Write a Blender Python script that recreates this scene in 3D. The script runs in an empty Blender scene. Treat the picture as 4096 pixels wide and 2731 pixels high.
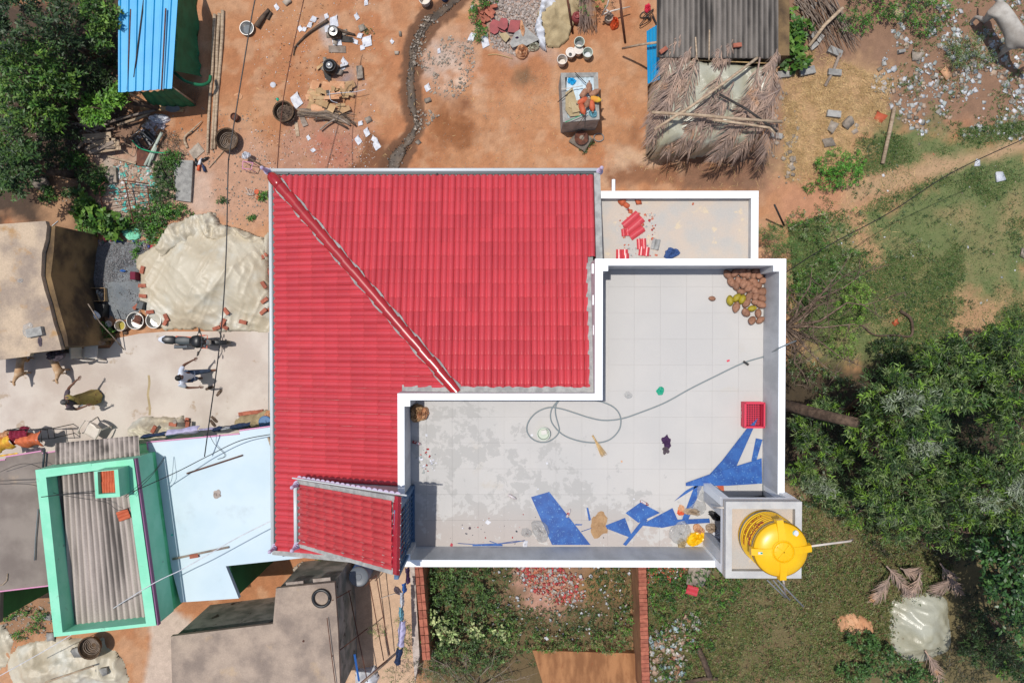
import bpy, bmesh, math, random
import numpy as np
from mathutils import Vector, Matrix, Euler
random.seed(7); RNG = np.random.default_rng(7)
S = bpy.context.scene; COL = S.collection
PI = math.pi
# ---------------------------------------------------------------- camera, world, sun, exposure
F = 2870.0; HC = 22.5
cd = bpy.data.cameras.new('camera'); cam = bpy.data.objects.new('camera', cd); COL.objects.link(cam)
cd.sensor_width = 36; cd.lens = 36*F/4096; cd.clip_end = 600; cd.clip_start = .5
cam.location = (0, 0, HC); cam.rotation_euler = (math.radians(-1.1), math.radians(.34), 0)
S.camera = cam
ROT = np.array(Euler((math.radians(-1.1), math.radians(.34), 0)).to_matrix())
w = bpy.data.worlds.new('World'); S.world = w; w.use_nodes = True
nt = w.node_tree; sky = nt.nodes.new('ShaderNodeTexSky'); sky.sky_type = 'NISHITA'; sky.sun_disc = False
sky.sun_elevation = math.radians(77); sky.sun_rotation = math.radians(304.4); sky.dust_density = 1.5
nt.links.new(sky.outputs[0], nt.nodes['Background'].inputs[0]); nt.nodes['Background'].inputs[1].default_value = .12
sd = bpy.data.lights.new('sun', 'SUN'); sd.energy = 3.7; sd.angle = math.radians(.53); sd.color = (1, .96, .9)
sun = bpy.data.objects.new('sun', sd); COL.objects.link(sun)
sun.rotation_euler = Vector((.19, -.13, -1)).to_track_quat('-Z', 'Y').to_euler(); sun.location = (-6, 4, 40)
S.view_settings.view_transform = 'Standard'; S.view_settings.look = 'None'; S.view_settings.exposure = 0.0
S.view_settings.gamma = 1; S.view_settings.use_curve_mapping = False
S.render.engine = 'CYCLES'; S.cycles.use_denoising = True; S.cycles.max_bounces = 6
# ---------------------------------------------------------------- helpers
def P(px, py, z=0.0):
    """the point at height z seen at photograph pixel px,py (as a surveyed position)"""
    d = ROT @ np.array(((px-2048)/F, -(py-1365.5)/F, -1.0)); t = (z-HC)/d[2]
    return Vector((d[0]*t, d[1]*t, z))
def PP(pts, z=0.0): return [P(a, b, z) for a, b in pts]
def PA(a, z=0.0):
    a = np.asarray(a, float); d = np.stack([(a[:, 0]-2048)/F, -(a[:, 1]-1365.5)/F, -np.ones(len(a))], 1) @ ROT.T
    t = (z-HC)/d[:, 2]; return np.stack([d[:, 0]*t, d[:, 1]*t, np.broadcast_to(z, t.shape)], 1)
def PXL(x, y, z=0.0):
    v = np.stack([x, y, np.broadcast_to(np.asarray(z, float), np.shape(x))-HC], -1) @ ROT
    return v[..., 0]/-v[..., 2]*F+2048, 1365.5-v[..., 1]/-v[..., 2]*F
def hsh(ix, iy, s=0):
    n = (ix.astype(np.int64)*374761393 + iy.astype(np.int64)*668265263 + s*974711) & 0x7fffffff
    n = ((n ^ (n >> 13))*1274126177) & 0x7fffffff; return ((n ^ (n >> 16)) & 0xffff)/65535.0
def vnoise(x, y, s=0):
    ix = np.floor(x); iy = np.floor(y); fx = x-ix; fy = y-iy; fx = fx*fx*(3-2*fx); fy = fy*fy*(3-2*fy)
    a = hsh(ix, iy, s); b = hsh(ix+1, iy, s); c = hsh(ix, iy+1, s); d = hsh(ix+1, iy+1, s)
    return (a*(1-fx)+b*fx)*(1-fy)+(c*(1-fx)+d*fx)*fy
def fbm(x, y, o=4, s=0):
    x = np.asarray(x, float); y = np.asarray(y, float); r = 0; a = .5
    for i in range(o): r = r+a*vnoise(x, y, s+i*17); x = x*2.03+3.1; y = y*2.03+1.7; a *= .5
    return r/(1-.5**o)
def ridge(x, y, o=3, s=0):
    r = 0; a = .5; x = np.asarray(x, float); y = np.asarray(y, float)
    for i in range(o): r = r+a*(1-np.abs(2*vnoise(x, y, s+i*13)-1)); x = x*2.1+5; y = y*2.1+2; a *= .5
    return r
def inpoly(x, y, poly):
    r = np.zeros(np.shape(x), bool); n = len(poly)
    for i in range(n):
        x0, y0 = poly[i][0], poly[i][1]; x1, y1 = poly[(i+1) % n][0], poly[(i+1) % n][1]
        if y0 == y1: continue
        r ^= ((y0 > y) != (y1 > y)) & (x < (x1-x0)*(y-y0)/(y1-y0)+x0)
    return r
def pdist(x, y, poly):
    d = np.full(np.shape(x), 1e9); n = len(poly)
    for i in range(n):
        ax, ay = poly[i][0], poly[i][1]; bx, by = poly[(i+1) % n][0]-ax, poly[(i+1) % n][1]-ay
        t = np.clip(((x-ax)*bx+(y-ay)*by)/(bx*bx+by*by+1e-12), 0, 1); d = np.minimum(d, np.hypot(x-ax-t*bx, y-ay-t*by))
    return d
def sdist(x, y, poly): return np.where(inpoly(x, y, poly), 1, -1)*pdist(x, y, poly)
def lin(c):
    c = c/255.; return c/12.92 if c <= .04045 else ((c+.055)/1.055)**2.4
def C(r, g, b, k=1.4): return (min(lin(r)/k, .82), min(lin(g)/k, .82), min(lin(b)/k, .82), 1)
def raw_mesh(name, V, Fc, smooth=False, col=None):
    me = bpy.data.meshes.new(name); V = np.asarray(V, np.float32); Fc = np.asarray(Fc, np.int32)
    n, k = Fc.shape; me.vertices.add(len(V)); me.vertices.foreach_set('co', V.ravel())
    me.loops.add(n*k); me.loops.foreach_set('vertex_index', Fc.ravel())
    me.polygons.add(n); me.polygons.foreach_set('loop_start', np.arange(0, n*k, k, dtype=np.int32))
    me.polygons.foreach_set('loop_total', np.full(n, k, np.int32))
    if smooth: me.polygons.foreach_set('use_smooth', np.ones(n, bool))
    if col is not None:
        at = me.attributes.new('Col', 'FLOAT_COLOR', 'POINT'); c = np.ones((len(V), 4), np.float32); c[:, :3] = col; at.data.foreach_set('color', c.ravel())
    me.update(); return me
def link(name, me, mt=None, parent=None):
    if mt is not None:
        mt = [MT[q] if isinstance(q, str) else q for q in (mt if isinstance(mt, (list, tuple)) else [mt])]; me.materials.clear()
        for m_ in (mt if isinstance(mt, (list, tuple)) else [mt]): me.materials.append(m_)
    o = bpy.data.objects.new(name, me); COL.objects.link(o)
    if parent is not None: o.parent = parent
    return o
def tag(o, label=None, cat=None, group=None, kind=None):
    if label: o['label'] = label
    if cat: o['category'] = cat
    if group: o['group'] = group
    if kind: o['kind'] = kind
    return o
def thing(name, label, cat, loc=(0, 0, 0), group=None, rz=0):
    o = bpy.data.objects.new(name, None); COL.objects.link(o); o.location = loc; o.rotation_euler = (0, 0, rz); o.empty_display_size = .2
    return tag(o, label, cat, group)
class MB:
    """collects shapes, builds ONE mesh object"""
    def __init__(s): s.v = []; s.f = []; s.m = []
    def add(s, V, Fs, m=0):
        b = len(s.v); s.v += [tuple(p) for p in V]; s.f += [tuple(i+b for i in f) for f in Fs]; s.m += [m]*len(Fs); return s
    def box(s, c, d, rz=0, rx=0, ry=0, m=0, tp=1.0):
        R = Euler((rx, ry, rz)).to_matrix(); V = []
        for z in (-.5, .5):
            k = tp if z > 0 else 1
            for x, y in ((-.5, -.5), (.5, -.5), (.5, .5), (-.5, .5)): V.append(R @ Vector((x*d[0]*k, y*d[1]*k, z*d[2]))+Vector(c))
        return s.add(V, [(0, 3, 2, 1), (4, 5, 6, 7), (0, 1, 5, 4), (1, 2, 6, 5), (2, 3, 7, 6), (3, 0, 4, 7)], m)
    def prism(s, poly, z0, z1, m=0):
        n = len(poly); a = sum(poly[i][0]*poly[(i+1) % n][1]-poly[(i+1) % n][0]*poly[i][1] for i in range(n))
        if a < 0: poly = poly[::-1]
        g = (lambda z, i: z[i] if isinstance(z, (list, tuple)) else z)
        if a < 0 and isinstance(z1, (list, tuple)): z1 = z1[::-1]
        if a < 0 and isinstance(z0, (list, tuple)): z0 = z0[::-1]
        V = [(p[0], p[1], g(z0, i)) for i, p in enumerate(poly)]+[(p[0], p[1], g(z1, i)) for i, p in enumerate(poly)]
        return s.add(V, [tuple(range(n))[::-1], tuple(range(n, 2*n))]+[(i, (i+1) % n, n+(i+1) % n, n+i) for i in range(n)], m)
    def tube(s, pts, r, n=6, m=0, cap=True):
        pts = [Vector(p) for p in pts]; k = len(pts); rs = r if isinstance(r, (list, tuple)) else [r]*k
        V = []; u = None
        for i, p in enumerate(pts):
            t = (pts[min(i+1, k-1)]-pts[max(i-1, 0)]); t = t.normalized() if t.length > 1e-9 else Vector((0, 0, 1))
            if u is None: u = t.cross(Vector((0, 0, 1)) if abs(t.z) < .9 else Vector((1, 0, 0))).normalized()
            else: u = (u-t*u.dot(t)).normalized()
            w_ = t.cross(u)
            for j in range(n): a = 2*PI*j/n; V.append(p+(u*math.cos(a)+w_*math.sin(a))*rs[i])
        Fs = [(i*n+j, i*n+(j+1) % n, (i+1)*n+(j+1) % n, (i+1)*n+j) for i in range(k-1) for j in range(n)]
        if cap: Fs += [tuple(range(n))[::-1], tuple(range((k-1)*n, k*n))]
        return s.add(V, Fs, m)
    def lathe(s, prof, c=(0, 0, 0), n=20, m=0, R=None, flute=None):
        V = []
        for r, z in prof:
            for j in range(n):
                a = 2*PI*j/n; p = Vector((r*math.cos(a), r*math.sin(a), z)); V.append((R @ p if R else p)+Vector(c))
        k = len(prof); Fs = [(i*n+j, i*n+(j+1) % n, (i+1)*n+(j+1) % n, (i+1)*n+j) for i in range(k-1) for j in range(n)]
        if prof[0][0] > 1e-4: Fs.append(tuple(range(n))[::-1])
        if prof[-1][0] > 1e-4: Fs.append(tuple(range((k-1)*n, k*n)))
        return s.add(V, Fs, m)
    def grid(s, fn, nu, nv, th=0, m=0):
        V = [fn(i/nu, j/nv) for j in range(nv+1) for i in range(nu+1)]; W = nu+1
        Fs = [(j*W+i, j*W+i+1, (j+1)*W+i+1, (j+1)*W+i) for j in range(nv) for i in range(nu)]
        if th:
            b = len(V); V += [(p[0], p[1], p[2]-th) for p in V]
            Fs += [tuple(q+b for q in f)[::-1] for f in Fs]
            for i in range(nu): Fs += [(i+1, i, i+b, i+1+b), (nv*W+i, nv*W+i+1, nv*W+i+1+b, nv*W+i+b)]
            for j in range(nv): Fs += [(j*W, (j+1)*W, (j+1)*W+b, j*W+b), ((j+1)*W+nu, j*W+nu, j*W+nu+b, (j+1)*W+nu+b)]
        return s.add(V, Fs, m)
    def build(s, name, mt, parent=None, smooth=False, loc=None, auto=None):
        """vertices are world coordinates; parent/loc shift them to local ones"""
        o0 = Vector(loc) if loc is not None else Vector((0, 0, 0))
        if parent is not None:
            o0 = parent.location+ (parent.parent.location if parent.parent else Vector((0, 0, 0)))
        me = bpy.data.meshes.new(name)
        me.from_pydata([(p[0]-o0.x, p[1]-o0.y, p[2]-o0.z) for p in s.v], [], s.f)
        if isinstance(mt, (list, tuple)): me.polygons.foreach_set('material_index', s.m)
        if smooth: me.polygons.foreach_set('use_smooth', [True]*len(s.f))
        o = link(name, me, mt, parent)
        if loc is not None: o.location = loc
        if auto:
            try: me.set_sharp_from_angle(angle=math.radians(auto))
            except Exception: pass
        return o
def solo(mb, name, mt, label, cat, loc, group=None, smooth=False, kind=None, auto=None):
    return tag(mb.build(name, mt, None, smooth, loc, auto), label, cat, group, kind)
def copy_tree(o, parent=None, loc=None, rz=None, label=None, scale=None):
    c = o.copy(); COL.objects.link(c); c.parent = parent
    if loc is not None: c.location = loc
    if rz is not None: c.rotation_euler = (o.rotation_euler.x, o.rotation_euler.y, rz)
    if label: c['label'] = label
    if scale: c.scale = scale
    for ch in o.children: copy_tree(ch, c)
    return c
def lv(o): return o.location
# ---------------------------------------------------------------- materials
def M(name, c1, c2=None, sc=2.0, rough=.8, bump=0.0, bsc=30, metal=0, rnd=0.0, fine=.15, fsc=60, st=(1, 1, 1), c3=None, t3=.6, sc3=5, attr=False,
      isl=0.0, spec=.5, ramp=(.35, .65), coat=0, trans=0, alpha=1, w3=.06, obj=False):
    m = bpy.data.materials.new(name); m.use_nodes = True; n = m.node_tree.nodes; L = m.node_tree.links; b = n['Principled BSDF']
    def N(t, **k):
        q = n.new(t)
        for a, v in k.items(): setattr(q, a, v)
        return q
    if obj: pos = N('ShaderNodeTexCoord').outputs['Object']
    else: pos = N('ShaderNodeNewGeometry').outputs['Position']
    mp = N('ShaderNodeMapping'); mp.inputs['Scale'].default_value = st; L.new(pos, mp.inputs[0]); pos = mp.outputs[0]
    def noise(s_, d=5, r=.55):
        q = N('ShaderNodeTexNoise'); q.inputs['Scale'].default_value = s_; q.inputs['Detail'].default_value = d; q.inputs['Roughness'].default_value = r; L.new(pos, q.inputs['Vector']); return q.outputs[0]
    def ramp_(src, a, z):
        q = N('ShaderNodeMapRange'); q.interpolation_type = 'SMOOTHSTEP'; q.inputs[1].default_value = a; q.inputs[2].default_value = z; L.new(src, q.inputs[0]); return q.outputs[0]
    def mix(f, a, b_, bt='MIX'):
        q = N('ShaderNodeMix', data_type='RGBA', blend_type=bt)
        for i, v in ((0, f), (6, a), (7, b_)):
            if isinstance(v, (int, float, tuple)): q.inputs[i].default_value = v
            else: L.new(v, q.inputs[i])
        return q.outputs[2]
    if attr:
        a_ = N('ShaderNodeAttribute'); a_.attribute_name = 'Col'; cur = a_.outputs[0]
    else: cur = c1
    if c2 is not None: cur = mix(ramp_(noise(sc), *ramp), cur, c2)
    if c3 is not None: cur = mix(ramp_(noise(sc3, 6, .6), t3, t3+w3), cur, c3)
    hs = N('ShaderNodeHueSaturation')
    if isinstance(cur, tuple): hs.inputs['Color'].default_value = cur
    else: L.new(cur, hs.inputs['Color'])
    q = N('ShaderNodeMapRange'); q.inputs[1].default_value = .25; q.inputs[2].default_value = .75; q.inputs[3].default_value = 1-fine; q.inputs[4].default_value = 1+fine; L.new(noise(fsc, 3, .7), q.inputs[0]); val = q.outputs[0]
    if rnd or isl:
        oi = N('ShaderNodeObjectInfo'); ge = N('ShaderNodeNewGeometry'); ad = N('ShaderNodeMath', operation='ADD'); L.new(oi.outputs['Random'], ad.inputs[0]); L.new(ge.outputs['Random Per Island'], ad.inputs[1])
        fr = N('ShaderNodeMath', operation='FRACT'); L.new(ad.outputs[0], fr.inputs[0]); k = rnd or isl
        mr = N('ShaderNodeMapRange'); mr.inputs[3].default_value = 1-k; mr.inputs[4].default_value = 1+k; L.new(fr.outputs[0], mr.inputs[0])
        mu = N('ShaderNodeMath', operation='MULTIPLY'); L.new(mr.outputs[0], mu.inputs[0]); L.new(val, mu.inputs[1]); val = mu.outputs[0]
    L.new(val, hs.inputs['Value']); L.new(hs.outputs[0], b.inputs['Base Color'])
    b.inputs['Roughness'].default_value = rough; b.inputs['Metallic'].default_value = metal; b.inputs['Specular IOR Level'].default_value = spec
    if coat: b.inputs['Coat Weight'].default_value = coat; b.inputs['Coat Roughness'].default_value = .15
    if trans: b.inputs['Transmission Weight'].default_value = trans
    if alpha < 1: b.inputs['Alpha'].default_value = alpha
    if bump:
        bu = N('ShaderNodeBump'); bu.inputs['Strength'].default_value = 1; bu.inputs['Distance'].default_value = bump; L.new(noise(bsc, 6, .65), bu.inputs['Height']); L.new(bu.outputs[0], b.inputs['Normal'])
    return m
MT = {}
def mk(k, *a, **kw): MT[k] = M(k, *a, **kw)
mk('ground', (1, 1, 1, 1), attr=True, rough=.95, bump=.012, bsc=14, fine=.16, fsc=25)
mk('concrete', C(205, 190, 178), C(222, 210, 198), sc=.9, rough=.85, bump=.003, fine=.06, fsc=40, c3=C(190, 170, 150), t3=.62, sc3=1.7)
mk('terrace', C(208, 205, 200), C(216, 212, 206), sc=.8, rough=.8, bump=.002, fine=.05, fsc=50, rnd=.012)
mk('terrace_low', C(214, 198, 182), C(200, 195, 188), sc=1.6, rough=.85, bump=.003, fine=.08, fsc=30, c3=C(226, 208, 180), t3=.6, sc3=3)
mk('white_paint', (.82, .83, .84, 1), (.78, .8, .82, 1), sc=2, rough=.6, fine=.03)
mk('grey_plaster', C(226, 226, 226), C(204, 204, 204), sc=2.5, rough=.85, bump=.002, fine=.08, st=(1, 1, .4))
mk('mortar', C(190, 190, 186), C(160, 160, 158), sc=6, rough=.9, bump=.01, bsc=25, fine=.15)
mk('red_tile', C(210, 74, 82, 1.32), rough=.3, rnd=.075, fine=.08, fsc=90, bump=.0015, bsc=60)
mk('red_cap', C(180, 38, 44), rough=.3, rnd=.08, coat=.3)
mk('red_paint', C(196, 34, 62), C(182, 32, 56), sc=3, rough=.45)
mk('metal_white', C(225, 232, 234), rough=.4, fine=.03)
mk('steel_dark', (.03, .04, .045, 1), rough=.5)
mk('lilac', C(222, 208, 236), rough=.5, fine=.04)
mk('frame_blue', C(70, 110, 150), rough=.5)
mk('blue_sheet', C(44, 104, 182), C(30, 82, 160), sc=4, rough=.4, c3=C(110, 160, 210), t3=.6, sc3=26, rnd=.08)
mk('blue_roof', C(16, 166, 226, 1.3), C(40, 176, 230, 1.3), sc=1.5, rough=.5, fine=.06, c3=C(100, 180, 226), t3=.7, sc3=4)
mk('yellow', C(255, 204, 22, 1.3), C(252, 194, 14, 1.3), sc=2, rough=.33, fine=.03)
mk('black', (.012, .012, .013, 1), rough=.4, fine=.1)
mk('dark_opening', (.006, .006, .007, 1), rough=.9)
mk('mint', C(158, 240, 204, 1.4), C(140, 232, 192, 1.4), sc=2, rough=.7, fine=.05, c3=C(136, 184, 158), t3=.62, sc3=5, w3=.1)
mk('green_wall', C(112, 224, 160, 1.3), C(72, 190, 122, 1.3), sc=1.5, rough=.75, fine=.05)
mk('dark_green', C(40, 120, 62, 1.3), C(34, 104, 54, 1.3), sc=1.5, rough=.8)
mk('purple', C(140, 90, 130), rough=.7)
mk('pink', C(232, 160, 196), rough=.7)
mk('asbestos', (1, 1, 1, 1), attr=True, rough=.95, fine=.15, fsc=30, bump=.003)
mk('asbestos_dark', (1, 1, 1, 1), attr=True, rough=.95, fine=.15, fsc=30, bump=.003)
mk('pale_blue', C(216, 233, 240, 1.35), C(206, 226, 236, 1.35), sc=.7, rough=.7, fine=.03, c3=C(186, 200, 206), t3=.6, sc3=.9, w3=.25)
mk('roof_dark', C(156, 144, 134), C(130, 118, 110), sc=1.0, rough=.95, fine=.12, bump=.004, c3=C(190, 164, 136), t3=.6, sc3=1.3, w3=.2)
mk('roof_brown', C(190, 170, 152), C(150, 134, 122), sc=1.3, rough=.95, fine=.16, fsc=30, bump=.004, c3=C(205, 176, 140), t3=.57, sc3=1.1, w3=.2)
mk('roof_old', C(214, 190, 162), C(168, 150, 134), sc=1.2, rough=.95, fine=.16, fsc=25, bump=.006, c3=C(190, 152, 108), t3=.56, sc3=1.6, w3=.14)
mk('wall_old', C(150, 122, 84), C(78, 62, 46), sc=1.1, rough=.95, fine=.2, bump=.006, c3=C(160, 170, 196), t3=.6, sc3=.9, w3=.15)
mk('plaster_mossy', C(186, 184, 176), C(130, 136, 128), sc=2, rough=.95, fine=.2, bump=.006, c3=C(60, 52, 44), t3=.6, sc3=2.5, w3=.1)
mk('ochre', C(186, 132, 88), C(146, 98, 62), sc=1.5, rough=.95, fine=.2, bump=.006, c3=C(150, 88, 52), t3=.6, sc3=2.2, w3=.12, st=(2.5, .7, 1))
mk('tarp', C(214, 204, 182, 1.35), C(202, 188, 162, 1.35), sc=.9, rough=.48, fine=.05, spec=.45, c3=C(214, 212, 200, 1.3), t3=.48, sc3=.8, w3=.2, bump=.006, bsc=16)
mk('tarp_grey', C(196, 196, 178), C(176, 172, 146), sc=1.1, rough=.3, fine=.06, spec=.6, bump=.012, bsc=10)
mk('sacking', C(198, 178, 138), C(176, 156, 118), sc=3, rough=.9, fine=.15, bump=.004)
mk('white_cloth', C(236, 238, 242), C(212, 216, 226), sc=5, rough=.85, bump=.008, bsc=18)
mk('clear_plastic', C(216, 216, 214), C(196, 198, 198), sc=5, rough=.18, bump=.01, bsc=20, alpha=.4)
mk('paper', C(236, 236, 240, 1.35), C(206, 208, 216, 1.35), sc=9, rough=.8, rnd=.04, fine=.03)
mk('cardboard', C(206, 172, 128), C(186, 150, 106), sc=5, rough=.9, rnd=.12)
mk('wood', C(206, 182, 154), C(170, 146, 120), sc=6, rough=.9, fine=.2, rnd=.14, bump=.003, st=(1, 3, 1))
mk('wood_grey', C(172, 156, 142), C(136, 120, 106), sc=6, rough=.9, fine=.2, rnd=.12, bump=.004)
mk('bark', C(116, 96, 80), C(80, 64, 52), sc=8, rough=.95, fine=.3, bump=.015, bsc=20, rnd=.1)
mk('twig', C(140, 120, 104), C(104, 86, 72), sc=8, rough=.95, fine=.2, isl=.25)
mk('charred', (.02, .017, .015, 1), (.05, .045, .04, 1), sc=8, rough=.9)
mk('rust', C(120, 72, 52), C(92, 56, 44), sc=9, rough=.85, fine=.2)
mk('brick', C(186, 112, 88), C(164, 92, 72), sc=8, rough=.9, fine=.18, rnd=.16, bump=.004)
mk('brick_joint', C(160, 104, 76), C(130, 82, 60), sc=5, rough=.95)
mk('terracotta', C(222, 112, 72), C(204, 96, 60), sc=6, rough=.75, rnd=.1)
mk('red_slab', C(180, 92, 92), C(160, 84, 84), sc=5, rough=.8, fine=.1, rnd=.08)
mk('stone', C(186, 172, 156), C(150, 138, 124), sc=7, rough=.95, fine=.2, isl=.3, bump=.006)
mk('rubble', C(198, 184, 174), C(172, 158, 148), sc=8, rough=.95, fine=.15, isl=.22)
mk('block', C(182, 180, 174), C(152, 150, 146), sc=6, rough=.95, fine=.2, rnd=.14, bump=.004)
mk('gravel', C(150, 148, 148), C(116, 114, 116), sc=20, rough=.9, isl=.35, fine=.3)
mk('cement', C(146, 150, 152), C(126, 132, 136), sc=2, rough=.95, fine=.2, fsc=80, bump=.015, bsc=30)
mk('turquoise', C(90, 205, 190), rough=.7, isl=.3)
mk('alu', C(190, 188, 184), rough=.35, metal=.7, fine=.12)
mk('wicker', C(120, 96, 72), C(88, 68, 50), sc=14, rough=.95, fine=.3, fsc=80)
mk('palm_dry', C(190, 160, 140), C(158, 136, 124), sc=2.5, rough=.8, fine=.15, isl=.3, rnd=0, c3=C(206, 150, 100), t3=.58, sc3=1.4, w3=.15)
mk('straw', C(226, 192, 138), C(196, 162, 110), sc=3, rough=.9, isl=.3)
mk('leaf', (1, 1, 1, 1), attr=True, rough=.5, fine=.12, spec=.35)
mk('leaf_gloss', (1, 1, 1, 1), attr=True, rough=.34, fine=.12, spec=.5)
mk('chips', (1, 1, 1, 1), attr=True, rough=.7, fine=.08)
mk('water', (.05, .036, .026, 1), (.10, .068, .045, 1), sc=3, rough=.42, bump=.0025, bsc=12, fine=.3, spec=.12)
mk('wet', C(128, 88, 62), C(96, 66, 48), sc=5, rough=.55, bump=.004)
mk('sacktext', (.05, .045, .04, 1), rough=.8)
mk('grid_dark', C(84, 64, 56), rough=.8)
mk('green_net', C(22, 128, 86), C(18, 108, 70), sc=3, rough=.7, fine=.1)
mk('pvc_green', C(40, 170, 120), rough=.4)
mk('pvc_grey', C(206, 216, 200), rough=.5, fine=.05)
mk('hose', C(136, 148, 152), rough=.5)
mk('coconut', C(176, 130, 104), C(146, 100, 76), sc=9, rough=.85, fine=.2, rnd=.16, st=(1, 1, 1), c3=C(206, 184, 164), t3=.56, sc3=7, w3=.16, obj=True)
mk('coco_yellow', C(190, 170, 40), C(150, 140, 40), sc=7, rough=.6, obj=True, c3=C(120, 90, 40), t3=.62, sc3=8)
mk('skin', C(120, 78, 58), rough=.6, fine=.04)
mk('hair', (.008, .007, .007, 1), rough=.6)
mk('hair_grey', (.07, .065, .065, 1), rough=.7)
mk('shirt', C(226, 232, 246, 1.3), rough=.85, fine=.04, bump=.004, bsc=14)
mk('jeans', C(84, 104, 134), C(70, 88, 116), sc=6, rough=.9)
mk('sari', C(190, 168, 96), C(170, 146, 84), sc=4, rough=.85, c3=C(120, 40, 60), t3=.6, sc3=9, w3=.05, bump=.006, bsc=12)
mk('blouse', C(96, 84, 92), rough=.9)
mk('maroon', C(120, 26, 56), rough=.85, fine=.2)
mk('dog_tan', C(196, 152, 110), C(226, 200, 168), sc=3.2, rough=.9, fine=.15, obj=True)
mk('cow', C(206, 200, 190), C(164, 156, 146), sc=2.0, rough=.9, fine=.12, obj=True)
mk('horn', (.05, .045, .04, 1), rough=.5)
mk('plastic_white', C(236, 226, 214), C(222, 210, 198), sc=3, rough=.45)
mk('crate_red', C(232, 50, 84), rough=.5)
mk('orange', C(230, 96, 50), rough=.5)
mk('blue', C(50, 110, 190), rough=.5, fine=.1)
mk('blue_drum', C(46, 110, 166), rough=.4)
mk('navy', C(36, 58, 96), rough=.85, fine=.2, bump=.01, bsc=14)
mk('denim', C(60, 92, 150), rough=.9, fine=.2, bump=.01, bsc=16)
mk('purple_cloth', C(72, 40, 84), rough=.85, fine=.3, bump=.01, bsc=16)
mk('lilac_cloth', C(206, 200, 236), rough=.85, fine=.08, bump=.01, bsc=16)
mk('yellow_cloth', C(246, 204, 70), C(236, 160, 60), sc=6, rough=.85, fine=.1, bump=.01, bsc=16)
mk('orange_cloth', C(232, 124, 80), rough=.85, fine=.1, bump=.008, bsc=14, c3=C(226, 214, 230), t3=.64, sc3=16, w3=.03)
mk('maroon_cloth', C(140, 20, 56), rough=.85, fine=.2, bump=.01, bsc=14, c3=C(220, 170, 190), t3=.64, sc3=26, w3=.04)
mk('teal_cloth', C(120, 180, 196), rough=.85, fine=.2, bump=.01)
mk('mint_plastic', C(30, 176, 140), rough=.5, bump=.01, bsc=18)
mk('brown_paper', C(196, 158, 116), C(178, 140, 100), sc=5, rough=.85, bump=.01, bsc=18)
mk('peach_paper', C(230, 178, 136), C(208, 150, 108), sc=4, rough=.85, bump=.01, bsc=16)
mk('pot_red', C(150, 70, 70), rough=.5)
mk('ink_red', C(190, 40, 20), rough=.6)
mk('can_white', C(222, 214, 214), C(170, 40, 50), sc=14, rough=.4, ramp=(.5, .54))
mk('grey_light', C(214, 214, 212), C(200, 200, 200), sc=4, rough=.8, fine=.05, bump=.002)
# terrace screed: pale film worn through to a darker grey-mauve screed in patches (south west half)
def worn():
    m = M('terrace_worn', C(208, 205, 201), C(214, 210, 205), sc=.8, rough=.8, bump=.0015, fine=.04, fsc=50, rnd=.012, c3=C(206, 196, 180), t3=.6, sc3=1.1, w3=.2); MT['terrace_worn'] = m
    n = m.node_tree.nodes; L = m.node_tree.links; b = n['Principled BSDF']; src = b.inputs['Base Color'].links[0].from_socket
    ge = n.new('ShaderNodeNewGeometry'); sp = n.new('ShaderNodeSeparateXYZ'); L.new(ge.outputs['Position'], sp.inputs[0])
    no = n.new('ShaderNodeTexNoise'); no.inputs['Scale'].default_value = 2.4; no.inputs['Detail'].default_value = 9; no.inputs['Roughness'].default_value = .7; no.inputs['Distortion'].default_value = .25; L.new(ge.outputs['Position'], no.inputs['Vector'])
    def mt_(op, a, b_):
        q = n.new('ShaderNodeMath'); q.operation = op
        for i, v in ((0, a), (1, b_)):
            if isinstance(v, (int, float)): q.inputs[i].default_value = v
            else: L.new(v, q.inputs[i])
        return q.outputs[0]
    # how far worn: grows from the diagonal towards the lower left of the terrace
    def mr(src_, a, z, lo=0, hi=1):
        q = n.new('ShaderNodeMapRange'); q.interpolation_type = 'SMOOTHSTEP'
        for i, v in ((1, a), (2, z), (3, lo), (4, hi)): q.inputs[i].default_value = v
        L.new(src_, q.inputs[0]); return q.outputs[0]
    dia = mt_('ADD', mt_('MULTIPLY', sp.outputs[0], .55), sp.outputs[1])
    w1 = mr(dia, -.6, -3.4); w2 = mr(sp.outputs[1], -3.9, -4.9); lft = mr(sp.outputs[0], 2.6, -.6)
    bot = mt_('MULTIPLY', w2, mr(sp.outputs[0], 3.4, 1.6))
    thr = mt_('SUBTRACT', .69, mt_('ADD', mt_('MULTIPLY', w1, .19), mt_('MULTIPLY', bot, .14)))
    f = mt_('MULTIPLY', mr(mt_('SUBTRACT', no.outputs[0], thr), 0, .03), .62)
    mx = n.new('ShaderNodeMix'); mx.data_type = 'RGBA'; L.new(f, mx.inputs[0]); L.new(src, mx.inputs[6])
    m2 = n.new('ShaderNodeMix'); m2.data_type = 'RGBA'; L.new(w2, m2.inputs[0]); m2.inputs[6].default_value = C(184, 182, 178); m2.inputs[7].default_value = C(190, 176, 168)
    L.new(m2.outputs[2], mx.inputs[7]); L.new(mx.outputs[2], b.inputs['Base Color'])
worn()
mk('steel_grey', C(110, 116, 124), rough=.45)
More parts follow.
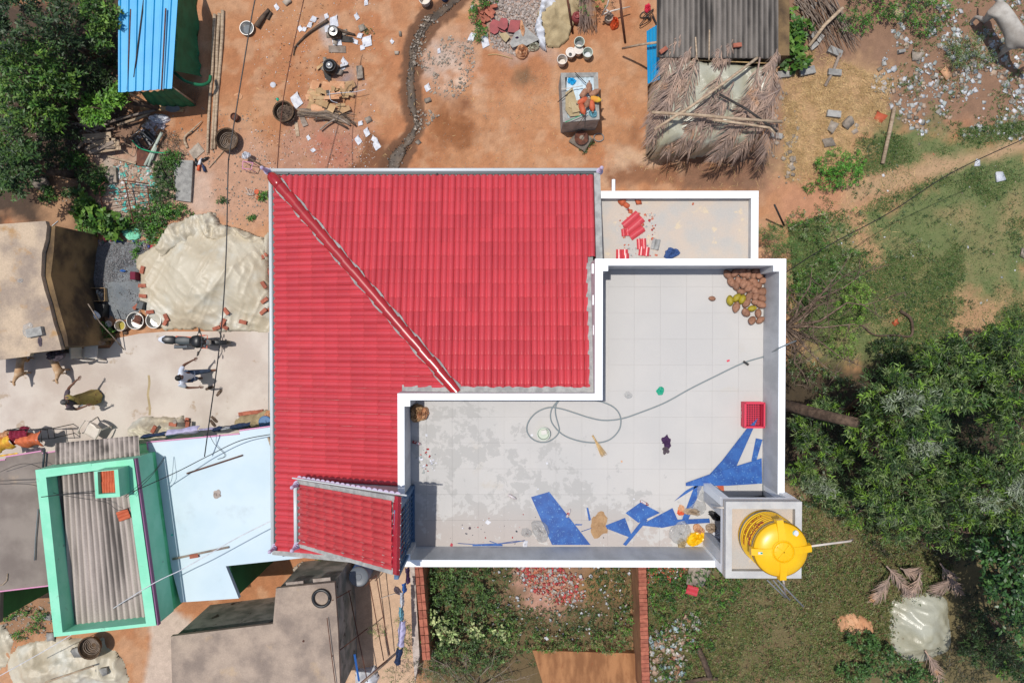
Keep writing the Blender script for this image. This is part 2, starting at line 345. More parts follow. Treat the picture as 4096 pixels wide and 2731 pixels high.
# ---------------------------------------------------------------- ground
def zone(poly, soft=30, wob=25, s=0): return (poly, soft, wob, s)
CHAN = [(1850, -40), (1800, 20), (1720, 75), (1680, 140), (1652, 200), (1642, 330), (1650, 420), (1668, 500), (1640, 560), (1590, 620), (1560, 700)]
CW = [26, 26, 30, 30, 20, 22, 26, 18, 22, 36, 42]
def chan_poly(k=1.0):
    L_, R_ = [], []
    for i, (x, y) in enumerate(CHAN):
        a = CHAN[max(i-1, 0)]; b = CHAN[min(i+1, len(CHAN)-1)]; dx, dy = b[0]-a[0], b[1]-a[1]; q = math.hypot(dx, dy); w_ = CW[i]*k
        L_.append((x-dy/q*w_, y+dx/q*w_)); R_.append((x+dy/q*w_, y-dx/q*w_))
    return L_+R_[::-1]
PATH = [(3380, 840), (3740, 705), (4160, 590), (4160, 540), (3720, 640), (3380, 740)]
ZN = [  # polygon (photo pixels at ground), colour of the soil there (tree shade included), soft edge, wobble
 ([(0, 0), (560, -50), (520, 420), (640, 600), (560, 900), (-60, 900), (-60, -60)], C(84, 66, 52), 50, 60),  # soil darkened to carry the shade under the top left trees
 ([(380, 560), (1090, 560), (1090, 900), (560, 920), (380, 860)], C(196, 152, 124), 60, 50),
 ([(420, 640), (700, 640), (640, 900), (430, 900)], C(190, 172, 156), 40, 50),
 ([(700, 700), (830, 690), (880, 860), (760, 880)], C(206, 176, 156), 40, 40),
 ([(130, 700), (300, 700), (290, 900), (190, 890)], C(180, 140, 106), 30, 30),
 ([(1150, 450), (1470, 430), (1480, 690), (1130, 690)], C(186, 138, 112), 60, 60),
 ([(1290, 560), (1420, 570), (1400, 680), (1280, 670)], C(184, 120, 96), 50, 60),
 ([(1280, 90), (1330, 80), (1340, 200), (1290, 200)], C(190, 176, 168), 20, 25),
 ([(1340, 290), (1420, 270), (1430, 380), (1350, 350)], C(160, 140, 136), 25, 30),
 ([(1470, 520), (1560, 570), (1550, 690), (1380, 690), (1430, 640)], C(134, 90, 62), 12, 14),
 ([(1690, 120), (1900, 90), (1900, 250), (1740, 330), (1680, 300)], C(196, 156, 128), 60, 60),
 ([(1760, 200), (1880, 180), (1830, 270), (1700, 260)], C(200, 176, 160), 40, 60),
 ([(1820, 280), (1960, 310), (1940, 380), (1820, 360)], C(228, 196, 172), 40, 60),
 ([(1830, 380), (1880, 370), (1900, 440), (1840, 450)], C(140, 92, 62), 30, 40),
 ([(1700, 450), (1900, 480), (1890, 580), (1720, 560)], C(150, 96, 58), 60, 80),
 ([(2070, 280), (2120, 270), (2120, 310), (2070, 320)], C(140, 104, 74), 20, 30),
 ([(2490, 500), (2560, 470), (2570, 600), (2500, 600)], C(160, 110, 76), 40, 40),
 ([(1950, -60), (2220, -60), (2210, 220), (2000, 230), (1940, 100)], C(186, 158, 142), 40, 40),
 ([(2450, 600), (2760, 590), (2760, 700), (2420, 730)], C(206, 168, 136), 25, 30),
 ([(2440, 680), (2700, 660), (2720, 740), (2450, 740)], C(150, 104, 74), 16, 30),
 ([(2720, 600), (3050, 560), (3080, 760), (2720, 770)], C(140, 102, 78), 20, 20),
 ([(3050, -60), (4160, -60), (4160, 560), (3560, 520), (3050, 760)], C(150, 116, 92), 60, 60),
 ([(3130, 220), (3560, 300), (3480, 620), (3130, 720)], C(196, 158, 116), 60, 60),
 ([(3500, 480), (4160, 560), (4160, 1500), (3200, 1500), (3120, 900), (3420, 740)], C(112, 122, 74), 60, 70),
 ([(3080, 740), (3700, 650), (3720, 730), (3450, 860), (3100, 900)], C(196, 142, 108), 40, 40),
 (PATH, C(188, 154, 118), 22, 22),
 ([(3380, 860), (3460, 850), (3560, 1150), (3480, 1200)], C(186, 146, 108), 30, 40),
 ([(3560, 1200), (4160, 1220), (4160, 1420), (3600, 1400)], C(182, 142, 104), 70, 80),
 ([(3050, 1450), (4160, 1450), (4160, 2120), (3050, 2120)], C(74, 62, 44), 60, 60),  # grove floor darkened to carry the shade between the trees
 ([(3120, 1900), (4160, 2050), (4160, 2800), (2500, 2800), (2560, 2200)], C(116, 104, 70), 60, 60),
 ([(3150, 1980), (3300, 2000), (3340, 2250), (3200, 2260)], C(150, 118, 88), 50, 60),
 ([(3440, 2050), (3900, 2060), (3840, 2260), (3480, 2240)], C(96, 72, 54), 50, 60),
 ([(1690, 2200), (2540, 2200), (2540, 2800), (1690, 2800)], C(110, 92, 62), 30, 30),
 ([(2050, 2230), (2330, 2260), (2340, 2420), (2100, 2420)], C(196, 150, 130), 50, 50),
 ([(2230, 2270), (2480, 2300), (2480, 2400), (2300, 2420)], C(150, 116, 76), 50, 50),
 ([(1420, 2200), (1660, 2200), (1660, 2800), (1380, 2800)], C(212, 178, 148), 10, 8),
 ([(620, 2400), (760, 2480), (700, 2800), (560, 2800)], C(208, 186, 168), 12, 10),
 ([(0, 2400), (220, 2380), (220, 2560), (0, 2560)], C(160, 122, 92), 40, 40),
]
def build_ground():
    xs = np.concatenate([[-260, -120, -60, -32, -22], np.arange(-17.6, 17.61, .075), [22, 32, 60, 120, 260]])
    ys = np.concatenate([[-260, -120, -60, -30, -18], np.arange(-12.7, 12.31, .075), [18, 30, 60, 120, 260]])
    X, Y = np.meshgrid(xs, ys); px, py = PXL(X, Y)
    big = fbm(X*.6, Y*.6, 4, 1); med = fbm(X*2.5, Y*2.5, 4, 2); fin = fbm(X*9, Y*9, 3, 3)
    base = np.array(C(194, 140, 100)[:3]); alt = np.array(C(186, 126, 86)[:3]); a3 = np.array(C(204, 158, 122)[:3])
    col = base+(alt-base)*np.clip((big-.42)*5, 0, 1)[..., None]; col = col+(a3-col)*(np.clip((med-.52)*5, 0, .7))[..., None]
    nx = (fbm(X*1.7, Y*1.7, 4, 5)-.5)*2; n2 = (fbm(X*6, Y*6, 3, 6)-.5)*2
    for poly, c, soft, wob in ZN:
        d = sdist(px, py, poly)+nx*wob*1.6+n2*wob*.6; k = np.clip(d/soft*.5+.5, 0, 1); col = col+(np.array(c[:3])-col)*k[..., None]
    # grass soil mottling
    g = np.clip(sdist(px, py, ZN[23][0])/80, 0, 1)*np.clip((big-.5)*6, 0, 1); col = col+(np.array(C(176, 146, 108)[:3])-col)*(g*.5)[..., None]
    cd_ = sdist(px, py, chan_poly(1.0)); wet = np.clip((cd_+26+n2*14)/10, 0, 1); col = col+(np.array(C(120, 84, 60)[:3])-col)*wet[..., None]
    col *= (1+(fin-.5)*.4)[..., None]; far = (np.abs(X) > 18) | (np.abs(Y) > 13); col[far] = base
    Z = (fbm(X*1.1, Y*1.1, 3, 8)-.5)*.05+(med-.5)*.03-np.clip((cd_+8)/20, 0, 1)*.07
    V = np.stack([X, Y, Z], -1).reshape(-1, 3); ny, nx_ = X.shape; I = np.arange(ny*nx_).reshape(ny, nx_)
    Fq = np.stack([I[:-1, :-1], I[:-1, 1:], I[1:, 1:], I[1:, :-1]], -1).reshape(-1, 4)
    tag(link('ground', raw_mesh('ground', V, Fq, True, col.reshape(-1, 3)), 'ground'), 'bare orange earth with grassy and littered patches', 'ground', kind='structure')
build_ground()
def GZ(x, y): return 0.0
def sheet(name, poly_px, z, mt, label, cat, cell=.12, kind='structure', rough=.0, z0=0, parent=None):
    """a thin sheet over ground with a slightly irregular edge"""
    pw = PP(poly_px, z); mb = MB(); mb.prism([(p.x, p.y) for p in pw], z-.06, z); return tag(mb.build(name, mt, parent), label, cat, kind=kind)
# concrete yard, cast in bays with joints
yard = [(-60, 1445), (120, 1412), (250, 1396), (440, 1392), (470, 1352), (560, 1334), (660, 1326), (1340, 1322), (1340, 1900), (-60, 1900)]
pw = PP(yard, .03); mb = MB(); mb.prism([(p.x, p.y) for p in pw], -.12, .045)
tag(mb.build('pavement', 'concrete'), 'pale concrete yard slab in front of the houses', 'pavement', kind='structure')
ck = MB(); ck.grid(lambda u, v: P(590+u*9+math.sin(v*9)*3+(2 if v > .5 else 0), 1500+v*160, .0465), 1, 14)
tag(ck.build('crack_filler', 'sacking'), 'rough mortar line along the yard joint', 'joint', kind='structure')
ck = MB(); ck.grid(lambda u, v: P(1073+u*3, 1330+v*370, .0465), 1, 4)
tag(ck.build('kerb_joint', 'cement'), 'dark joint beside the house wall', 'joint', kind='structure')
# ---------------------------------------------------------------- the red roofed house
ZT, ZP = 5.7, 6.7
house = thing('house', 'new white house with red tiled roofs, walled concrete terrace and tank tower', 'house', P(2065, 1310, 0))
HS = house
X1, X2, X3, X4 = P(2380, 1300, ZP).x, P(2411, 1300, ZP).x, P(3116, 1300, ZP).x, P(3143, 1300, ZP).x
X5, X6 = P(1591, 1900, ZP).x, P(1618, 1900, ZP).x
Y1, Y2, Y3, Y4 = P(2700, 1035, ZP).y, P(2700, 1062, ZP).y, P(2000, 1573, ZP).y, P(2000, 1600, ZP).y
Y5, Y6 = P(2200, 2240, ZP).y, P(2200, 2267, ZP).y
XE = P(1082, 1300, 5.1).x; YE = P(1800, 694, 5.1).y; SW, SN = .262, .235
YB = P(1300, 2196, 5.1).y; XR = P(2390, 900, 6.0).x
EX1, EX2, EY1 = P(2412, 800, 5.2).x, P(3033, 800, 5.2).x, P(2700, 765, 5.2).y
def part(mb, name, mt, parent=None, **k): return mb.build(name, mt, parent or HS, **k)
# walls (storeys below the roofs)
mb = MB()
mb.prism([(XE+.5, YE-.5), (XR-.1, YE-.5), (XR-.1, Y1), (X4-.02, Y1-.02), (X4-.02, Y6+.02), (XE+.5, Y6+.02)], -.1, 4.9)
mb.prism([(X1+.02, Y1-.02), (X4-.02, Y1-.02), (X4-.02, Y6+.02), (X5+.02, Y6+.02), (X5+.02, Y3-.02), (X1+.02, Y3-.02)], 4.9, ZT-.15)
mb.prism([(XR+.03, Y1), (EX2-.03, Y1), (EX2-.03, EY1-.03), (XR+.03, EY1-.03)], -.1, 4.75)
part(mb, 'wall', 'white_paint')
# roof deck under the tiles
mb = MB()
def zw(x): return 5.1+SW*(x-XE)
def zn(y): return 5.1+SN*(YE-y)
hx = lambda x: YE-SW*(x-XE)/SN     # y of the hip at x
for (xa, xb) in ((XE, -1.3),):
    pass
deckz = -.05
def quad(mb, pts, th=.08): mb.prism([(p[0], p[1]) for p in pts], [p[2]-th for p in pts], [p[2] for p in pts])
XH = X1-.0; yb_h = Y3; xh_end = XE+(YE-yb_h)*SN/SW
quad(mb, [(XE+.09, YE, zn(YE)+deckz-.004), (xh_end, yb_h, zn(yb_h)+deckz), (X1, yb_h, zn(yb_h)+deckz), (XR, YE, zn(YE)+deckz)])
quad(mb, [(XE+.09, YE, zw(XE)+deckz), (XE+.09, YB, zw(XE)+deckz), (X5, YB, zw(X5)+deckz), (X5, yb_h, zw(X5)+deckz), (xh_end, yb_h, zw(xh_end)+deckz)])
part(mb, 'roof_deck', 'mortar')
mb = MB(); mb.prism([(XR+.01, YE), (XR+.16, YE), (XR+.16, Y1), (XR+.01, Y1)], [4.9]*4, [5.14, 5.14, zn(Y1)+.06, zn(Y1)+.06]); part(mb, 'verge', 'mortar')
mb = MB(); mb.prism([(XE, YB), (X5, YB), (X5, YB-.14), (XE, YB-.14)], [4.6]*4, [5.09, zw(X5)+.03, zw(X5)+.03, 5.09]); part(mb, 'verge', 'mortar')
# ---- tiles
TWd, TLn = .302, .339
def tile_mesh(nm, L_=TLn+.03, W=TWd-.004, ofs=0.0):
    prof = []
    for i in range(9):
        u = i/8; h = .042*max(0, math.sin(PI*min(1, ((u*2) % 1.0)/.72)) if ((u*2) % 1.0) < .72 else 0)
        prof.append((u*W, h))
    prof = [(0, .0), (.022, .035), (.055, .06), (.09, .06), (.12, .036), (.138, .0), (.152, .0), (.174, .035), (.207, .06), (.242, .06), (.272, .036), (.29, 0), (W, .0)]
    V = []; n = len(prof)
    for v, lift in ((0, .0), (.022, .021), (L_, .0)):
        for x, h in prof: V.append((x, v, h+lift))
    for q in (.0, -.012): V += [(x, 0, h+q) for x, h in prof]
    Fs = [(k*n+i, k*n+i+1, k*n+n+i+1, k*n+n+i) for k in (0, 1) for i in range(n-1)]+[(4*n+i, 4*n+i+1, 3*n+i+1, 3*n+i) for i in range(n-1)]
    me = bpy.data.meshes.new(nm); me.from_pydata(V, [], Fs); me.polygons.foreach_set('use_smooth', [n-1 <= i < 2*n-2 for i in range(len(Fs))]); me.materials.append(MT['red_tile']); return me
TM = tile_mesh('tile')
cands = []      # (frame matrix, clip planes or None, size rank)
def lay(org, ud, vd, nu, nv, keep, planes):
    """org: lower left corner, ud along the eave, vd up the slope; keep(x,y)->list of vertical clip planes (pt, normal) or None"""
    nd = ud.cross(vd).normalized()
    for j in range(nv):
        for i in range(nu):
            o = org+ud*(i*TWd)+vd*(j*TLn); c = o+ud*TWd*.5+vd*TLn*.5
            pl = keep(c)
            if pl is None: continue
            cs = [o, o+ud*TWd, o+vd*TLn*1.09, o+ud*TWd+vd*TLn*1.09]; cut = []; out = False
            for pt, nn in pl:      # keep the side where (p-pt).nn >= 0
                ds = [(q-pt).dot(nn) for q in cs]
                if max(ds) <= .01: out = True; break
                if min(ds) < -.004: cut.append((pt, nn))
            if out: continue
            rz = random.uniform(-.006, .006); uu = (ud+vd*rz).normalized(); vv = nd.cross(uu)
            m = Matrix((uu, vv, nd)).transposed().to_4x4(); m.translation = o+nd*random.uniform(-.003, .003)
            cands.append((m, cut, c))
hipd = Vector((xh_end-XE, yb_h-YE, 0)).normalized(); hip_n_north = Vector((hipd.y, -hipd.x, 0)); 
if hip_n_north.dot(Vector((1, 1, 0))) < 0: hip_n_north = -hip_n_north
hp = Vector((XE, YE, 0))
V3 = Vector
def keepN(c):
    xl = XR if c.y > Y1+.02 else X1-.06
    return [(hp, hip_n_north), (V3((xl, 0, 0)), V3((-1, 0, 0))), (V3((0, Y3+.05, 0)), V3((0, 1, 0)))]
def keepW(c):
    r = [(hp, -hip_n_north), (V3((0, YB, 0)), V3((0, 1, 0)))]
    if c.y > Y3+.02: r.append((V3((0, Y3+.05, 0)), V3((0, 1, 0)))) if c.x > X5-.1 else None
    else: r.append((V3((X5-.0, 0, 0)), V3((-1, 0, 0))))
    return r
udN = V3((-1, 0, 0)); vdN = V3((0, -1, SN)).normalized()
lay(V3((XR, YE-.05, 5.1)), udN, vdN, 28, 17, keepN, None)
udW = V3((0, -1, 0))*1.0; vdW = V3((1, 0, SW)).normalized()
udW = V3((0, -1, 0)); 
# keep the frame right handed: u x v must point up
udW = V3((0, 1, 0)) if V3((0, 1, 0)).cross(vdW).z > 0 else V3((0, -1, 0))
orgW = V3((XE+.12, YB if udW.y > 0 else YE, 5.1+.12*SW)); lay(orgW, udW, vdW, 31, 15, keepW, None)
n_main = len(cands)
# ---- stair-head roof
CA, CB, CCc, CD = P(1190, 1915, 5.75), P(1190, 2182, 5.75), P(1597, 2300, 8.1), P(1604, 1985, 8.1)
cu = (CA-CB); cu_l = cu.length; vdC = ((CD-CA)*.5+(CCc-CB)*.5); vC_l = vdC.length; vdC.normalize(); udC = (cu-vdC*cu.dot(vdC)).normalized()
if udC.cross(vdC).z < 0: udC = -udC; orgC = CA.copy()
else: orgC = CB.copy()
ndC = udC.cross(vdC).normalized()
sA = [(CB, V3((0, 1, 0))), (CA, V3((0, -1, 0)))]
eb = (CCc-CB); eb = V3((-eb.y, eb.x, 0)).normalized(); ea = (CD-CA); ea = V3((ea.y, -ea.x, 0)).normalized()
def keepC(c): return [(CB+V3((0, .09, 0)), eb), (CA-V3((0, .1, 0)), ea), (V3(P(1568, 2140, 7.95)), V3((-1, 0, 0)))]
lay(orgC+vdC*.07-udC*TWd*.3, udC, vdC, 8, 11, keepC, None)
# nearest 300 as parts, the rest joined
rank = sorted(range(len(cands)), key=lambda i: -(cands[i][2].z+(5 if i >= n_main else 0)))
single = set(rank[:298]); BMJ = bmesh.new()
def clip_mesh(m, cut):
    bm = bmesh.new(); bm.from_mesh(TM)
    im = m.inverted()
    for pt, nn in cut:
        p_ = im @ pt; n_ = (im.to_3x3() @ nn).normalized()
        bmesh.ops.bisect_plane(bm, geom=bm.verts[:]+bm.edges[:]+bm.faces[:], dist=1e-5, plane_co=p_, plane_no=n_, clear_inner=True)
    return bm
for i, (m, cut, c) in enumerate(cands):
    if i in single:
        if cut:
            bm = clip_mesh(m, cut); me = bpy.data.meshes.new('tile'); bm.to_mesh(me); bm.free(); me.materials.append(MT['red_tile'])
            if len(me.polygons) == 0: continue
        else: me = TM
        o = link('roof_tile', me, None, HS); mm = m.copy(); mm.translation = m.translation-HS.location; o.matrix_local = mm
    else:
        bm = clip_mesh(m, cut) if cut else None
        if bm is None: bm = bmesh.new(); bm.from_mesh(TM)
        bm.transform(m); me = bpy.data.meshes.new('t'); bm.to_mesh(me); bm.free(); BMJ.from_mesh(me); bpy.data.meshes.remove(me)
me = bpy.data.meshes.new('roof_tiles'); BMJ.to_mesh(me); BMJ.free(); o = link('roof_tiles', me, 'red_tile', HS); o.location = -HS.location; o['kind'] = 'stuff'
# ---- hip caps
h0 = V3((XE+.04, YE-.04, zn(YE)+.07)); h1 = V3((xh_end, yb_h, zn(yb_h)+.07)); hd = (h1-h0); hl = hd.length; hd.normalize()
def cap_mesh(L_, r0=.132, r1=.105, n=9):
    V = []; 
    for t, r in ((0, r0), (L_, r1), ):
        for i in range(n+1): a = PI*i/n; V.append((t, math.cos(a)*r, math.sin(a)*r*.8))
    for q in (0, .02):
        for i in range(n+1): a = PI*i/n; V.append((0, math.cos(a)*(r0-q), math.sin(a)*(r0-q)*.8))
    k = n+1; Fs = [(i, i+1, k+i+1, k+i) for i in range(n)]+[(3*k+i, 3*k+i+1, 2*k+i+1, 2*k+i) for i in range(n)]
    me = bpy.data.meshes.new('ridge_tile'); me.from_pydata(V, [], Fs); me.polygons.foreach_set('use_smooth', [i < n for i in range(2*n)]); me.materials.append(MT['red_cap']); return me
nc = 21; st = (hl-.42)/nc; CM = cap_mesh(st+.04)
side = V3((-hd.y, hd.x, 0)).normalized(); upv = hd.cross(side); upv = upv if upv.z > 0 else -upv; side = upv.cross(hd)
for i in range(nc):
    m = Matrix((hd, side, upv)).transposed().to_4x4(); m.translation = h0+hd*(.40+i*st)+side*random.uniform(-.008, .008)-HS.location
    o = link('ridge_tile', CM, None, HS); o.matrix_local = m
mb = MB(); R_ = Matrix((hd, side, upv)).transposed()
mb.lathe([(0, 0), (.08, .02), (.12, .08), (.14, .2), (.135, .34), (.12, .44), (.0, .46)], h0-hd*.04-upv*.02, 14, R=R_ @ Matrix(((0, 0, 1), (1, 0, 0), (0, 1, 0)))); part(mb, 'ridge_end', 'red_cap', smooth=True)
mb = MB()
for sg in (-1, 1):
    mb.grid(lambda u, v: h0+hd*(.25+u*(hl-.3))+side*sg*(.105+v*(.035+.02*math.sin(u*57+sg)+.012*random.random()))+V3((0, 0, .012-.035*v)), 60, 1)
part(mb, 'hip_mortar', 'mortar')
# mortar fillets along the parapets
mb = MB()
mb.grid(lambda u, v: V3((X1-.0-v*(.09+.03*random.random()), Y1+(Y3-Y1)*u, 6.7-.0-(6.7-zn(Y1+(Y3-Y1)*u))*1+.10-.05*v)), 40, 1)
mb.grid(lambda u, v: V3((X5+(X1-X5)*u, Y3+v*(.09+.05*random.random()), min(zn(Y3), zw(X5+(X1-X5)*u))+.10-.03*v)), 60, 1)
part(mb, 'mortar_fillet', 'mortar')
# ---- gutters
def gutter(a, b):
    mb = MB(); mb.tube([a, b], .05, 8); part(mb, 'gutter', 'metal_white', smooth=True)
    mb = MB(); d = (b-a).normalized(); s_ = V3((-d.y, d.x, 0)); s_ = s_ if s_.dot(V3((1, -1, 0))) > 0 else -s_; mb.tube([a+s_*.08-V3((0, 0, .0)), b+s_*.08-V3((0, 0, .0))], .038, 6); part(mb, 'gutter_lining', 'steel_dark')
def finial(p, lean=0):
    mb = MB(); pr = [(.05, 0)]
    for k in range(4): r = .062-.011*k; pr += [(r, .02+k*.055), (r, .045+k*.055), (r*.62, .06+k*.055)]
    pr += [(.03, .25), (.036, .28), (.026, .31), (0, .325)]
    mb.lathe([(a_*1.35, b_*1.6) for a_, b_ in pr], p, 12); part(mb, 'finial', 'lilac', smooth=True, auto=40)
    mb = MB(); mb.lathe([(.07, -.1), (.07, .0), (.05, .01)], p, 10); part(mb, 'gutter_end', 'steel_dark')
g1, g2, g3 = P(1077, 684, 5.05), P(2402, 676, 5.05), P(1102, 2196, 5.05)
g1.y = g2.y = P(1700, 681, 5.05).y; g3.x = g1.x+.03
gutter(g1, g2); gutter(g1+V3((.03, 0, 0)), g3)
for q in ((1074, 688, 5.05), (2398, 688, 5.05), (1104, 2183, 5.05), (1192, 1932, 5.75), (1192, 2178, 5.75)): finial(P(*q))
gutter(P(1182, 1935, 5.72), P(1184, 2178, 5.72))
for px in (1157, 1749, 2320): mb = MB(); p = P(px, 697, 5.06); mb.lathe([(.03, -.08), (.035, .02), (.0, .03)], p, 8); part(mb, 'rain_spout', 'black')
# ---- stair-head roof deck, verge mortar, ridge flashing, fascia
mb = MB(); quad(mb, [CB+vdC*.05, CCc, CD, CA+vdC*.05]); o = part(mb, 'roof_deck', 'mortar')
for s_, (a, b) in enumerate(((CA, CD), (CB, CCc))):
    inn = V3((0, -1, 0)) if s_ == 0 else V3((0, 1, 0)); mb = MB()
    mb.grid(lambda u, v: a+(b-a)*(.01+u*.94)+inn*(v*(.11+.05*fbm(u*30, s_*9, 2)))+V3((0, 0, .075-.03*v)), 60, 1, th=.06); part(mb, 'verge', 'mortar')
mb = MB()
r0, r1 = P(1566, 2293, 7.98), P(1573, 1982, 7.98); r2, r3 = P(1586, 2300, 8.2), P(1592, 1985, 8.2); r4, r5 = P(1598, 2300, 8.1), P(1605, 1988, 8.1)
mb.grid(lambda u, v: [r0+(r1-r0)*u, r2+(r3-r2)*u, r4+(r5-r4)*u][int(round(v*2))], 1, 2, th=.01); part(mb, 'ridge_flashing', 'red_paint')
mb = MB()
for k in range(7):
    for e in (0, 1): p = (r0+(r1-r0)*(k+.5)/7)*(1-e)+(r4+(r5-r4)*(k+.5)/7)*e; mb.lathe([(.012, 0), (.008, .012), (0, .014)], p+V3((.02-.02*e, 0, .015+.01*(1-e))), 6)
part(mb, 'rivet', 'metal_white')
# scalloped barge board on the top edge
mb = MB(); d = CD-CA
mb.tube([CA+V3((-.1, .035, .06)), CD+V3((.12, .035, .06))], .018, 6); part(mb, 'barge_rail', 'metal_white')
mb = MB(); n_s = 20
for k in range(n_s):
    c = CA+d*((k+.5)/n_s); dd = d.normalized(); L_ = d.length/n_s
    pts = [c-dd*L_*.48, c+dd*L_*.48]+[c+dd*L_*.48*math.cos(a)+V3((0, .04*math.sin(a)+.0, -.03*math.sin(a))) for a in [PI*q/6 for q in range(1, 6)]]
    b = len(mb.v); up = [q+V3((0, .045, .035)) for q in pts]; mb.add(up+[q-V3((0, 0, .02)) for q in up], [tuple(range(7)), tuple(range(7, 14))[::-1]]+[(i, (i+1) % 7, 7+(i+1) % 7, 7+i) for i in range(7)])
part(mb, 'barge_board', 'lilac')
# stair-head room and its blue grille door frame facing the terrace
YA_, YB_ = CA.y-.12, CB.y+.12
mb = MB(); xw = X5-.02
mb.prism([(CA.x+.25, YA_), (xw, YA_), (xw, YA_-.12), (CA.x+.25, YA_-.12)], [5]*4, [5.9, 7.86, 7.86, 5.9])
mb.prism([(CA.x+.25, YB_), (xw, YB_), (xw, YB_+.12), (CA.x+.25, YB_+.12)], [5]*4, [5.9, 7.86, 7.86, 5.9])
part(mb, 'stair_wall', 'grey_plaster')
mb = MB()
fx = -2.43
for y in (-3.72, -5.06): mb.box((fx, y, 6.9), (.09, .07, 2.35))
for z in (ZT+.04, 8.02): mb.box((fx, -4.39, z), (.088, 1.41, .08))
part(mb, 'door_frame', 'frame_blue')
mb = MB()
for k in range(11): mb.box((fx, -3.82-k*.114, 6.85), (.02, .018, 2.2))
for z in (6.2, 6.85, 7.5): mb.box((fx+.002, -4.39, z), (.022, 1.27, .02))
part(mb, 'door_grille', 'frame_blue')
# ---- terrace slab, floor panels with joints
mb = MB(); mb.prism([(X1+.03, Y1-.03), (X4-.03, Y1-.03), (X4-.03, Y6+.03), (X5+.03, Y6+.03), (X5+.03, Y3-.03), (X1+.03, Y3-.03)], ZT-.15, ZT-.012); part(mb, 'terrace_slab', 'cement')
gx = [X2]; x = P(2433, 1300, ZT).x
x = P(2537, 1300, ZT).x
step = .609
xs_ = sorted([x+k*step for k in range(-9, 8) if X6 < x+k*step < X3]); ys0 = P(2600, 1147, ZT).y
ys_ = sorted([ys0-k*step for k in range(-1, 12) if Y5 < ys0-k*step < Y2])
XL = [X6]+xs_+[X3]; YL = [Y5]+ys_+[Y2]
for i in range(len(XL)-1):
    for j in range(len(YL)-1):
        a, b, c_, d_ = XL[i], XL[i+1], YL[j], YL[j+1]
        if b-a < .04 or d_-c_ < .04: continue
        if (a+b)/2 < X2 and (c_+d_)/2 > Y4: 
            if b > X2+.04 and False: pass
            else: continue
        if a < X2 < b and d_ > Y4 and (c_+d_)/2 > Y4: a = X2
        if c_ < Y4 < d_ and (a+b)/2 < X2: d_ = Y4
        mb = MB(); zt = ZT+random.uniform(-.0008, .0008); g = .0012; mb.box(((a+b)/2, (c_+d_)/2, zt-.006), (b-a-g*2, d_-c_-g*2, .012)); part(mb, 'floor_tile', 'terrace_worn')
# fill strips next to the inner corner
mb = MB(); mb.prism([(X2, Y2), (X3, Y2), (X3, Y5), (X6, Y5), (X6, Y4), (X2, Y4)], ZT-.02, ZT-.0105); part(mb, 'floor_bed', 'terrace')
# ---- parapets: plastered body + white coping
segs = [(X1, X2, Y3+.0, Y1), (X2, X3, Y2, Y1), (X3, X4, P(3100, 1975, ZP).y, Y1), (X5, X1, Y4, Y3), (X5, X6, P(1600, 1993, ZP).y, Y4), (X5, X6, Y6, P(1600, 2245, ZP).y-.0), (X6, P(2862, 2200, ZP).x, Y6, Y5), (X1, X2, Y4, Y3)]
for (a, b, c_, d_) in segs:
    mb = MB(); mb.box(((a+b)/2, (c_+d_)/2, (ZT-.15+ZP-.03)/2), (b-a-.001, d_-c_-.001, ZP-.03-ZT+.15)); part(mb, 'parapet', 'grey_plaster')
    mb = MB(); mb.box(((a+b)/2, (c_+d_)/2, ZP-.015), (b-a+.001, d_-c_+.001, .03)); part(mb, 'coping', 'white_paint')
ya = P(1600, 1993, ZP).y; yb = P(1600, 2245, ZP).y
mb = MB(); mb.box(((X5+X6)/2, (ya+yb)/2, ZT-.02), (X6-X5, ya-yb, .26)); part(mb, 'door_sill', 'grey_plaster')
for (px, py, sx, sy) in ((2421, 1072, .12, .11), (3105, 1074, -.12, .13), (1629, 1613, .13, .14), (1629, 2228, .13, .16)):
    p = P(px, py, ZP); mb = MB(); mb.box((p.x, p.y, (ZT+ZP)/2-.015), (.125, .13, ZP-ZT-.03)); part(mb, 'pilaster', 'grey_plaster'); mb = MB(); mb.box((p.x, p.y, ZP-.0135), (.127, .132, .03)); part(mb, 'coping', 'white_paint')
mb = MB()
for px, py in ((2371, 1075), (2374, 1200), (2376, 1320)): p = P(px, py, 6.4); mb.box((p.x, p.y, p.z), (.05, .22, .05))
part(mb, 'water_spout', 'white_paint')
# worn screed patches are in the material; water spout pipes
# ---- lower flat roof at the right of the tiles
mb = MB(); mb.box(((XR+.17+EX2-.17)/2, (Y1+EY1-.17)/2, 4.88), (EX2-.17-XR-.17, EY1-.17-Y1, .24)); part(mb, 'flat_roof', 'terrace_low')
for (a, b, c_, d_) in ((XR+.17, EX2, EY1-.17, EY1), (EX2-.17, EX2, Y1+.001, EY1-.171)):
    mb = MB(); mb.box(((a+b)/2, (c_+d_)/2, 5.0), (b-a, d_-c_, .38)); part(mb, 'parapet', 'grey_plaster'); mb = MB(); mb.box(((a+b)/2, (c_+d_)/2, 5.205), (b-a+.004, d_-c_+.004, .03)); part(mb, 'coping', 'white_paint')
mb = MB(); p = P(2454, 765, 5.1); mb.tube([p+V3((0, -.05, 0)), p+V3((0, .28, 0))], .045, 10); part(mb, 'drain_pipe', 'white_paint', smooth=True, auto=40)
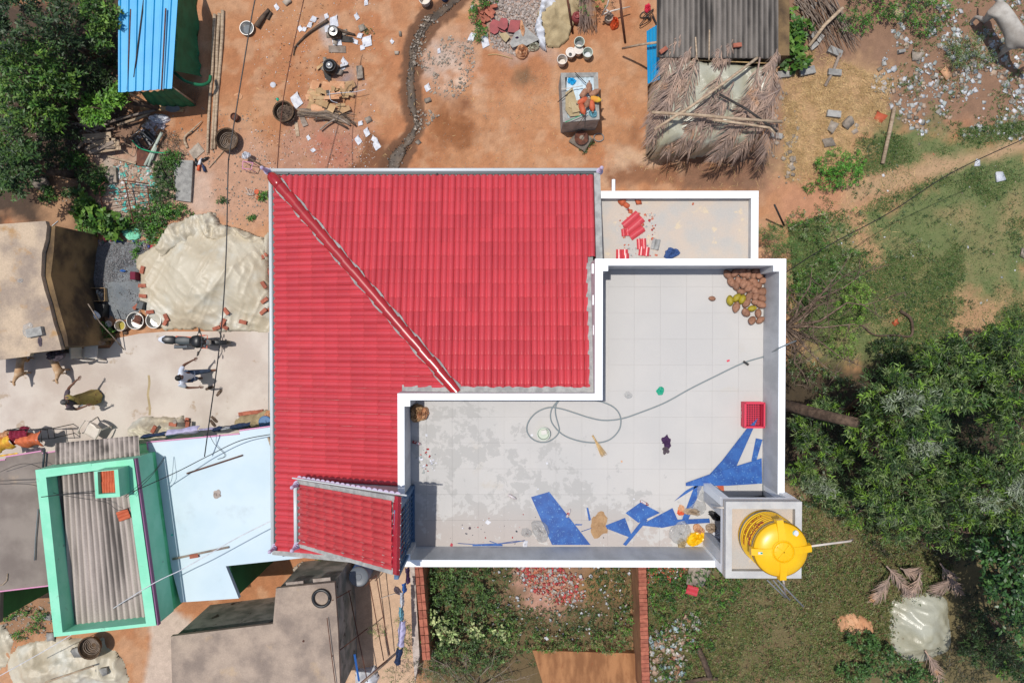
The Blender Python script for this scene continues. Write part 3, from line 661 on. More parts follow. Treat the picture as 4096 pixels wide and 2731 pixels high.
# ---- tank tower
TX1, TX2, TY1, TY2 = P(2903, 2150, 7.55).x, P(3207, 2150, 7.55).x, P(3050, 2006, 7.55).y, P(3050, 2312, 7.55).y
pw_ = .17
for (x, y) in ((TX1+pw_/2, TY1-pw_/2), (TX2-pw_/2, TY1-pw_/2), (TX1+pw_/2, TY2+pw_/2), (TX2-pw_/2, TY2+pw_/2)):
    mb = MB(); mb.box((x, y, (ZT+7.15)/2), (pw_, pw_, 7.15-ZT)); part(mb, 'tower_post', 'white_paint')
mb = MB(); cx, cy = (TX1+TX2)/2, (TY1+TY2)/2
mb.box((cx, TY1-.06, 7.24), (TX2-TX1-.02, .12, .16)); mb.box((TX1+.06, cy, 7.235), (.118, TY1-TY2-.02, .15)); part(mb, 'tower_beam', 'white_paint')
mb = MB(); pass
for c_, d_ in (((TX1+.09, TY1-.30, 6.5), (.16, .24, 1.6)), ((TX1+.09, TY2+.31, 6.5), (.16, .26, 1.6)), ((TX2-.1, cy, 6.4), (.14, TY1-TY2-.36, 1.7)), ((cx, TY2+.1, 6.4), (TX2-TX1-.36, .14, 1.7))):
    mb = MB(); mb.box(c_, d_); part(mb, 'tower_wall', 'grey_plaster')
mb = MB(); mb.box((cx, cy, 7.36), (TX2-TX1, TY1-TY2, .08)); part(mb, 'tank_tray', 'terrace_low')
for (a, b, c_, d_) in ((TX1, TX2, TY1-.15, TY1), (TX1, TX2, TY2, TY2+.15), (TX1, TX1+.13, TY2+.15, TY1-.15), (TX2-.14, TX2, TY2+.15, TY1-.15)):
    mb = MB(); mb.box(((a+b)/2, (c_+d_)/2, 7.475), (b-a, d_-c_, .15)); part(mb, 'tray_rim', 'grey_light')
# ---------------------------------------------------------------- builders for loose things
def flat(name, label, cat, poly, z, th, mt, group=None, tilt=0, parent=None, kind=None):
    pw = PP(poly, z+th); c = sum(pw, V3())/len(pw); mb = MB(); n = len(pw)
    z1 = [z+th+tilt*(p.y-c.y) for p in pw]; z0 = [q-th for q in z1]
    mb.prism([(p.x, p.y) for p in pw], z0, z1)
    if parent is not None: return mb.build(name, mt, parent)
    return solo(mb, name, mt, label, cat, V3((c.x, c.y, z)), group, kind=kind)
def crumple(name, label, cat, px, py, z, rx, ry, h, mt, ang=0, seed=0, group=None, sharp=.5, n=18, parent=None, sink=.0):
    """a lumpy folded cloth, bag or paper lying on something; radii in metres"""
    c = P(px, py, z); mb = MB(); nr = 9; V = []; Fs = []; n = 22; rj = random.Random(seed*7+int(px))
    ca, sa = math.cos(ang), math.sin(ang)
    for k in range(nr+1):
        t = k/nr
        for j in range(n):
            a = 2*PI*j/n; q = 1+sharp*(float(fbm(math.cos(a)*1.6+seed*3.1, math.sin(a)*1.6+seed, 3, seed))-.5)*1.6
            r = math.sin(t*PI/2)*q; x = math.cos(a)*r*rx; y = math.sin(a)*r*ry
            zz = h*(1-t**2.2)*(.55+.9*float(ridge(x/max(rx, .01)*1.4+seed, y/max(ry, .01)*1.4, 3, seed+5))*.8)*rj.uniform(.6, 1.25); zz = max(zz, .004) if k < nr else 0; x += rj.uniform(-.05, .05)*rx; y += rj.uniform(-.05, .05)*ry
            V.append((c.x+x*ca-y*sa, c.y+x*sa+y*ca, z+zz-sink))
    for k in range(nr):
        for j in range(n): Fs.append((k*n+j, k*n+(j+1) % n, (k+1)*n+(j+1) % n, (k+1)*n+j)[::-1])
    mb.add(V, [f[::-1] for f in Fs]); 
    if parent is not None: return mb.build(name, mt, parent, True)
    return solo(mb, name, mt, label, cat, V3((c.x, c.y, z)), group)
def heap(name, poly, cell, hf, mt, z0=0.0, edge=.08, seed=0, smooth=True, parent=None, zp=None):
    """draped sheet or mound over a pixel polygon; hf(x, y, d)->height"""
    pw = PP(poly, z0 if zp is None else zp); x0, x1 = min(p.x for p in pw)-.2, max(p.x for p in pw)+.2; y0, y1 = min(p.y for p in pw)-.2, max(p.y for p in pw)+.2
    xs = np.arange(x0, x1, cell); ys = np.arange(y0, y1, cell); X, Y = np.meshgrid(xs, ys); pl = [(p.x, p.y) for p in pw]
    d = sdist(X, Y, pl)+(fbm(X*3, Y*3, 3, seed)-.5)*edge*2; Z = z0+hf(X, Y, np.maximum(d, 0)); 
    ok = d > 0; I = np.arange(X.size).reshape(X.shape); Z = np.where(ok, Z, z0-.01)
    cellok = (ok[:-1, :-1].astype(int)+ok[:-1, 1:]+ok[1:, 1:]+ok[1:, :-1]) >= 2
    Fq = np.stack([I[:-1, :-1], I[:-1, 1:], I[1:, 1:], I[1:, :-1]], -1)[cellok]
    used = np.unique(Fq); mp = np.zeros(X.size, int); mp[used] = np.arange(len(used)); V = np.stack([X.ravel(), Y.ravel(), Z.ravel()], 1)[used]
    off = np.array([0, 0, 0.]) if parent is None else np.array(parent.location)
    loc = None
    if parent is None: loc = np.array([V[:, 0].mean(), V[:, 1].mean(), z0]); off = loc
    o = link(name, raw_mesh(name, V-off, mp[Fq], smooth), mt, parent)
    if loc is not None: o.location = loc
    return o
def wrinkle(X, Y, s, amp, sc=1.0, ang=0.0, el=1.0, p=2.5):
    c, q = math.cos(ang), math.sin(ang); u = (X*c+Y*q)*sc; v = (-X*q+Y*c)*sc*el
    wx = fbm(u*.8, v*.8, 3, s)*2.2; r = (1-np.abs(2*vnoise(u+wx, v+wx*.7, s+3)-1))**p+.5*(1-np.abs(2*vnoise(u*2.3-wx, v*2.3+wx, s+9)-1))**p; return (r-.4)*amp
def scatter_pts(poly, n, seed=0, dens=None):
    rg = np.random.default_rng(seed+100); a = np.array(poly, float); x0, y0 = a.min(0); x1, y1 = a.max(0); out = []
    tot = 0
    for _ in range(12):
        x = rg.uniform(x0, x1, n*2); y = rg.uniform(y0, y1, n*2); ok = inpoly(x, y, poly)
        if dens is not None: ok &= rg.random(n*2) < dens(x, y)
        out.append(np.stack([x[ok], y[ok]], 1)); tot += ok.sum()
        if tot >= n: break
    return np.concatenate(out)[:n]
CUBE = np.array([(-1, -1, -1), (1, -1, -1), (1, 1, -1), (-1, 1, -1), (-1, -1, 1), (1, -1, 1), (1, 1, 1), (-1, 1, 1)], float)*.5
CF = np.array([(0, 3, 2, 1), (4, 5, 6, 7), (0, 1, 5, 4), (1, 2, 6, 5), (2, 3, 7, 6), (3, 0, 4, 7)])
def lumps(name, poly, n, smin, smax, mt, z=0, seed=0, flatness=.6, aspect=1.0, cols=None, label=None, cat=None, dens=None, jit=.35, kind='stuff', piled=None, parent=None):
    rg = np.random.default_rng(seed); pts = scatter_pts(poly, n, seed, dens); n = len(pts); W = PA(pts, z)
    s = smin+(smax-smin)*rg.random(n)**2.2; dim = np.stack([s*aspect, s*rg.uniform(.6, 1, n), s*flatness*rg.uniform(.5, 1, n)], 1)
    V = CUBE[None]*dim[:, None]*(1+rg.uniform(-jit, jit, (n, 8, 3))); 
    a = rg.uniform(0, 2*PI, n); b = rg.uniform(-.35, .35, n); ca, sa, cb, sb = np.cos(a), np.sin(a), np.cos(b), np.sin(b)
    x, y, zz = V[..., 0], V[..., 1], V[..., 2]; y2 = y*cb[:, None]-zz*sb[:, None]; z2 = y*sb[:, None]+zz*cb[:, None]
    V = np.stack([x*ca[:, None]-y2*sa[:, None], x*sa[:, None]+y2*ca[:, None], z2], -1)
    zz = dim[:, 2]*.4+(piled(W[:, 0], W[:, 1]) if piled is not None else 0)
    V += np.stack([W[:, 0], W[:, 1], W[:, 2]+zz], -1)[:, None]
    Fq = (CF[None]+np.arange(n)[:, None, None]*8).reshape(-1, 4); col = None
    if cols is not None: cc = np.array([c[:3] for c in cols])[rg.integers(0, len(cols), n)]*rg.uniform(.85, 1.15, (n, 1)); col = np.repeat(cc, 8, 0)
    off = np.zeros(3) if parent is None else np.array(parent.location)
    o = link(name, raw_mesh(name, V.reshape(-1, 3)-off, Fq, False, col), mt, parent)
    return tag(o, label, cat, kind=kind)
def blades(name, poly, n, L, W, mt, z=0, seed=0, cols=None, label=None, cat=None, dens=None, lay=.2, kind='stuff', ang=None, pile=0.0, parent=None):
    """thin slivers: straw (lay small) or upright grass (lay ~1)"""
    rg = np.random.default_rng(seed); pts = scatter_pts(poly, n, seed, dens); n = len(pts); B = PA(pts, z); a = rg.uniform(0, 2*PI, n) if ang is None else rg.normal(ang[0], ang[1], n)
    l = L*rg.uniform(.5, 1.3, n); up = np.abs(rg.normal(0, lay, n)); d = np.stack([np.cos(a)*np.cos(up), np.sin(a)*np.cos(up), np.sin(up)], 1)
    s = np.stack([-np.sin(a), np.cos(a), rg.normal(0, .5, n)], 1); s /= np.linalg.norm(s, axis=1)[:, None]; w_ = (W*rg.uniform(.6, 1.3, n))[:, None]
    B[:, 2] += rg.uniform(.002, .015+pile, n); T = B+d*l[:, None]; Mi = (B+T)/2+s*rg.normal(0, .04, n)[:, None]*l[:, None]
    V = np.stack([B-s*w_*.5, B+s*w_*.5, Mi+s*w_*.5, Mi-s*w_*.5, T], 1)
    i = np.arange(n)[:, None]*5; Fq = np.concatenate([i+np.array([[0, 1, 2, 3]]), i+np.array([[3, 2, 4, 4]])], 0)
    # degenerate quads avoided: build quads only, tips doubled
    V = np.concatenate([V, (T+s*w_*.12)[:, None]], 1); i = np.arange(n)[:, None]*6; Fq = np.concatenate([i+np.array([[0, 1, 2, 3]]), i+np.array([[3, 2, 5, 4]])], 0)
    col = None
    if cols is not None: cc = np.array([c[:3] for c in cols])[rg.integers(0, len(cols), n)]*rg.uniform(.8, 1.2, (n, 1)); col = np.repeat(cc, 6, 0)
    off = np.zeros(3) if parent is None else np.array(parent.location)
    return tag(link(name, raw_mesh(name, V.reshape(-1, 3)-off, Fq, False, col), mt, parent), label, cat, kind=kind)
def stick(name, label, cat, pts, r, mt, group=None, n=7, parent=None, wob=0.0, smooth=True):
    W = []
    for i, q in enumerate(pts): W.append(P(*q))
    if len(W) == 2 and wob: W = [W[0]+(W[1]-W[0])*t+V3((random.uniform(-wob, wob), random.uniform(-wob, wob), 0))*(0 < t < 1) for t in (0, .2, .4, .6, .8, 1)]
    rs = r if not isinstance(r, tuple) else [r[0]+(r[1]-r[0])*i/(len(W)-1) for i in range(len(W))]
    mb = MB(); mb.tube(W, rs, n)
    if parent is not None: return mb.build(name, mt, parent, smooth)
    return solo(mb, name, mt, label, cat, W[0].copy(), group, smooth)
def smoothpath(pts, k=6):
    out = []; n = len(pts)
    for i in range(n-1):
        p0, p1, p2, p3 = pts[max(i-1, 0)], pts[i], pts[i+1], pts[min(i+2, n-1)]
        for j in range(k):
            t = j/k; out.append(tuple(.5*((2*b)+(-a+c)*t+(2*a-5*b+4*c-d)*t*t+(-a+3*b-3*c+d)*t**3) for a, b, c, d in zip(p0, p1, p2, p3)))
    out.append(tuple(pts[-1])); return out
BRICKM = None
def brick_mesh(d=(.23, .11, .075), name='brick', jit=.006):
    mb = MB(); mb.box((0, 0, d[2]/2), d); me = bpy.data.meshes.new(name)
    me.from_pydata([(p[0]+random.uniform(-jit, jit), p[1]+random.uniform(-jit, jit), p[2]+random.uniform(-jit*.5, jit*.5)) for p in mb.v], [], mb.f); return me
BM = [brick_mesh() for _ in range(4)]
for q in BM: q.materials.append(MT['brick'])
def settle(x, y, ob, r=.12):
    o = bpy.data.objects[ob]; me = o.data; V = np.empty(len(me.vertices)*3, np.float32); me.vertices.foreach_get('co', V); V = V.reshape(-1, 3)+np.array(o.location, np.float32); k = np.hypot(V[:, 0]-x, V[:, 1]-y) < r; return float(V[k, 2].mean()) if k.any() else None
def brick(px, py, z, ang, label, group='bricks holding down the plastic sheet', name='brick', parent=None, me=None, tilt=0, cat='brick'):
    o = link(name, me or random.choice(BM), None, parent); o.location = P(px, py, z)-(parent.location if parent else V3()); o.rotation_euler = (tilt, 0, math.radians(ang))
    if parent is None: tag(o, label, cat, group)
    return o
def leafmesh(B, D, Nn, L, W, cols, fold=.18):
    """B base points, D unit directions, Nn normals"""
    n = len(B); Sd = np.cross(D, Nn); Sd /= np.linalg.norm(Sd, axis=1)[:, None]+1e-9; L = np.asarray(L).reshape(-1, 1)*np.ones((n, 1)); W = np.asarray(W).reshape(-1, 1)*np.ones((n, 1))
    mid = B+D*L*.45-Nn*L*.02; tip = B+D*L-Nn*L*fold
    V = np.stack([B, mid+Sd*W*.5, tip, mid-Sd*W*.5], 1).reshape(-1, 3); Fq = np.arange(4*n).reshape(n, 4)
    return V, Fq, np.repeat(cols, 4, 0)
def foliage(name, blobs, dens, nl, L, W, cols, mt='leaf', seed=0, parent=None, up=.7, twig=.0, spread=.9, jitter=.42, flat_=1.0):
    """blobs: (centre Vector, rx, ry, rz); dens tips per unit of surface"""
    rg = np.random.default_rng(seed); Bs, Ds, Ns, Cs, Ls = [], [], [], [], []; CC = np.array([c[:3] for c in cols])
    for bi, (c, rx, ry, rz) in enumerate(blobs):
        nt_ = max(4, int(dens*(rx*ry+rx*rz+ry*rz)*2)); u = rg.normal(size=(nt_, 3)); u[:, 2] = u[:, 2]*.8+.35; u /= np.linalg.norm(u, axis=1)[:, None]
        # lumpy shell: keep some directions, fade others
        lump = fbm(u[:, 0]*2.2+bi*7, u[:, 1]*2.2+u[:, 2]*1.5, 3, seed+bi); rad = (.62+.75*lump)*rg.uniform(.75, 1.05, nt_); T = np.array(c)+u*rad[:, None]*np.array([rx, ry, rz])
        keep = lump > {'crown': .47, 'weeds': .3}.get(name, .4); T, u = T[keep], u[keep]; nt_ = len(T); tc = CC[rg.integers(0, len(CC), nt_)]*rg.uniform(1-jitter, 1+jitter, (nt_, 1))
        for k in range(nl):
            d = u*.35+rg.normal(size=(nt_, 3))*spread*.6; d[:, 2] = d[:, 2]*.6*flat_+.12; d /= np.linalg.norm(d, axis=1)[:, None]
            nn = rg.normal(size=(nt_, 3))*.45; nn[:, 2] += up+.4; nn -= d*(nn*d).sum(1)[:, None]; nn /= np.linalg.norm(nn, axis=1)[:, None]
            Bs.append(T-u*(twig*rg.random((nt_, 1)))+rg.normal(size=(nt_, 3))*.02); Ds.append(d); Ns.append(nn); Cs.append(tc*rg.uniform(.85, 1.15, (nt_, 1))); Ls.append(L*rg.uniform(.6, 1.25, nt_))
    B = np.concatenate(Bs); Ls = np.concatenate(Ls); V, Fq, cc = leafmesh(B, np.concatenate(Ds), np.concatenate(Ns), Ls, W*Ls/L, np.concatenate(Cs))
    V[:, 2] = np.maximum(V[:, 2], .01); off = np.zeros(3) if parent is None else np.array(parent.location)
    return link(name, raw_mesh(name, V-off, Fq, False, cc), MT[mt], parent)
def branches(parent, base, blobs, r0, mt='bark', name='branch', fork=.45, seed=0):
    rg = random.Random(seed); top = sum((b[0] for b in blobs), V3())/len(blobs); f = base+(top-base)*fork; f.x += rg.uniform(-.15, .15); f.y += rg.uniform(-.15, .15)
    mb = MB(); mid = (base+f)/2+V3((rg.uniform(-.08, .08), rg.uniform(-.08, .08), 0)); mb.tube([base-V3((0, 0, .1)), mid, f], [r0, r0*.85, r0*.7], 8); mb.build('trunk', MT[mt], parent, True)
    for b in blobs:
        mb = MB(); e = b[0]; m = (f+e)/2+V3((rg.uniform(-.2, .2), rg.uniform(-.2, .2), rg.uniform(0, .15))); mb.tube([f, m, e], [r0*.5, r0*.3, r0*.1], 6)
        for k in range(3):
            s = m+(e-m)*rg.uniform(.1, .9); q = s+V3((rg.uniform(-1, 1)*b[1]*.7, rg.uniform(-1, 1)*b[2]*.7, rg.uniform(-.1, .6)*b[3])); mb.tube([s, (s+q)/2+V3((0, 0, .06)), q], [r0*.2, r0*.13, r0*.05], 4)
        mb.build(name, MT[mt], parent, True)
G1 = [C(92, 128, 46), C(70, 112, 40), C(56, 92, 36), C(108, 142, 56)]      # bright broad leaves
G2 = [C(84, 118, 50), C(112, 136, 66), C(60, 92, 42), C(150, 162, 130)]    # greyish feathery leaves
G3 = [C(74, 122, 44), C(96, 146, 50), C(60, 100, 40)]
G4 = [C(50, 84, 40), C(66, 98, 44), C(84, 108, 54)]
G5 = [C(110, 124, 66), C(130, 132, 80), C(90, 108, 54), C(140, 118, 84)]
def plant(name, label, cat, blobs_px, dens, nl, L, W, cols, mt='leaf', seed=0, group=None, trunk=.0, up=.7, twig=.05, tp=None, spread=.9, kind=None, bname='crown', branchmt='bark', fork=.45):
    bl = [(P(x, y, z), rx, ry, rz) for x, y, z, rx, ry, rz in blobs_px]
    c = sum((b[0] for b in bl), V3())/len(bl); base = V3((c.x, c.y, 0)) if tp is None else P(tp[0], tp[1], 0)
    if trunk == 0:
        o = foliage(name, bl, dens, nl, L, W, cols, mt, seed, None, up, twig, spread); me = o.data; n = len(me.vertices); co = np.empty(n*3, np.float32); me.vertices.foreach_get('co', co); co = co.reshape(-1, 3)-np.array(base, np.float32); me.vertices.foreach_set('co', co.ravel()); o.location = base
        return tag(o, label, cat, group, kind)
    t = thing(name, label, cat, base, group); foliage(bname, bl, dens, nl, L, W, cols, mt, seed, t, up, twig, spread); branches(t, base, bl, trunk, branchmt, fork=fork, seed=seed); return t
def frond(px0, py0, px1, py1, z0, z1, label, side=.42, n=46, seed=0, group='dried palm fronds on the shelter', droop=.0, mt='palm_dry', parent=None, cat='palm frond', mid=None):
    rg = random.Random(seed); a, b = P(px0, py0, z0), P(px1, py1, z1); t_ = thing('palm_frond', label, cat, a, group)
    zm = mid if mid is not None else (z0+z1)/2+.12; m = (a+b)/2+V3((rg.uniform(-.1, .1), rg.uniform(-.1, .1), 0)); m.z = zm
    f = lambda t: a*(1-t)**2+m*2*t*(1-t)+b*t*t
    mb = MB(); mb.tube([f(i/8) for i in range(9)], [.028-.024*i/8 for i in range(9)], 5); mb.build('rachis', MT[mt], t_, True)
    mb = MB(); L0 = side
    for i in range(n):
        t = .12+.86*i/n; p = f(t); d = (f(min(t+.02, 1))-f(t-.02)).normalized(); s = V3((-d.y, d.x, 0)).normalized()
        for sg in (-1, 1):
            L_ = L0*(1-.55*abs(t-.4)**1.2*1.6)*rg.uniform(.75, 1.2); ang = rg.uniform(.35, .75)*(1 if t < .8 else .7); dd = (d*math.cos(ang)+s*sg*math.sin(ang)).normalized()
            q1 = p+dd*L_*.5+V3((0, 0, rg.uniform(-.02, .03))); q2 = p+dd*L_*.92+d*L_*.12+V3((0, 0, -rg.uniform(.02, .10)-droop*L_)); wv = V3((-dd.y, dd.x, rg.uniform(-.6, .6))).normalized()*.011
            mb.add([p-wv*.5, p+wv*.5, q1+wv, q1-wv, q2+wv*.2, q2-wv*.2], [(0, 1, 2, 3), (3, 2, 4, 5)])
    o = mb.build('leaflets', MT[mt], t_); o['kind'] = 'stuff'; return t_
def corr(name, corners, z, pitch, amp, mt, parent=None, th=.006, seg=4, nv=2, trap=False, rough=0):
    """corrugated sheet between pixel corners a,b (along the waves' row) and d,c ; z list of 4"""
    a, b, c, d = [P(x, y, zz) for (x, y), zz in zip(corners, z)]; n = max(2, int((b-a).length/pitch))
    def fn(u, v):
        p = a*(1-u)*(1-v)+b*u*(1-v)+c*u*v+d*(1-u)*v; ph = (u*n) % 1.0
        h = amp*(math.cos(2*PI*ph)) if not trap else amp*(1 if ph < .18 else (-1 if .28 < ph < .9 else (1-(ph-.18)/.1*2 if ph <= .28 else (ph-.9)/.1*2-1)))
        return V3((p.x, p.y, p.z+h))
    mb = MB()
    if trap:
        us = sorted(set([min(1, (k+q)/n) for k in range(n) for q in (0, .18, .28, .9)]+[1.0])); N_ = len(us)-1; mb.grid(lambda u, v: fn(us[int(round(u*N_))]-1e-6*(us[int(round(u*N_))] == 1), v), N_, nv, th)
    else: mb.grid(fn, n*seg, nv, th)
    o = mb.build(name, mt, parent, smooth=not trap)
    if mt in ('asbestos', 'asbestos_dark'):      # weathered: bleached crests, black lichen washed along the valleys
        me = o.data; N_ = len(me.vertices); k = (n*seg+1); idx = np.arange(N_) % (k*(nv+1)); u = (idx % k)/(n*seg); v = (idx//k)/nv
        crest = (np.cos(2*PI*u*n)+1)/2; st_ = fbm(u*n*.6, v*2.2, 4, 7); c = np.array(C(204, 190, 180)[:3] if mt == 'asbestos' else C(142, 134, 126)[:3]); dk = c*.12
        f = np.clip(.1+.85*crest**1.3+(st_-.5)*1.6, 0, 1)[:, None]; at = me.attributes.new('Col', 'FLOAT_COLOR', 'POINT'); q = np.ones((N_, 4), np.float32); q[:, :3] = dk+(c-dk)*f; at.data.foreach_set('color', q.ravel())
    return o
def bucket(label, px, py, r, h, mt, z=0, cat='bucket', name='bucket', group=None, inner='clear', fill=None, fz=.3, lid=None, taper=.85, rim=.012, handle=True):
    c = P(px, py, z); t = thing(name, label, cat, c, group); mb = MB(); k = r*taper
    mb.lathe([(k, .0), (r, h-.02), (r+rim, h-.02), (r+rim, h), (r-.006, h), (r-.012, h-.03), (k-.01, .015), (0, .012)], c, 24); mb.build('body', mt, t, True, auto=45)
    if fill is not None: mb = MB(); rr = k+(r-k)*fz-.012; mb.lathe([(rr, h*fz-.01), (rr, h*fz), (0, h*fz+.005)], c, 20); mb.build('contents', fill, t)
    if lid is not None: mb = MB(); mb.lathe([(r+rim+.004, h-.02), (r+rim+.004, h+.012), (r*.8, h+.014), (r*.78, h+.006), (0, h+.006)], c, 24); mb.build('lid', lid, t, True, auto=45)
    if handle: mb = MB(); mb.tube([c+V3((math.cos(a)*(r+.012), math.sin(a)*(r+.012), h-.05-.5*r*math.sin((a-.3)/PI*PI))) for a in [.3+PI*i/10 for i in range(11)]], .004, 4); mb.build('handle', 'steel_dark', t)
    return t
def blob(name, mt, parent, c, rx, ry, rz, seed=0, amp=.12, n=14, m=9, rz_ang=0):
    mb = MB(); V = []; 
    for i in range(m+1):
        t = PI*i/m
        for j in range(n):
            a = 2*PI*j/n; u = V3((math.sin(t)*math.cos(a), math.sin(t)*math.sin(a), math.cos(t))); q = 1+amp*(float(fbm(u.x*1.8+seed*3, u.y*1.8+u.z*1.3, 3, seed))-.5)*2
            x, y = u.x*rx*q, u.y*ry*q; V.append(V3(c)+V3((x*math.cos(rz_ang)-y*math.sin(rz_ang), x*math.sin(rz_ang)+y*math.cos(rz_ang), u.z*rz*q)))
    Fs = [(i*n+j, (i+1)*n+j, (i+1)*n+(j+1) % n, i*n+(j+1) % n) for i in range(m) for j in range(n)]; mb.add(V, Fs); return mb.build(name, mt, parent, True)
# ---------------------------------------------------------------- top left: blue roofed pen
pen = thing('animal_pen', 'low pen with bright blue ribbed sheet roof and green net sides', 'animal pen', P(600, 250, 0))
zr = [1.95, 1.8, 1.72, 1.85]
corr('roof_sheet', [(474, -60), (716, -60), (689, 354), (474, 370)], zr, .21, .018, 'blue_roof', pen, trap=True)
for i, (a, b, m) in enumerate((((523, 38), (508, 360), 'rust'), ((580, -40), (536, 310), 'charred'), ((663, 35), (646, 362), 'rust'))): stick('roof_bar', 'dark bar lying on the blue pen roof, %s' % ('leftmost', 'slanting middle one', 'rightmost')[i], 'bar', [(a[0], a[1], 1.87), (b[0], b[1], 1.83)], .022, MT[m], 'bars on the blue pen roof')
def net(poly_t, poly_b, name='net_side', mt='green_net'):
    mb = MB(); A = [P(*q) for q in poly_t]; B = [P(*q) for q in poly_b]; n = len(A)-1
    def ev(L_, u): k = min(int(u*n), n-1); f = u*n-k; return L_[k]*(1-f)+L_[k+1]*f
    mb.grid(lambda u, v: ev(A, u)*(1-v)+ev(B, u)*v+V3((math.sin(u*26)*.03*v, math.cos(u*31)*.02, math.sin(u*17+v*5)*.02)), 30, 8, th=.01); return mb.build(name, MT[mt], pen, True)
net([(705, -60, 1.7), (700, 120, 1.65), (692, 285, 1.6)], [(790, -60, .25), (794, 200, .2), (806, 310, .12)])
net([(560, 368, 1.6), (630, 365, 1.6), (688, 352, 1.6)], [(596, 420, .3), (690, 426, .15), (782, 426, .03)])
mb = MB(); pts = smoothpath([(697, 290, 1.0), (740, 325, .9), (800, 340, .7), (835, 330, .5), (842, 305, .35)], 5); mb.tube([P(*q) for q in pts], .05, 7); mb.build('rolled_net', 'green_net', pen, True)
mb = MB()
for k in range(14):
    for a, b in (((697+k*4, 300+k*3, 1.3), (780+k*3, 425-k*7, .1)), ((700+k*7, 296+k*3, 1.2-.06*k), (705+k*6, 340+k*6, .8-.05*k))): mb.tube([P(*a), P(*b)], .004, 3)
o = mb.build('wire_mesh', 'steel_dark', pen)
for q in ((486, -20), (486, 352), (680, -20), (676, 342)): mb = MB(); p = P(q[0], q[1], 1.7); mb.tube([V3((p.x, p.y, 0)), p], .04, 6); mb.build('post', 'wood', pen, True)
mb = MB(); mb.tube([P(560, 366, 1.69), P(600, 320, 1.6)], .02, 5); mb.build('rail', 'wood', pen)
# poles, planks, roots
for i, (a, b) in enumerate((((861, 58), (829, 612)), ((879, 55), (846, 600)), ((893, 43), (858, 596)))):
    pts = [(a[0]+(b[0]-a[0])*t+random.uniform(-2.5, 2.5), a[1]+(b[1]-a[1])*t, .045) for t in (0, .2, .4, .6, .8, 1)]
    stick('wooden_pole', '%s of three long debarked poles laid beside the blue pen' % ('leftmost', 'middle', 'rightmost')[i], 'pole', pts, (.058, .04), 'wood', 'poles beside the blue pen', 8)
stick('wooden_pole', 'long weathered pole slanting above the plank pile, upper one', 'pole', [(432, 490, .3), (525, 462, .28), (622, 440, .1)], .045, 'wood_grey', 'poles over the firewood')
stick('wooden_pole', 'pale pole slanting above the plank pile, lower one', 'pole', [(470, 500, .25), (550, 475, .24), (600, 452, .1)], .04, 'wood', 'poles over the firewood')
plank_t = thing('plank_pile', 'pile of sawn weathered planks and offcuts beside the shrubs', 'plank pile', P(420, 570, 0))
for i, (c, L_, W_, a, z, m) in enumerate([((388, 545), .88, .18, 5, .36, 'wood'), ((385, 565), .8, .14, -2, .30, 'wood_grey'), ((395, 575), .7, .13, 20, .33, 'wood'), ((405, 590), .84, .12, 23, .38, 'wood_grey'), ((430, 600), .85, .12, 8, .28, 'wood'), ((455, 572), .28, .12, 90, .34, 'wood'), ((470, 580), .3, .1, 84, .3, 'wood'), ((440, 590), .3, .08, 2, .35, 'wood_grey'), ((488, 640), .9, .06, -15, .12, 'wood'), ((322, 580), .3, .07, 50, .2, 'wood'), ((370, 608), .5, .1, -30, .2, 'wood_grey')]):
    p = P(c[0], c[1], z); mb = MB(); mb.box((p.x, p.y, p.z), (L_, W_, .035), math.radians(a), rx=random.uniform(-.12, .12)); mb.build('plank', MT[m], plank_t)
root_t = thing('driftwood', 'gnarled dry tree root lying above the plank pile', 'tree root', P(370, 510, 0)); mb = MB(); rg = random.Random(4)
for k in range(26):
    a = rg.uniform(0, 2*PI); p0 = P(350+rg.uniform(-20, 60), 505+rg.uniform(-12, 20), .15+rg.uniform(0, .15)); p1 = p0+V3((math.cos(a)*rg.uniform(.15, .5), math.sin(a)*rg.uniform(.08, .3), rg.uniform(-.1, .15))); mb.tube([p0, (p0+p1)/2+V3((rg.uniform(-.06, .06), rg.uniform(-.06, .06), .05)), p1], [.05, .035, .008], 5)
o = mb.build('root', 'wood_grey', root_t, True); o['kind'] = 'stuff'
mb = MB(); mb.tube([P(300, 450, .5), P(325, 480, .42), P(355, 505, .3)], [.05, .09, .1], 7); mb.build('stem', 'wood', root_t, True)
stick('dead_branch', 'forked pale dead branch on earth beside the three long poles', 'branch', smoothpath([(808, 484, .05), (785, 505, .1), (758, 530, .1), (742, 545, .06), (738, 562, .05), (750, 592, .02)], 4), (.012, .05), 'wood')
stick('dead_branch', 'curved dark dead branch beside the upper cooking fire', 'branch', smoothpath([(1312, 82, .06), (1280, 100, .08), (1240, 128, .08), (1205, 160, .05), (1180, 190, .04), (1174, 222, .02)], 4), (.05, .018), 'bark')
stick('log', 'short dark split log beside the metal bowl', 'log', [(1076, 38, .09), (1050, 70, .09), (1026, 108, .09)], (.05, .1), 'bark')
stick('log', 'tapering dark log lying against the split log', 'log', [(1086, 50, .05), (1070, 78, .05)], .04, 'bark')
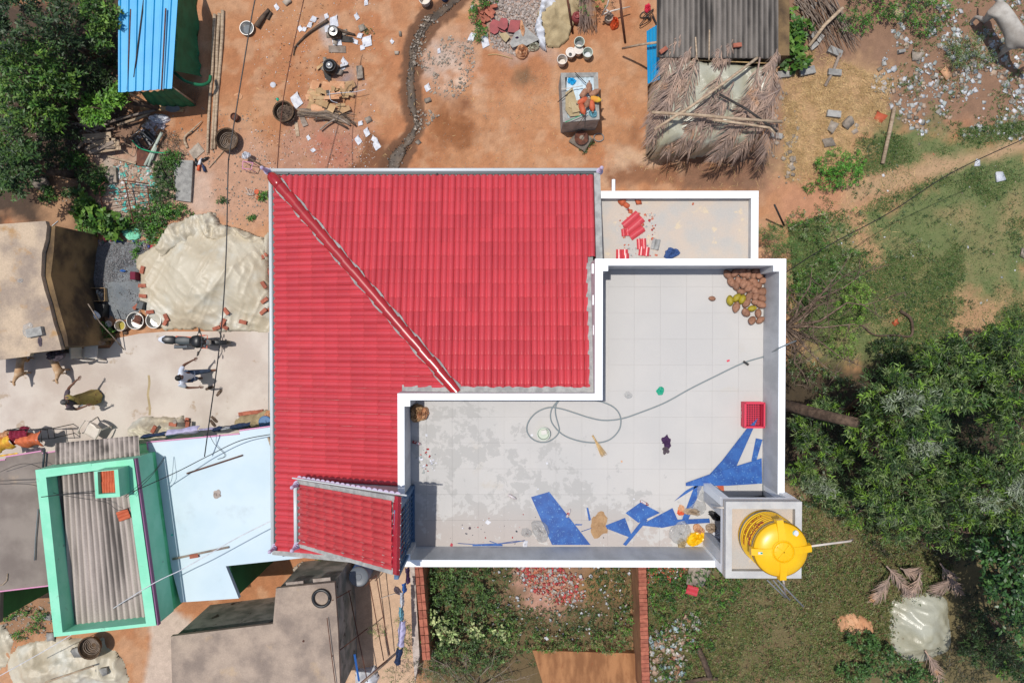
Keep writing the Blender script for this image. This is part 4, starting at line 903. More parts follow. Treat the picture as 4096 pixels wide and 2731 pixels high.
# bowl, baskets, tin
bowl = bucket('wide grey metal bowl tilted on the earth near the poles', 993, 120, .21, .14, 'alu', cat='bowl', name='bowl', taper=.6, fill='cement', fz=.25, handle=False)
def basket(label, px, py, r, h, fill=None, z=0):
    c = P(px, py, z); t = thing('basket', label, 'basket', c, 'wicker baskets'); mb = MB(); n = 26
    pr = [(r*.7, 0)]+[(r*(.7+.3*k/7)+(.008 if k % 2 else 0), h*k/7) for k in range(1, 8)]+[(r+.02, h+.01), (r-.02, h+.015), (r*.93, h*.8), (r*.7, .03), (0, .025)]; mb.lathe(pr, c, n); mb.build('body', 'wicker', t, True, auto=30)
    mb = MB()
    for k in range(3): mb.tube([c+V3((math.cos(a)*(r+.01), math.sin(a)*(r+.01), h+.01*k+.008*math.sin(a*7+k*2))) for a in [2*PI*i/22 for i in range(23)]], .011, 4)
    mb.build('rim', 'wicker', t, True)
    mb = MB()
    for k in range(5): rr = r*(.25+.13*k); mb.tube([c+V3((math.cos(a)*rr, math.sin(a)*rr*.95, .04+.03*k)) for a in [2*PI*i/18 for i in range(19)]], .01, 4)
    mb.build('coil', 'wood_grey', t, True)
    if fill:
        o = lumps('contents', [(px-38, py-34), (px+38, py-34), (px+38, py+34), (px-38, py+34)], 420, .02, .07, fill, z=h*.75, seed=3, flatness=.4, parent=t, dens=lambda x, y: (np.hypot(x-px, y-py) < r/.0078*.85)*1.0)
    return t
basket('open round wicker basket with twisted rim near the poles', 922, 568, .34, .3)
basket('dark wicker basket full of dry brown husks beside a cardboard pile', 1146, 458, .31, .3, 'bark')
mb = MB(); mb.lathe([(.11, 0), (.12, .2), (.1, .21), (.09, .16), (0, .16)], P(946, 474, 0), 16); solo(mb, 'tin_can', 'rust', 'rusty round tin standing on the earth near the poles', 'tin', P(946, 474, 0), smooth=True, auto=40)
crumple('paper_scrap', 'torn cardboard scrap on earth right of the long poles', 'cardboard', 953, 386, .01, .14, .10, .03, 'peach_paper', seed=5)
flat('square_tile', 'worn square floor tile on the ground left of the poles', 'tile', [(754, 606), (792, 570), (818, 604), (778, 640)], .0, .02, 'stone')
flat('stone_slab', 'long grey concrete slab lying flat near the turquoise rubble', 'slab', [(693, 640), (772, 642), (762, 808), (704, 801)], .04, .08, 'block')
stick('stick', 'thin stick lying left of the wicker basket', 'stick', [(898, 600, .03), (835, 672, .03)], .014, 'wood')
# white sack, broken folding chair, pipes, hose, rusty sheet
crumple('sack', 'white and pink plastic sack stuffed full beside the pen', 'sack', 640, 477, .02, .3, .16, .22, 'white_cloth', ang=-.1, seed=3)
lumps('rubbish', [(590, 470), (660, 500), (640, 540), (540, 560)], 120, .04, .14, 'chips', z=.02, seed=8, flatness=.3, cols=[C(220, 216, 220), C(190, 176, 180), C(150, 140, 130), C(180, 170, 160)], label='white and pale plastic rubbish heaped beside the broken chair', cat='rubbish')
ch = thing('folding_chair', 'broken black folding chair frame lying on rubbish', 'chair', P(575, 555, .1))
for k, (a, b) in enumerate((((535, 545), (562, 590)), ((562, 525), (600, 580)), ((580, 520), (620, 562)))):
    A_, B_ = P(a[0], a[1], .25), P(b[0], b[1], .2); d = (B_-A_).normalized(); s = V3((-d.y, d.x, 0))*.07; mb = MB(); mb.grid(lambda u, v: A_+(B_-A_)*u+s*(v*2-1)+V3((0, 0, -.03*math.sin(v*PI))), 4, 3, .008); mb.build('strap', 'black', ch)
mb = MB()
for a, b in (((515, 555, .2), (560, 520, .3)), ((560, 520, .3), (625, 580, .15)), ((515, 555, .2), (590, 600, .12)), ((590, 600, .12), (622, 560, .2)), ((545, 510, .3), (600, 560, .2))): mb.tube([P(*a), P(*b)], .012, 5)
mb.build('tube_frame', 'alu', ch, True)
for i, (a, b) in enumerate((((648, 530), (580, 662)), ((632, 560), (594, 664)), ((626, 590), (608, 640)))): stick('plastic_pipe', 'pale grey plastic pipe across the rusty sheet, %s' % ('longest', 'middle length', 'shortest')[i], 'pipe', [(a[0], a[1], .22-.04*i), (b[0], b[1], .1)], .045-.008*i, 'pvc_grey', 'pipes on the rusty sheet', 10)
flat('rusty_sheet', 'flat rusty metal sheet lying under the grey pipes', 'sheet', [(548, 585), (610, 590), (598, 668), (545, 662)], .06, .01, 'rust')
stick('hose', 'green garden hose curving over rubbish and pipes', 'hose', smoothpath([(530, 562, .2), (555, 590, .22), (600, 606, .28), (650, 612, .2), (680, 606, .12)], 5), .022, 'pvc_green')
stick('cable_loop', 'orange brown rope looped beside the planks', 'rope', smoothpath([(450, 540, .2), (490, 545, .2), (500, 570, .18), (480, 590, .15), (520, 620, .15), (530, 590, .15), (500, 575, .16)], 5), .01, 'wood')
flat('drain_lid', 'round grey lid lying on a brown board below the pen', 'lid', [(690+29*math.cos(a), 434+15*math.sin(a)) for a in [2*PI*k/18 for k in range(18)]], .12, .02, 'cement')
flat('board', 'brown board lying on the ground below the green net', 'board', [(560, 424), (630, 420), (735, 436), (730, 448), (560, 440)], .05, .04, 'cardboard')
plant('brushwood', 'brown leafless brush heap with small green leaves beside the pipes', 'brushwood', [(690, 600, .15, .4, .6, .2), (660, 650, .15, .3, .3, .2)], 60, 4, .05, .015, [C(86, 96, 56), C(110, 90, 66), C(70, 84, 44)], seed=12, trunk=0, kind='stuff')
blades('twigs', [(640, 540), (720, 540), (720, 700), (630, 700)], 500, .3, .008, 'twig', seed=3, lay=.5, label='tangle of thin dry twigs beside the grey pipes', cat='twigs')
# turquoise rubble and the iron grille frame
lumps('tile_rubble', [(455, 650), (600, 655), (650, 680), (620, 840), (480, 850), (430, 760)], 900, .025, .13, 'chips', seed=21, flatness=.22, cols=[C(96, 205, 190), C(120, 214, 200), C(200, 170, 146), C(212, 190, 170), C(224, 224, 222), C(190, 150, 124), C(170, 140, 120)], label='rubble of broken turquoise wall plaster and brick chips', cat='rubble')
lumps('pink_slab', [(610, 680), (690, 690), (690, 740), (640, 750)], 4, .35, .5, 'stone', seed=2, flatness=.15, label=None, cat=None)
bpy.data.objects['pink_slab']['label'] = 'pinkish broken mortar slabs beside the grey concrete slab'; bpy.data.objects['pink_slab']['kind'] = 'stuff'
flat('carved_stone', 'square stone block with a round hollow beside turquoise rubble', 'stone block', [(438, 672), (462, 668), (466, 730), (440, 732), (418, 700)], .02, .12, 'stone')
gr = thing('bed_frame', 'rusty iron grille frame lying over the turquoise rubble', 'iron frame', P(500, 780, 0))
def bar(a, b, r=.016, m='rust', t=gr, nm='bar'): mb = MB(); mb.tube([P(*a), P(*b)], r, 5); mb.build(nm, MT[m], t, True)
z_ = .32; L0, L1, R0, R1 = (394, 750), (428, 915), (596, 735), (606, 850)
bar((394, 750, z_), (428, 918, z_), .022); bar((500, 730, z_), (534, 895, z_), .02); bar((590, 745, z_), (604, 890, z_), .018); bar((490, 722, z_), (594, 736, z_), .02); bar((394, 750, z_), (420, 728, z_), .02)
for k in range(7): f = k/6; bar((396+34*f, 764+152*f, z_-.01), (596+8*f, 748+128*f, z_-.01), .011)
crumple('red_cloth', 'red cloth scrap caught on the corner of the iron frame', 'cloth', 424, 940, .1, .07, .2, .08, 'maroon', seed=4)
stick('white_stick', 'thin white pipe on the ground above the old house roof', 'pipe', [(196, 914, .02), (232, 884, .02)], .012, 'metal_white')
# far top left rubble stones
lumps('field_stone', [(150, 720), (195, 720), (195, 770), (140, 770)], 3, .25, .45, 'stone', seed=9, flatness=.7); tag(bpy.data.objects['field_stone'], 'large pale field stones under the dark tree edge', 'stones', kind='stuff')
# ---------------------------------------------------------------- cooking places
def pot(label, px, py, r, h, lid, z=.12, seed=0):
    c = P(px, py, z); t = thing('cooking_pot', label, 'pot', c, 'pots on the open fires'); mb = MB(); mb.lathe([(r*.6, 0), (r, h*.35), (r*.98, h*.6), (r*.72, h*.85), (r*.85, h), (r*.78, h+.005), (r*.66, h*.84), (0, h*.8)], c, 24); mb.build('body', 'black', t, True)
    mb = MB(); mb.lathe(lid, c+V3((0, 0, h*.85)), 20); mb.build('lid', 'alu', t, True, auto=40); return t
pot('blackened cooking pot with a silver tumbler on its lid, upper fire', 1340, 137, .19, .26, [(.15, 0), (.15, .015), (.06, .03), (.06, .14), (.05, .15), (0, .15)])
pot('blackened wide cooking pot with silver lid, lower fire', 1327, 275, .23, .3, [(.10, 0), (.10, .05), (.06, .06), (.03, .1), (0, .1)])
for i, (q, m, lb) in enumerate((([(1314, 183), (1382, 184), (1384, 212), (1315, 210)], 'wood_grey', 'charred board lying below the upper fire'), ([(1365, 142), (1412, 148), (1416, 170), (1366, 168)], 'charred', 'black metal sheet beside the upper cooking pot'), ([(1328, 160), (1364, 160), (1368, 182), (1332, 182)], 'paper', 'folded newspaper tucked under the upper pot'), ([(1288, 268), (1324, 296), (1322, 334), (1300, 312)], 'charred', 'burnt board leaning beside the lower cooking pot'), ([(1424, 264), (1448, 262), (1452, 312), (1428, 316)], 'stone', 'pale rectangular stone block near the lower fire'), ([(1266, 268), (1290, 252), (1296, 258), (1268, 282)], 'cardboard', 'cream cardboard strip beside the lower pot'))):
    flat('board' if i != 4 else 'stone_block', lb, 'board' if i != 4 else 'stone block', q, .02+.01*i, .09 if i == 4 else .012, MT[m])
for i, (px, py) in enumerate([(1310, 150), (1370, 125), (1350, 165), (1305, 255), (1350, 300), (1300, 290)]):
    lumps('hearth_stone', [(px-12, py-12), (px+12, py-12), (px+12, py+12), (px-12, py+12)], 1, .16, .2, 'stone', seed=i, flatness=.8, label='soot stained hearth stone %s cooking pot' % ['left of the upper', 'right of the upper', 'below the upper', 'left of the lower', 'below right of the lower', 'lower left of the lower'][i], cat='stone', kind='thing'); bpy.context.view_layer.update()
for o in [q for q in bpy.data.objects if q.name.startswith('hearth_stone')]: o['group'] = 'hearth stones'
stick('firewood', 'charred stick poking out of the lower fire, upper one', 'firewood', [(1350, 275, .1), (1395, 262, .06)], .02, 'charred', 'firewood in the lower fire')
stick('firewood', 'charred stick poking out of the lower fire, lower one', 'firewood', [(1345, 290, .1), (1392, 288, .06)], .02, 'charred', 'firewood in the lower fire')
stick('firewood', 'bundle of broken bark at the upper fire', 'firewood', [(1350, 118, .1), (1385, 130, .1), (1420, 140, .05)], (.05, .03), 'bark')
# cardboard heap, sticks
cb = thing('cardboard_heap', 'heap of flattened brown cardboard boxes tied with white string', 'cardboard heap', P(1320, 390, 0)); rg = random.Random(9)
for k in range(46):
    x, y = rg.uniform(1238, 1400), rg.uniform(338, 440); a = rg.uniform(-.5, .5); p = P(x, y, .03+.2*math.exp(-((x-1330)/60)**2-((y-390)/45)**2)+.002*k); mb = MB(); mb.box(p, (rg.uniform(.14, .5), rg.uniform(.08, .28), .008), a, rx=rg.uniform(-.2, .2), ry=rg.uniform(-.12, .12)); mb.build('cardboard_piece', MT[rg.choice(['cardboard', 'cardboard', 'peach_paper', 'brown_paper'])], cb)
mb = MB(); mb.tube([P(x, y, .33) for x, y in smoothpath([(1318, 362), (1322, 400), (1350, 412)], 4)], .008, 4); mb.tube([P(x, y, .33) for x, y in smoothpath([(1310, 378), (1360, 372), (1420, 368), (1462, 358)], 4)], .008, 4); mb.build('string', 'white_cloth', cb)
flat('print_block', '', '', [(1304, 362), (1316, 360), (1318, 382), (1306, 384)], .29, .004, 'sacktext', parent=cb)
fw = thing('firewood_bundle', 'bundle of long dry stalks and dark split wood beside the basket', 'firewood', P(1300, 470, 0))
for k in range(34):
    y0, y1 = 432+k*.9+rg.uniform(-4, 4), 448+k*1.3+rg.uniform(-6, 6); mb = MB(); mb.tube([P(1184+rg.uniform(0, 22), y0, .06+rg.uniform(0, .08)), P(1300, (y0+y1)/2-6, .1+rg.uniform(0, .08)), P(1400+rg.uniform(-30, 30), y1+6, .05+rg.uniform(0, .06))], [.008, .008, .004], 4); mb.build('stalk', MT['wood_grey' if k % 3 else 'wood'], fw)
for k, pts in enumerate([[(1260, 462), (1330, 462), (1400, 500)], [(1255, 480), (1320, 478), (1390, 512)], [(1280, 520), (1310, 495), (1340, 478)], [(1290, 430), (1360, 450), (1420, 500)]]): mb = MB(); mb.tube([P(x, y, .1+.02*k) for x, y in smoothpath(pts, 4)], [.03]*(8*1)+[.02] if False else .03, 6); mb.build('split_log', MT['bark' if k % 2 else 'wood_grey'], fw, True)
flat('board', 'dark grey board lying right of the husk basket', 'board', [(1188, 446), (1206, 444), (1232, 500), (1212, 508)], .03, .03, 'wood_grey')
flat('plank', 'short pale plank lying below the husk basket', 'plank', [(1176, 486), (1190, 486), (1198, 545), (1184, 546)], .01, .025, 'wood')
# papers
def paper(px, py, s, ang, where, wrinkled=True, mt='paper', seed=0, cat='paper', name='paper_sheet'):
    rg = random.Random(px*7+py); p = P(px, py, .012); w_, h_ = s*rg.uniform(.65, .9), s*rg.uniform(.8, 1.2); mb = MB(); ca, sa = math.cos(ang), math.sin(ang); k1, k2 = rg.uniform(1, 4), rg.uniform(0, 6)
    def f(u, v):
        x, y = (u-.5)*w_+(.1*w_ if v > .8 else 0), (v-.5)*h_+(.15*h_*(u-.5)); return V3((p.x+x*ca-y*sa, p.y+x*sa+y*ca, .014+.025*abs(math.sin(u*k1+v*3+k2))+(.05 if (u > .8 and v > .6) else 0)))
    mb.grid(f, 4, 4, .003); return solo(mb, name, MT[mt], where, cat, p, 'papers littering the yard')
for a in [(1107, 30, .17, .6, 'white paper sheet near the split log'), (1255, 78, .2, -.5, 'creased white paper left of the upper pot'), (1240, 101, .17, -.4, 'white paper below the creased one by the branch'), (1200, 116, .19, .5, 'leftmost torn paper along the dark branch'), (1218, 118, .17, -.5, 'torn paper with a dark print beside the branch'), (1306, 66, .15, .3, 'pale bluish paper above the upper pot'), (1310, 116, .2, .2, 'white paper half under the upper pot'), (1336, 90, .3, .15, 'large pale paper sheet above the upper pot'), (1427, 68, .2, .5, 'paper with a yellow edge right of the upper pot'), (1440, 144, .2, -.4, 'white paper right of the black metal sheet'), (1421, 168, .16, 1.2, 'white paper right of the charred board'), (1468, 167, .32, .12, 'dirty spotted paper square right of the upper fire'), (1450, 191, .17, .1, 'bluish printed paper right of the charred board'), (1465, 11, .17, 0, 'paper scrap at the top edge of the yard'), (1568, 167, .15, .7, 'lone white paper on the open earth'), (1888, 149, .26, -.4, 'white folded paper left of the small green shrub'), (1940, 166, .34, .2, 'large white paper below the small green shrub'), (1756, 205, .14, .1, 'small paper on the pebbly patch'), (1378, 250, .22, .7, 'white paper right of the lower pot'), (1371, 268, .18, .2, 'paper scrap just right of the lower pot'), (1186, 404, .34, .5, 'big white paper above the husk basket'), (1710, 352, .2, .4, 'folded paper at the right bank of the drain'), (1433, 562, .24, .6, 'white paper near the wet patch'), (1497, 558, .2, 1.0, 'upper one of two papers on the wet patch'), (1507, 582, .28, .5, 'lower crumpled paper on the wet patch'), (1442, 494, .16, .1, 'pinkish paper scrap below the cardboard heap'), (1467, 530, .2, .4, 'cream paper above the wet patch'), (1234, 552, .16, .5, 'small white paper on gritty earth'), (1268, 355, .12, 1, 'white scrap left of the cardboard heap'), (1890, 32, .16, .1, 'paper half hidden behind the small shrub'), (1253, 602, .13, 2.2, 'curled white scrap near the gutter'), (1110, 398, .1, .5, 'small teal wrapper on the earth')]: paper(*a, mt='paper' if 'teal' not in a[4] else 'mint_plastic')
crumple('teapot_plate', 'round white plate with dirt on the open yard', 'plate', 1092, 340, 0, .09, .09, .03, 'paper', seed=1, sharp=.05)
# small stones on the yard
for i, (px, py, s, lb) in enumerate([(1585, 214, .13, 'dark square stone on open earth'), (1602, 140, .12, 'brown stone above the dark square one'), (1657, 256, .13, 'pale stone beside the drain'), (1711, 402, .17, 'rounded stone on the right bank of the drain'), (1674, 569, .13, 'stone near the lower end of the drain'), (1473, 480, .16, 'pale flat stone right of the firewood'), (1448, 116, .2, 'reddish rock near the papers'), (1150, 8, .2, 'grey rock at the top edge')]):
    lumps('stone', [(px-3, py-3), (px+3, py-3), (px+3, py+3), (px-3, py+3)], 1, s, s*1.01, 'stone', seed=i*3, flatness=.6, label=lb, cat='stone', kind='thing')
lumps('pebbles', [(1690, 60), (1900, 150), (1900, 330), (1650, 560), (1640, 200)], 900, .012, .07, 'stone', seed=31, label='pebbles and grit along the drain bank', cat='pebbles', dens=lambda x, y: (fbm(x/60, y/60, 3, 4) > .5)*1.0)
lumps('pebbles', [(0, 380), (1080, 450), (1080, 900), (300, 900)], 1500, .01, .05, 'stone', seed=32, label='grit and chips on the earth left of the house', cat='pebbles', dens=lambda x, y: (fbm(x/60, y/60, 3, 9) > .45)*1.0)
lumps('pebbles', [(1020, 0), (1500, 0), (1500, 690), (1000, 690)], 2200, .006, .035, 'chips', seed=33, cols=[C(210, 190, 176), C(236, 232, 230), C(150, 110, 84), C(120, 84, 64)], label='grit and litter specks around the cooking fires', cat='litter', dens=lambda x, y: .25+.75*(y > 520))
heap('water', chan_poly(.5), .035, lambda X, Y, d: np.zeros_like(X), 'water', z0=-.035, edge=.12, seed=6); tag(bpy.data.objects['water'], 'dark shallow waste water trickling along a dirt channel', 'water', kind='structure')
lumps('pebble_glints', chan_poly(.8), 700, .01, .05, 'chips', z=-.045, seed=38, cols=[C(70, 54, 44), C(90, 72, 60), C(60, 50, 44), C(150, 140, 132)], label='wet pebbles and mud lumps in the drain, pale ones as painted glints', cat='pebbles')  # the pale colour among the mud tones stands for glints on the water
lumps('pebbles', [(1900, 280), (2600, 280), (2600, 690), (1700, 690)], 2600, .005, .022, 'stone', seed=34, label='fine grit on the orange yard', cat='pebbles')
blades('straw_bits', [(1000, 0), (1560, 0), (1560, 700), (1000, 700)], 260, .13, .009, 'straw', seed=36, lay=.05, label='scattered straw bits on the cooking yard', cat='straw')
blades('straw_bits', [(1640, 100), (2560, 300), (2560, 690), (1640, 690)], 120, .16, .009, 'straw', seed=37, lay=.05, label='a few straw bits on the open yard', cat='straw')
# ---------------------------------------------------------------- top middle: rubble, tiles, sheets, sacks
bucket('white bucket at the top edge beside the drain', 1703, 12, .17, .3, 'plastic_white', handle=False, taper=.8)
crumple('tin', 'dark blue pot cut by the top edge of the yard', 'pot', 1779, -4, 0, .1, .1, .14, 'navy', sharp=.05)
lumps('rubble', [(1930, -60), (2230, -60), (2200, 120), (2090, 235), (1965, 190), (1960, 60)], 2400, .02, .09, 'rubble', seed=41, label='heap of pale broken rubble at the top edge', cat='rubble', piled=lambda x, y: .15*np.ones_like(x)*0)
BR = [(1925, 62, 40), (1930, 45, 70), (1943, 38, -50), (1952, 55, -45), (1938, 70, -35), (1965, 62, -60), (1955, 25, 85), (1907, 82, 85), (1915, 62, -60), (1928, 84, -30), (1946, 84, 20), (1968, 48, -45), (1930, 103, -40), (1975, 30, 10), (1918, 45, -30)]
for i, (x, y, a) in enumerate(BR): brick(x, y, .02+.07*(i % 2), a, 'weathered brick of the small stack, %s' % 'centre left,upper left,upper middle,middle,centre lower left,right of middle,top,leftmost upright,left of middle,lower left whitish,lower middle,right upper,bottom left orange,top right,left end flat'.split(',')[i], 'stacked old bricks beside the red slabs', tilt=random.uniform(-.15, .15))
for q, z, m, lb in (([(1957, 98), (1972, 78), (2006, 88), (2000, 110), (1992, 130), (1978, 138), (1960, 128)], .08, 'red_slab', 'left red oxide floor slab piece'), ([(2004, 72), (2026, 74), (2032, 84), (2030, 110), (2018, 122), (1990, 108)], .16, 'red_slab', 'upper broken red oxide slab piece, topmost'), ([(2042, 80), (2082, 82), (2076, 124), (2066, 132), (2030, 128)], .1, 'red_slab', 'square red oxide slab piece on the right'), ([(1996, 118), (2024, 126), (2024, 134), (2000, 126)], .06, 'red_slab', 'narrow red slab piece at the bottom'), ([(1995, 136), (2024, 130), (2040, 148), (2023, 170), (2010, 158)], .1, 'sacking', 'small beige stone slab with a pointed corner'), ([(2060, 130), (2100, 106), (2158, 158), (2105, 184), (2090, 176), (2050, 192), (2038, 176)], .16, 'block', 'large angular grey stone slab')): flat('stone_slab', lb, 'slab', q, z, .04, MT[m], 'broken floor slabs on the rubble')
crumple('grape_bunch', 'dark purple beads lying on the grey slab', 'beads', 2068, 152, .2, .05, .035, .05, 'purple_cloth', seed=3)
crumple('rag', 'peach coloured crumpled wrapper on the grey slab', 'wrapper', 2089, 115, .2, .07, .24, .07, 'peach_paper', seed=7, ang=.1)
heap('sack_sheet', [(2150, 60), (2200, 20), (2240, 0), (2330, -50), (2330, 40), (2280, 130), (2270, 160), (2240, 200), (2190, 190), (2175, 150), (2160, 90)], .035, lambda X, Y, d: .15+np.minimum(d, .3)*.4+wrinkle(X, Y, 4, .16, 1.6, .9, .6), 'sacking', seed=4); tag(bpy.data.objects['sack_sheet'], 'beige sacking sheet draped over rubble at the top', 'sacking sheet')
heap('white_sheet', [(2160, 20), (2180, -50), (2245, -50), (2225, 35), (2185, 50), (2168, 85), (2172, 120), (2186, 210), (2160, 200), (2140, 120), (2150, 80)], .03, lambda X, Y, d: .22+np.minimum(d, .2)*.4+wrinkle(X, Y, 9, .2, 3, .9, .6), 'white_cloth', seed=8); tag(bpy.data.objects['white_sheet'], 'long twisted white cloth along the sacking sheet', 'cloth')
crumple('sack', 'cream plastic sack with orange mud standing below the slabs', 'sack', 2086, 214, 0, .22, .22, .3, 'peach_paper', seed=11, sharp=.25)
crumple('sack', 'cream sack with dark printed lines lying below the slabs', 'sack', 2132, 190, 0, .2, .14, .2, 'tarp_grey', seed=12, sharp=.25)
stick('stick', 'curved pale stick on the ground below the slabs', 'stick', smoothpath([(1952, 220, .03), (1985, 218, .04), (2020, 226, .04), (2050, 236, .03)], 3), .014, 'straw')
mb = MB(); c = P(2305, 82, 0); mb.lathe([(.12, 0), (.17, .08), (.17, .25), (.12, .32), (.09, .33), (.10, .38), (.07, .38), (.06, .3), (0, .3)], c, 20); solo(mb, 'clay_pot', 'pot_red', 'dull red round pot leaning by the palm stump', 'pot', c, smooth=True)
for i, (a, b, lb) in enumerate((((2264, -40), (2291, 134), 'rusty iron post leaning across the sacking'), ((2476, -40), (2501, 172), 'thin rusty iron post beside the orange basket'))): stick('iron_post', lb, 'post', [(a[0], a[1], 1.1), (b[0], b[1], .02)], .035, 'rust')
st_ = thing('tree_stump', 'dry palm stump with hanging brown leaves beside the shrub', 'stump', P(2345, 60, 0)); mb = MB(); rg = random.Random(5)
for k in range(40): x = 2315+k*1.4; mb.tube([P(x, -30+rg.uniform(-20, 20), .9), P(x+rg.uniform(-4, 14), 60, .5), P(x+rg.uniform(-10, 30), 120+rg.uniform(-20, 20), .05)], [.02, .022, .006], 4)
o = mb.build('fibres', 'palm_dry', st_); o['kind'] = 'stuff'
plant('shrub', 'fine leaved green shrub growing around white branches at the top', 'shrub', [(2370, 10, .7, .4, .35, .3), (2420, -10, .6, .3, .3, .3), (2350, -20, .8, .4, .3, .3)], 110, 7, .07, .016, G3, seed=51, trunk=.03)
for i, pts in enumerate(([(2408, 62, .5), (2430, 20, .9), (2440, -20, 1.1)], [(2408, 60, .4), (2450, 44, .5), (2520, 28, .4)], [(2425, 40, .5), (2455, 64, .3)])): stick('white_branch', 'lime washed branch, %s' % ('steep one at the shrub', 'long one pointing right', 'short one near the orange basket')[i], 'branch', pts, (.03, .018), 'plastic_white', 'whitewashed branches')
crumple('basket_bag', 'orange red plastic sack beside the dark pot', 'sack', 2456, 96, 0, .14, .2, .26, 'orange', seed=6, sharp=.2)
mb = MB(); c = P(2433, 84, 0); mb.lathe([(.08, 0), (.13, .06), (.14, .16), (.11, .22), (.12, .24), (.095, .24), (.08, .12), (0, .1)], c, 20); solo(mb, 'pot', 'stone', 'small grey pot standing beside the orange sack', 'pot', c, smooth=True)
crumple('pink_cloth', 'bright pink cloth scrap tangled with black tube', 'cloth', 2590, 34, .05, .1, .14, .1, 'crate_red', seed=2)
mb = MB(); rg = random.Random(11)
pts = [(2600+rg.uniform(-40, 30), 60+rg.uniform(-30, 45), .06+rg.uniform(0, .1)) for k in range(14)]; mb.tube([P(*q) for q in smoothpath(pts, 5)], .014, 5); solo(mb, 'black_tube', 'black', 'tangled black rubber tube beside the grey shed', 'tube', P(2600, 60, 0))
# buckets by the brick cistern
bucket('open empty white bucket left of the lidded one', 2246, 254, .145, .34, 'plastic_white', fill='plastic_white', fz=.2)
bucket('white paint bucket with lid and black hole', 2280, 225, .14, .3, 'plastic_white', lid='plastic_white')
mb = MB(); c = P(2281, 219, .315); mb.lathe([(.05, 0), (.05, .02), (0, .022)], c, 14); solo(mb, 'ball', 'black', 'black round cap lying on the lidded bucket', 'cap', c)
bucket('topmost grey bucket stacked on another bucket', 2314, 184, .15, .32, 'pvc_grey', z=.1, fill='cement', fz=.3)
bucket('bucket half hidden under the grey one', 2311, 214, .13, .3, 'plastic_white', lid='plastic_white')
bucket('stained bucket with white dregs nearest the blue sheet', 2347, 226, .145, .34, 'pvc_grey', fill='white_cloth', fz=.2)
# ---- cistern heaped with junk
ci = thing('cistern', 'square cement water cistern piled with jerrycans and sheets', 'cistern', P(2320, 450, 0))
cz = 1.15; A, B, C_, D = [P(*q, cz) for q in ((2243, 292), (2392, 290), (2398, 478), (2252, 490))]
def cwall(a, b, c, d): mb = MB(); mb.prism([(q.x, q.y) for q in (a, b, c, d)], 0, cz); mb.build('side_wall', 'block', ci)
def inn(p, cx_, cy_, k=.13): return V3((p.x+math.copysign(k, cx_-p.x), p.y+math.copysign(k, cy_-p.y), p.z))
ctr = (A+B+C_+D)/4; a2, b2, c2, d2 = [inn(q, ctr.x, ctr.y) for q in (A, B, C_, D)]
cwall(A, B, b2, a2); cwall(B, C_, c2, b2); cwall(C_, D, d2, c2); cwall(D, A, a2, d2)
mb = MB(); mb.prism([(q.x, q.y) for q in (a2, b2, c2, d2)], 0, .9); mb.build('infill', 'cement', ci)
sh = thing('metal_sheet', 'pale blue ribbed sheet lying on the cistern', 'metal sheet', P(2320, 400, 1.1)); corr('sheet', [(2268, 308), (2378, 308), (2392, 476), (2258, 478)], [1.12]*4, .12, .014, 'pale_blue', sh)
def jerry(px, py, ang, m, lb, i):
    c = P(px, py, 1.3); d = V3((math.cos(ang), math.sin(ang), .15)).normalized(); t = thing('jerrycan', lb, 'jerrycan', c, 'plastic jerrycans on the cistern'); R = d.to_track_quat('Z', 'X').to_matrix(); mb = MB(); mb.lathe([(.05, -.16), (.085, -.14), (.09, 0), (.085, .08), (.05, .14), (.022, .16), (.022, .19), (0, .19)], c, 12, R=R); mb.build('body', MT[m], t, True); mb = MB(); mb.lathe([(.026, .175), (.026, .205), (0, .205)], c, 10, R=R); mb.build('cap', 'wood_grey', t)
for i, (x, y, a, m) in enumerate([(2337, 372, -2.2, 'coconut'), (2356, 352, -1.6, 'coconut'), (2378, 372, -2.6, 'coconut'), (2383, 398, 2.9, 'yellow_cloth'), (2330, 405, .5, 'terracotta'), (2350, 412, 1.2, 'coconut'), (2368, 424, 1.7, 'terracotta'), (2330, 438, 1.9, 'terracotta')]): jerry(x, y, a+PI, m, ['brown jerrycan pointing left on the cistern', 'brown jerrycan at the top of the ring', 'brown jerrycan at upper right of the ring', 'yellow jerrycan at the right of the ring', 'orange brown jerrycan at the left of the ring', 'slim brown jerrycan in the middle', 'orange brown jerrycan below the yellow one', 'orange red jerrycan lowest in the ring'][i], i)
for i, (q, z) in enumerate((([(2262, 372), (2290, 350), (2310, 420), (2320, 462), (2280, 466), (2262, 440)], 1.2), ([(2270, 365), (2300, 380), (2312, 440), (2275, 430)], 1.24), ([(2282, 410), (2316, 400), (2322, 445), (2290, 452)], 1.26))):
    flat('cement_bag', 'folded cream paper bag on the cistern, %s' % ('bottom', 'middle', 'topmost')[i], 'bag', q, z, .03, 'sacking', 'folded bags on the cistern', tilt=.05)
crumple('netting', 'bundle of pale blue netting on the cistern edge', 'netting', 2371, 456, 1.15, .13, .12, .12, 'teal_cloth', seed=5)
crumple('blue_bag', 'crumpled bright blue bag in the cistern corner', 'bag', 2286, 325, 1.12, .14, .1, .08, 'blue_roof', seed=8)
for i, (a, b) in enumerate((((2245, 358), (2330, 344)), ((2300, 290), (2345, 335)), ((2340, 430), (2340, 512)), ((2230, 410), (2290, 360)), ((2260, 490), (2340, 455)), ((2310, 500), (2350, 450)))): stick('stick', ['white stick', 'black stick at the rim', 'black stick hanging over the front', 'dark twig at the left', 'green stick at the front', 'forked dark stick at the front'][i]+' lying on the cistern', 'stick', [(a[0], a[1], 1.28), (b[0], b[1], 1.3)], .012, MT[['plastic_white', 'charred', 'charred', 'charred', 'pvc_green', 'bark'][i]], 'sticks on the cistern')
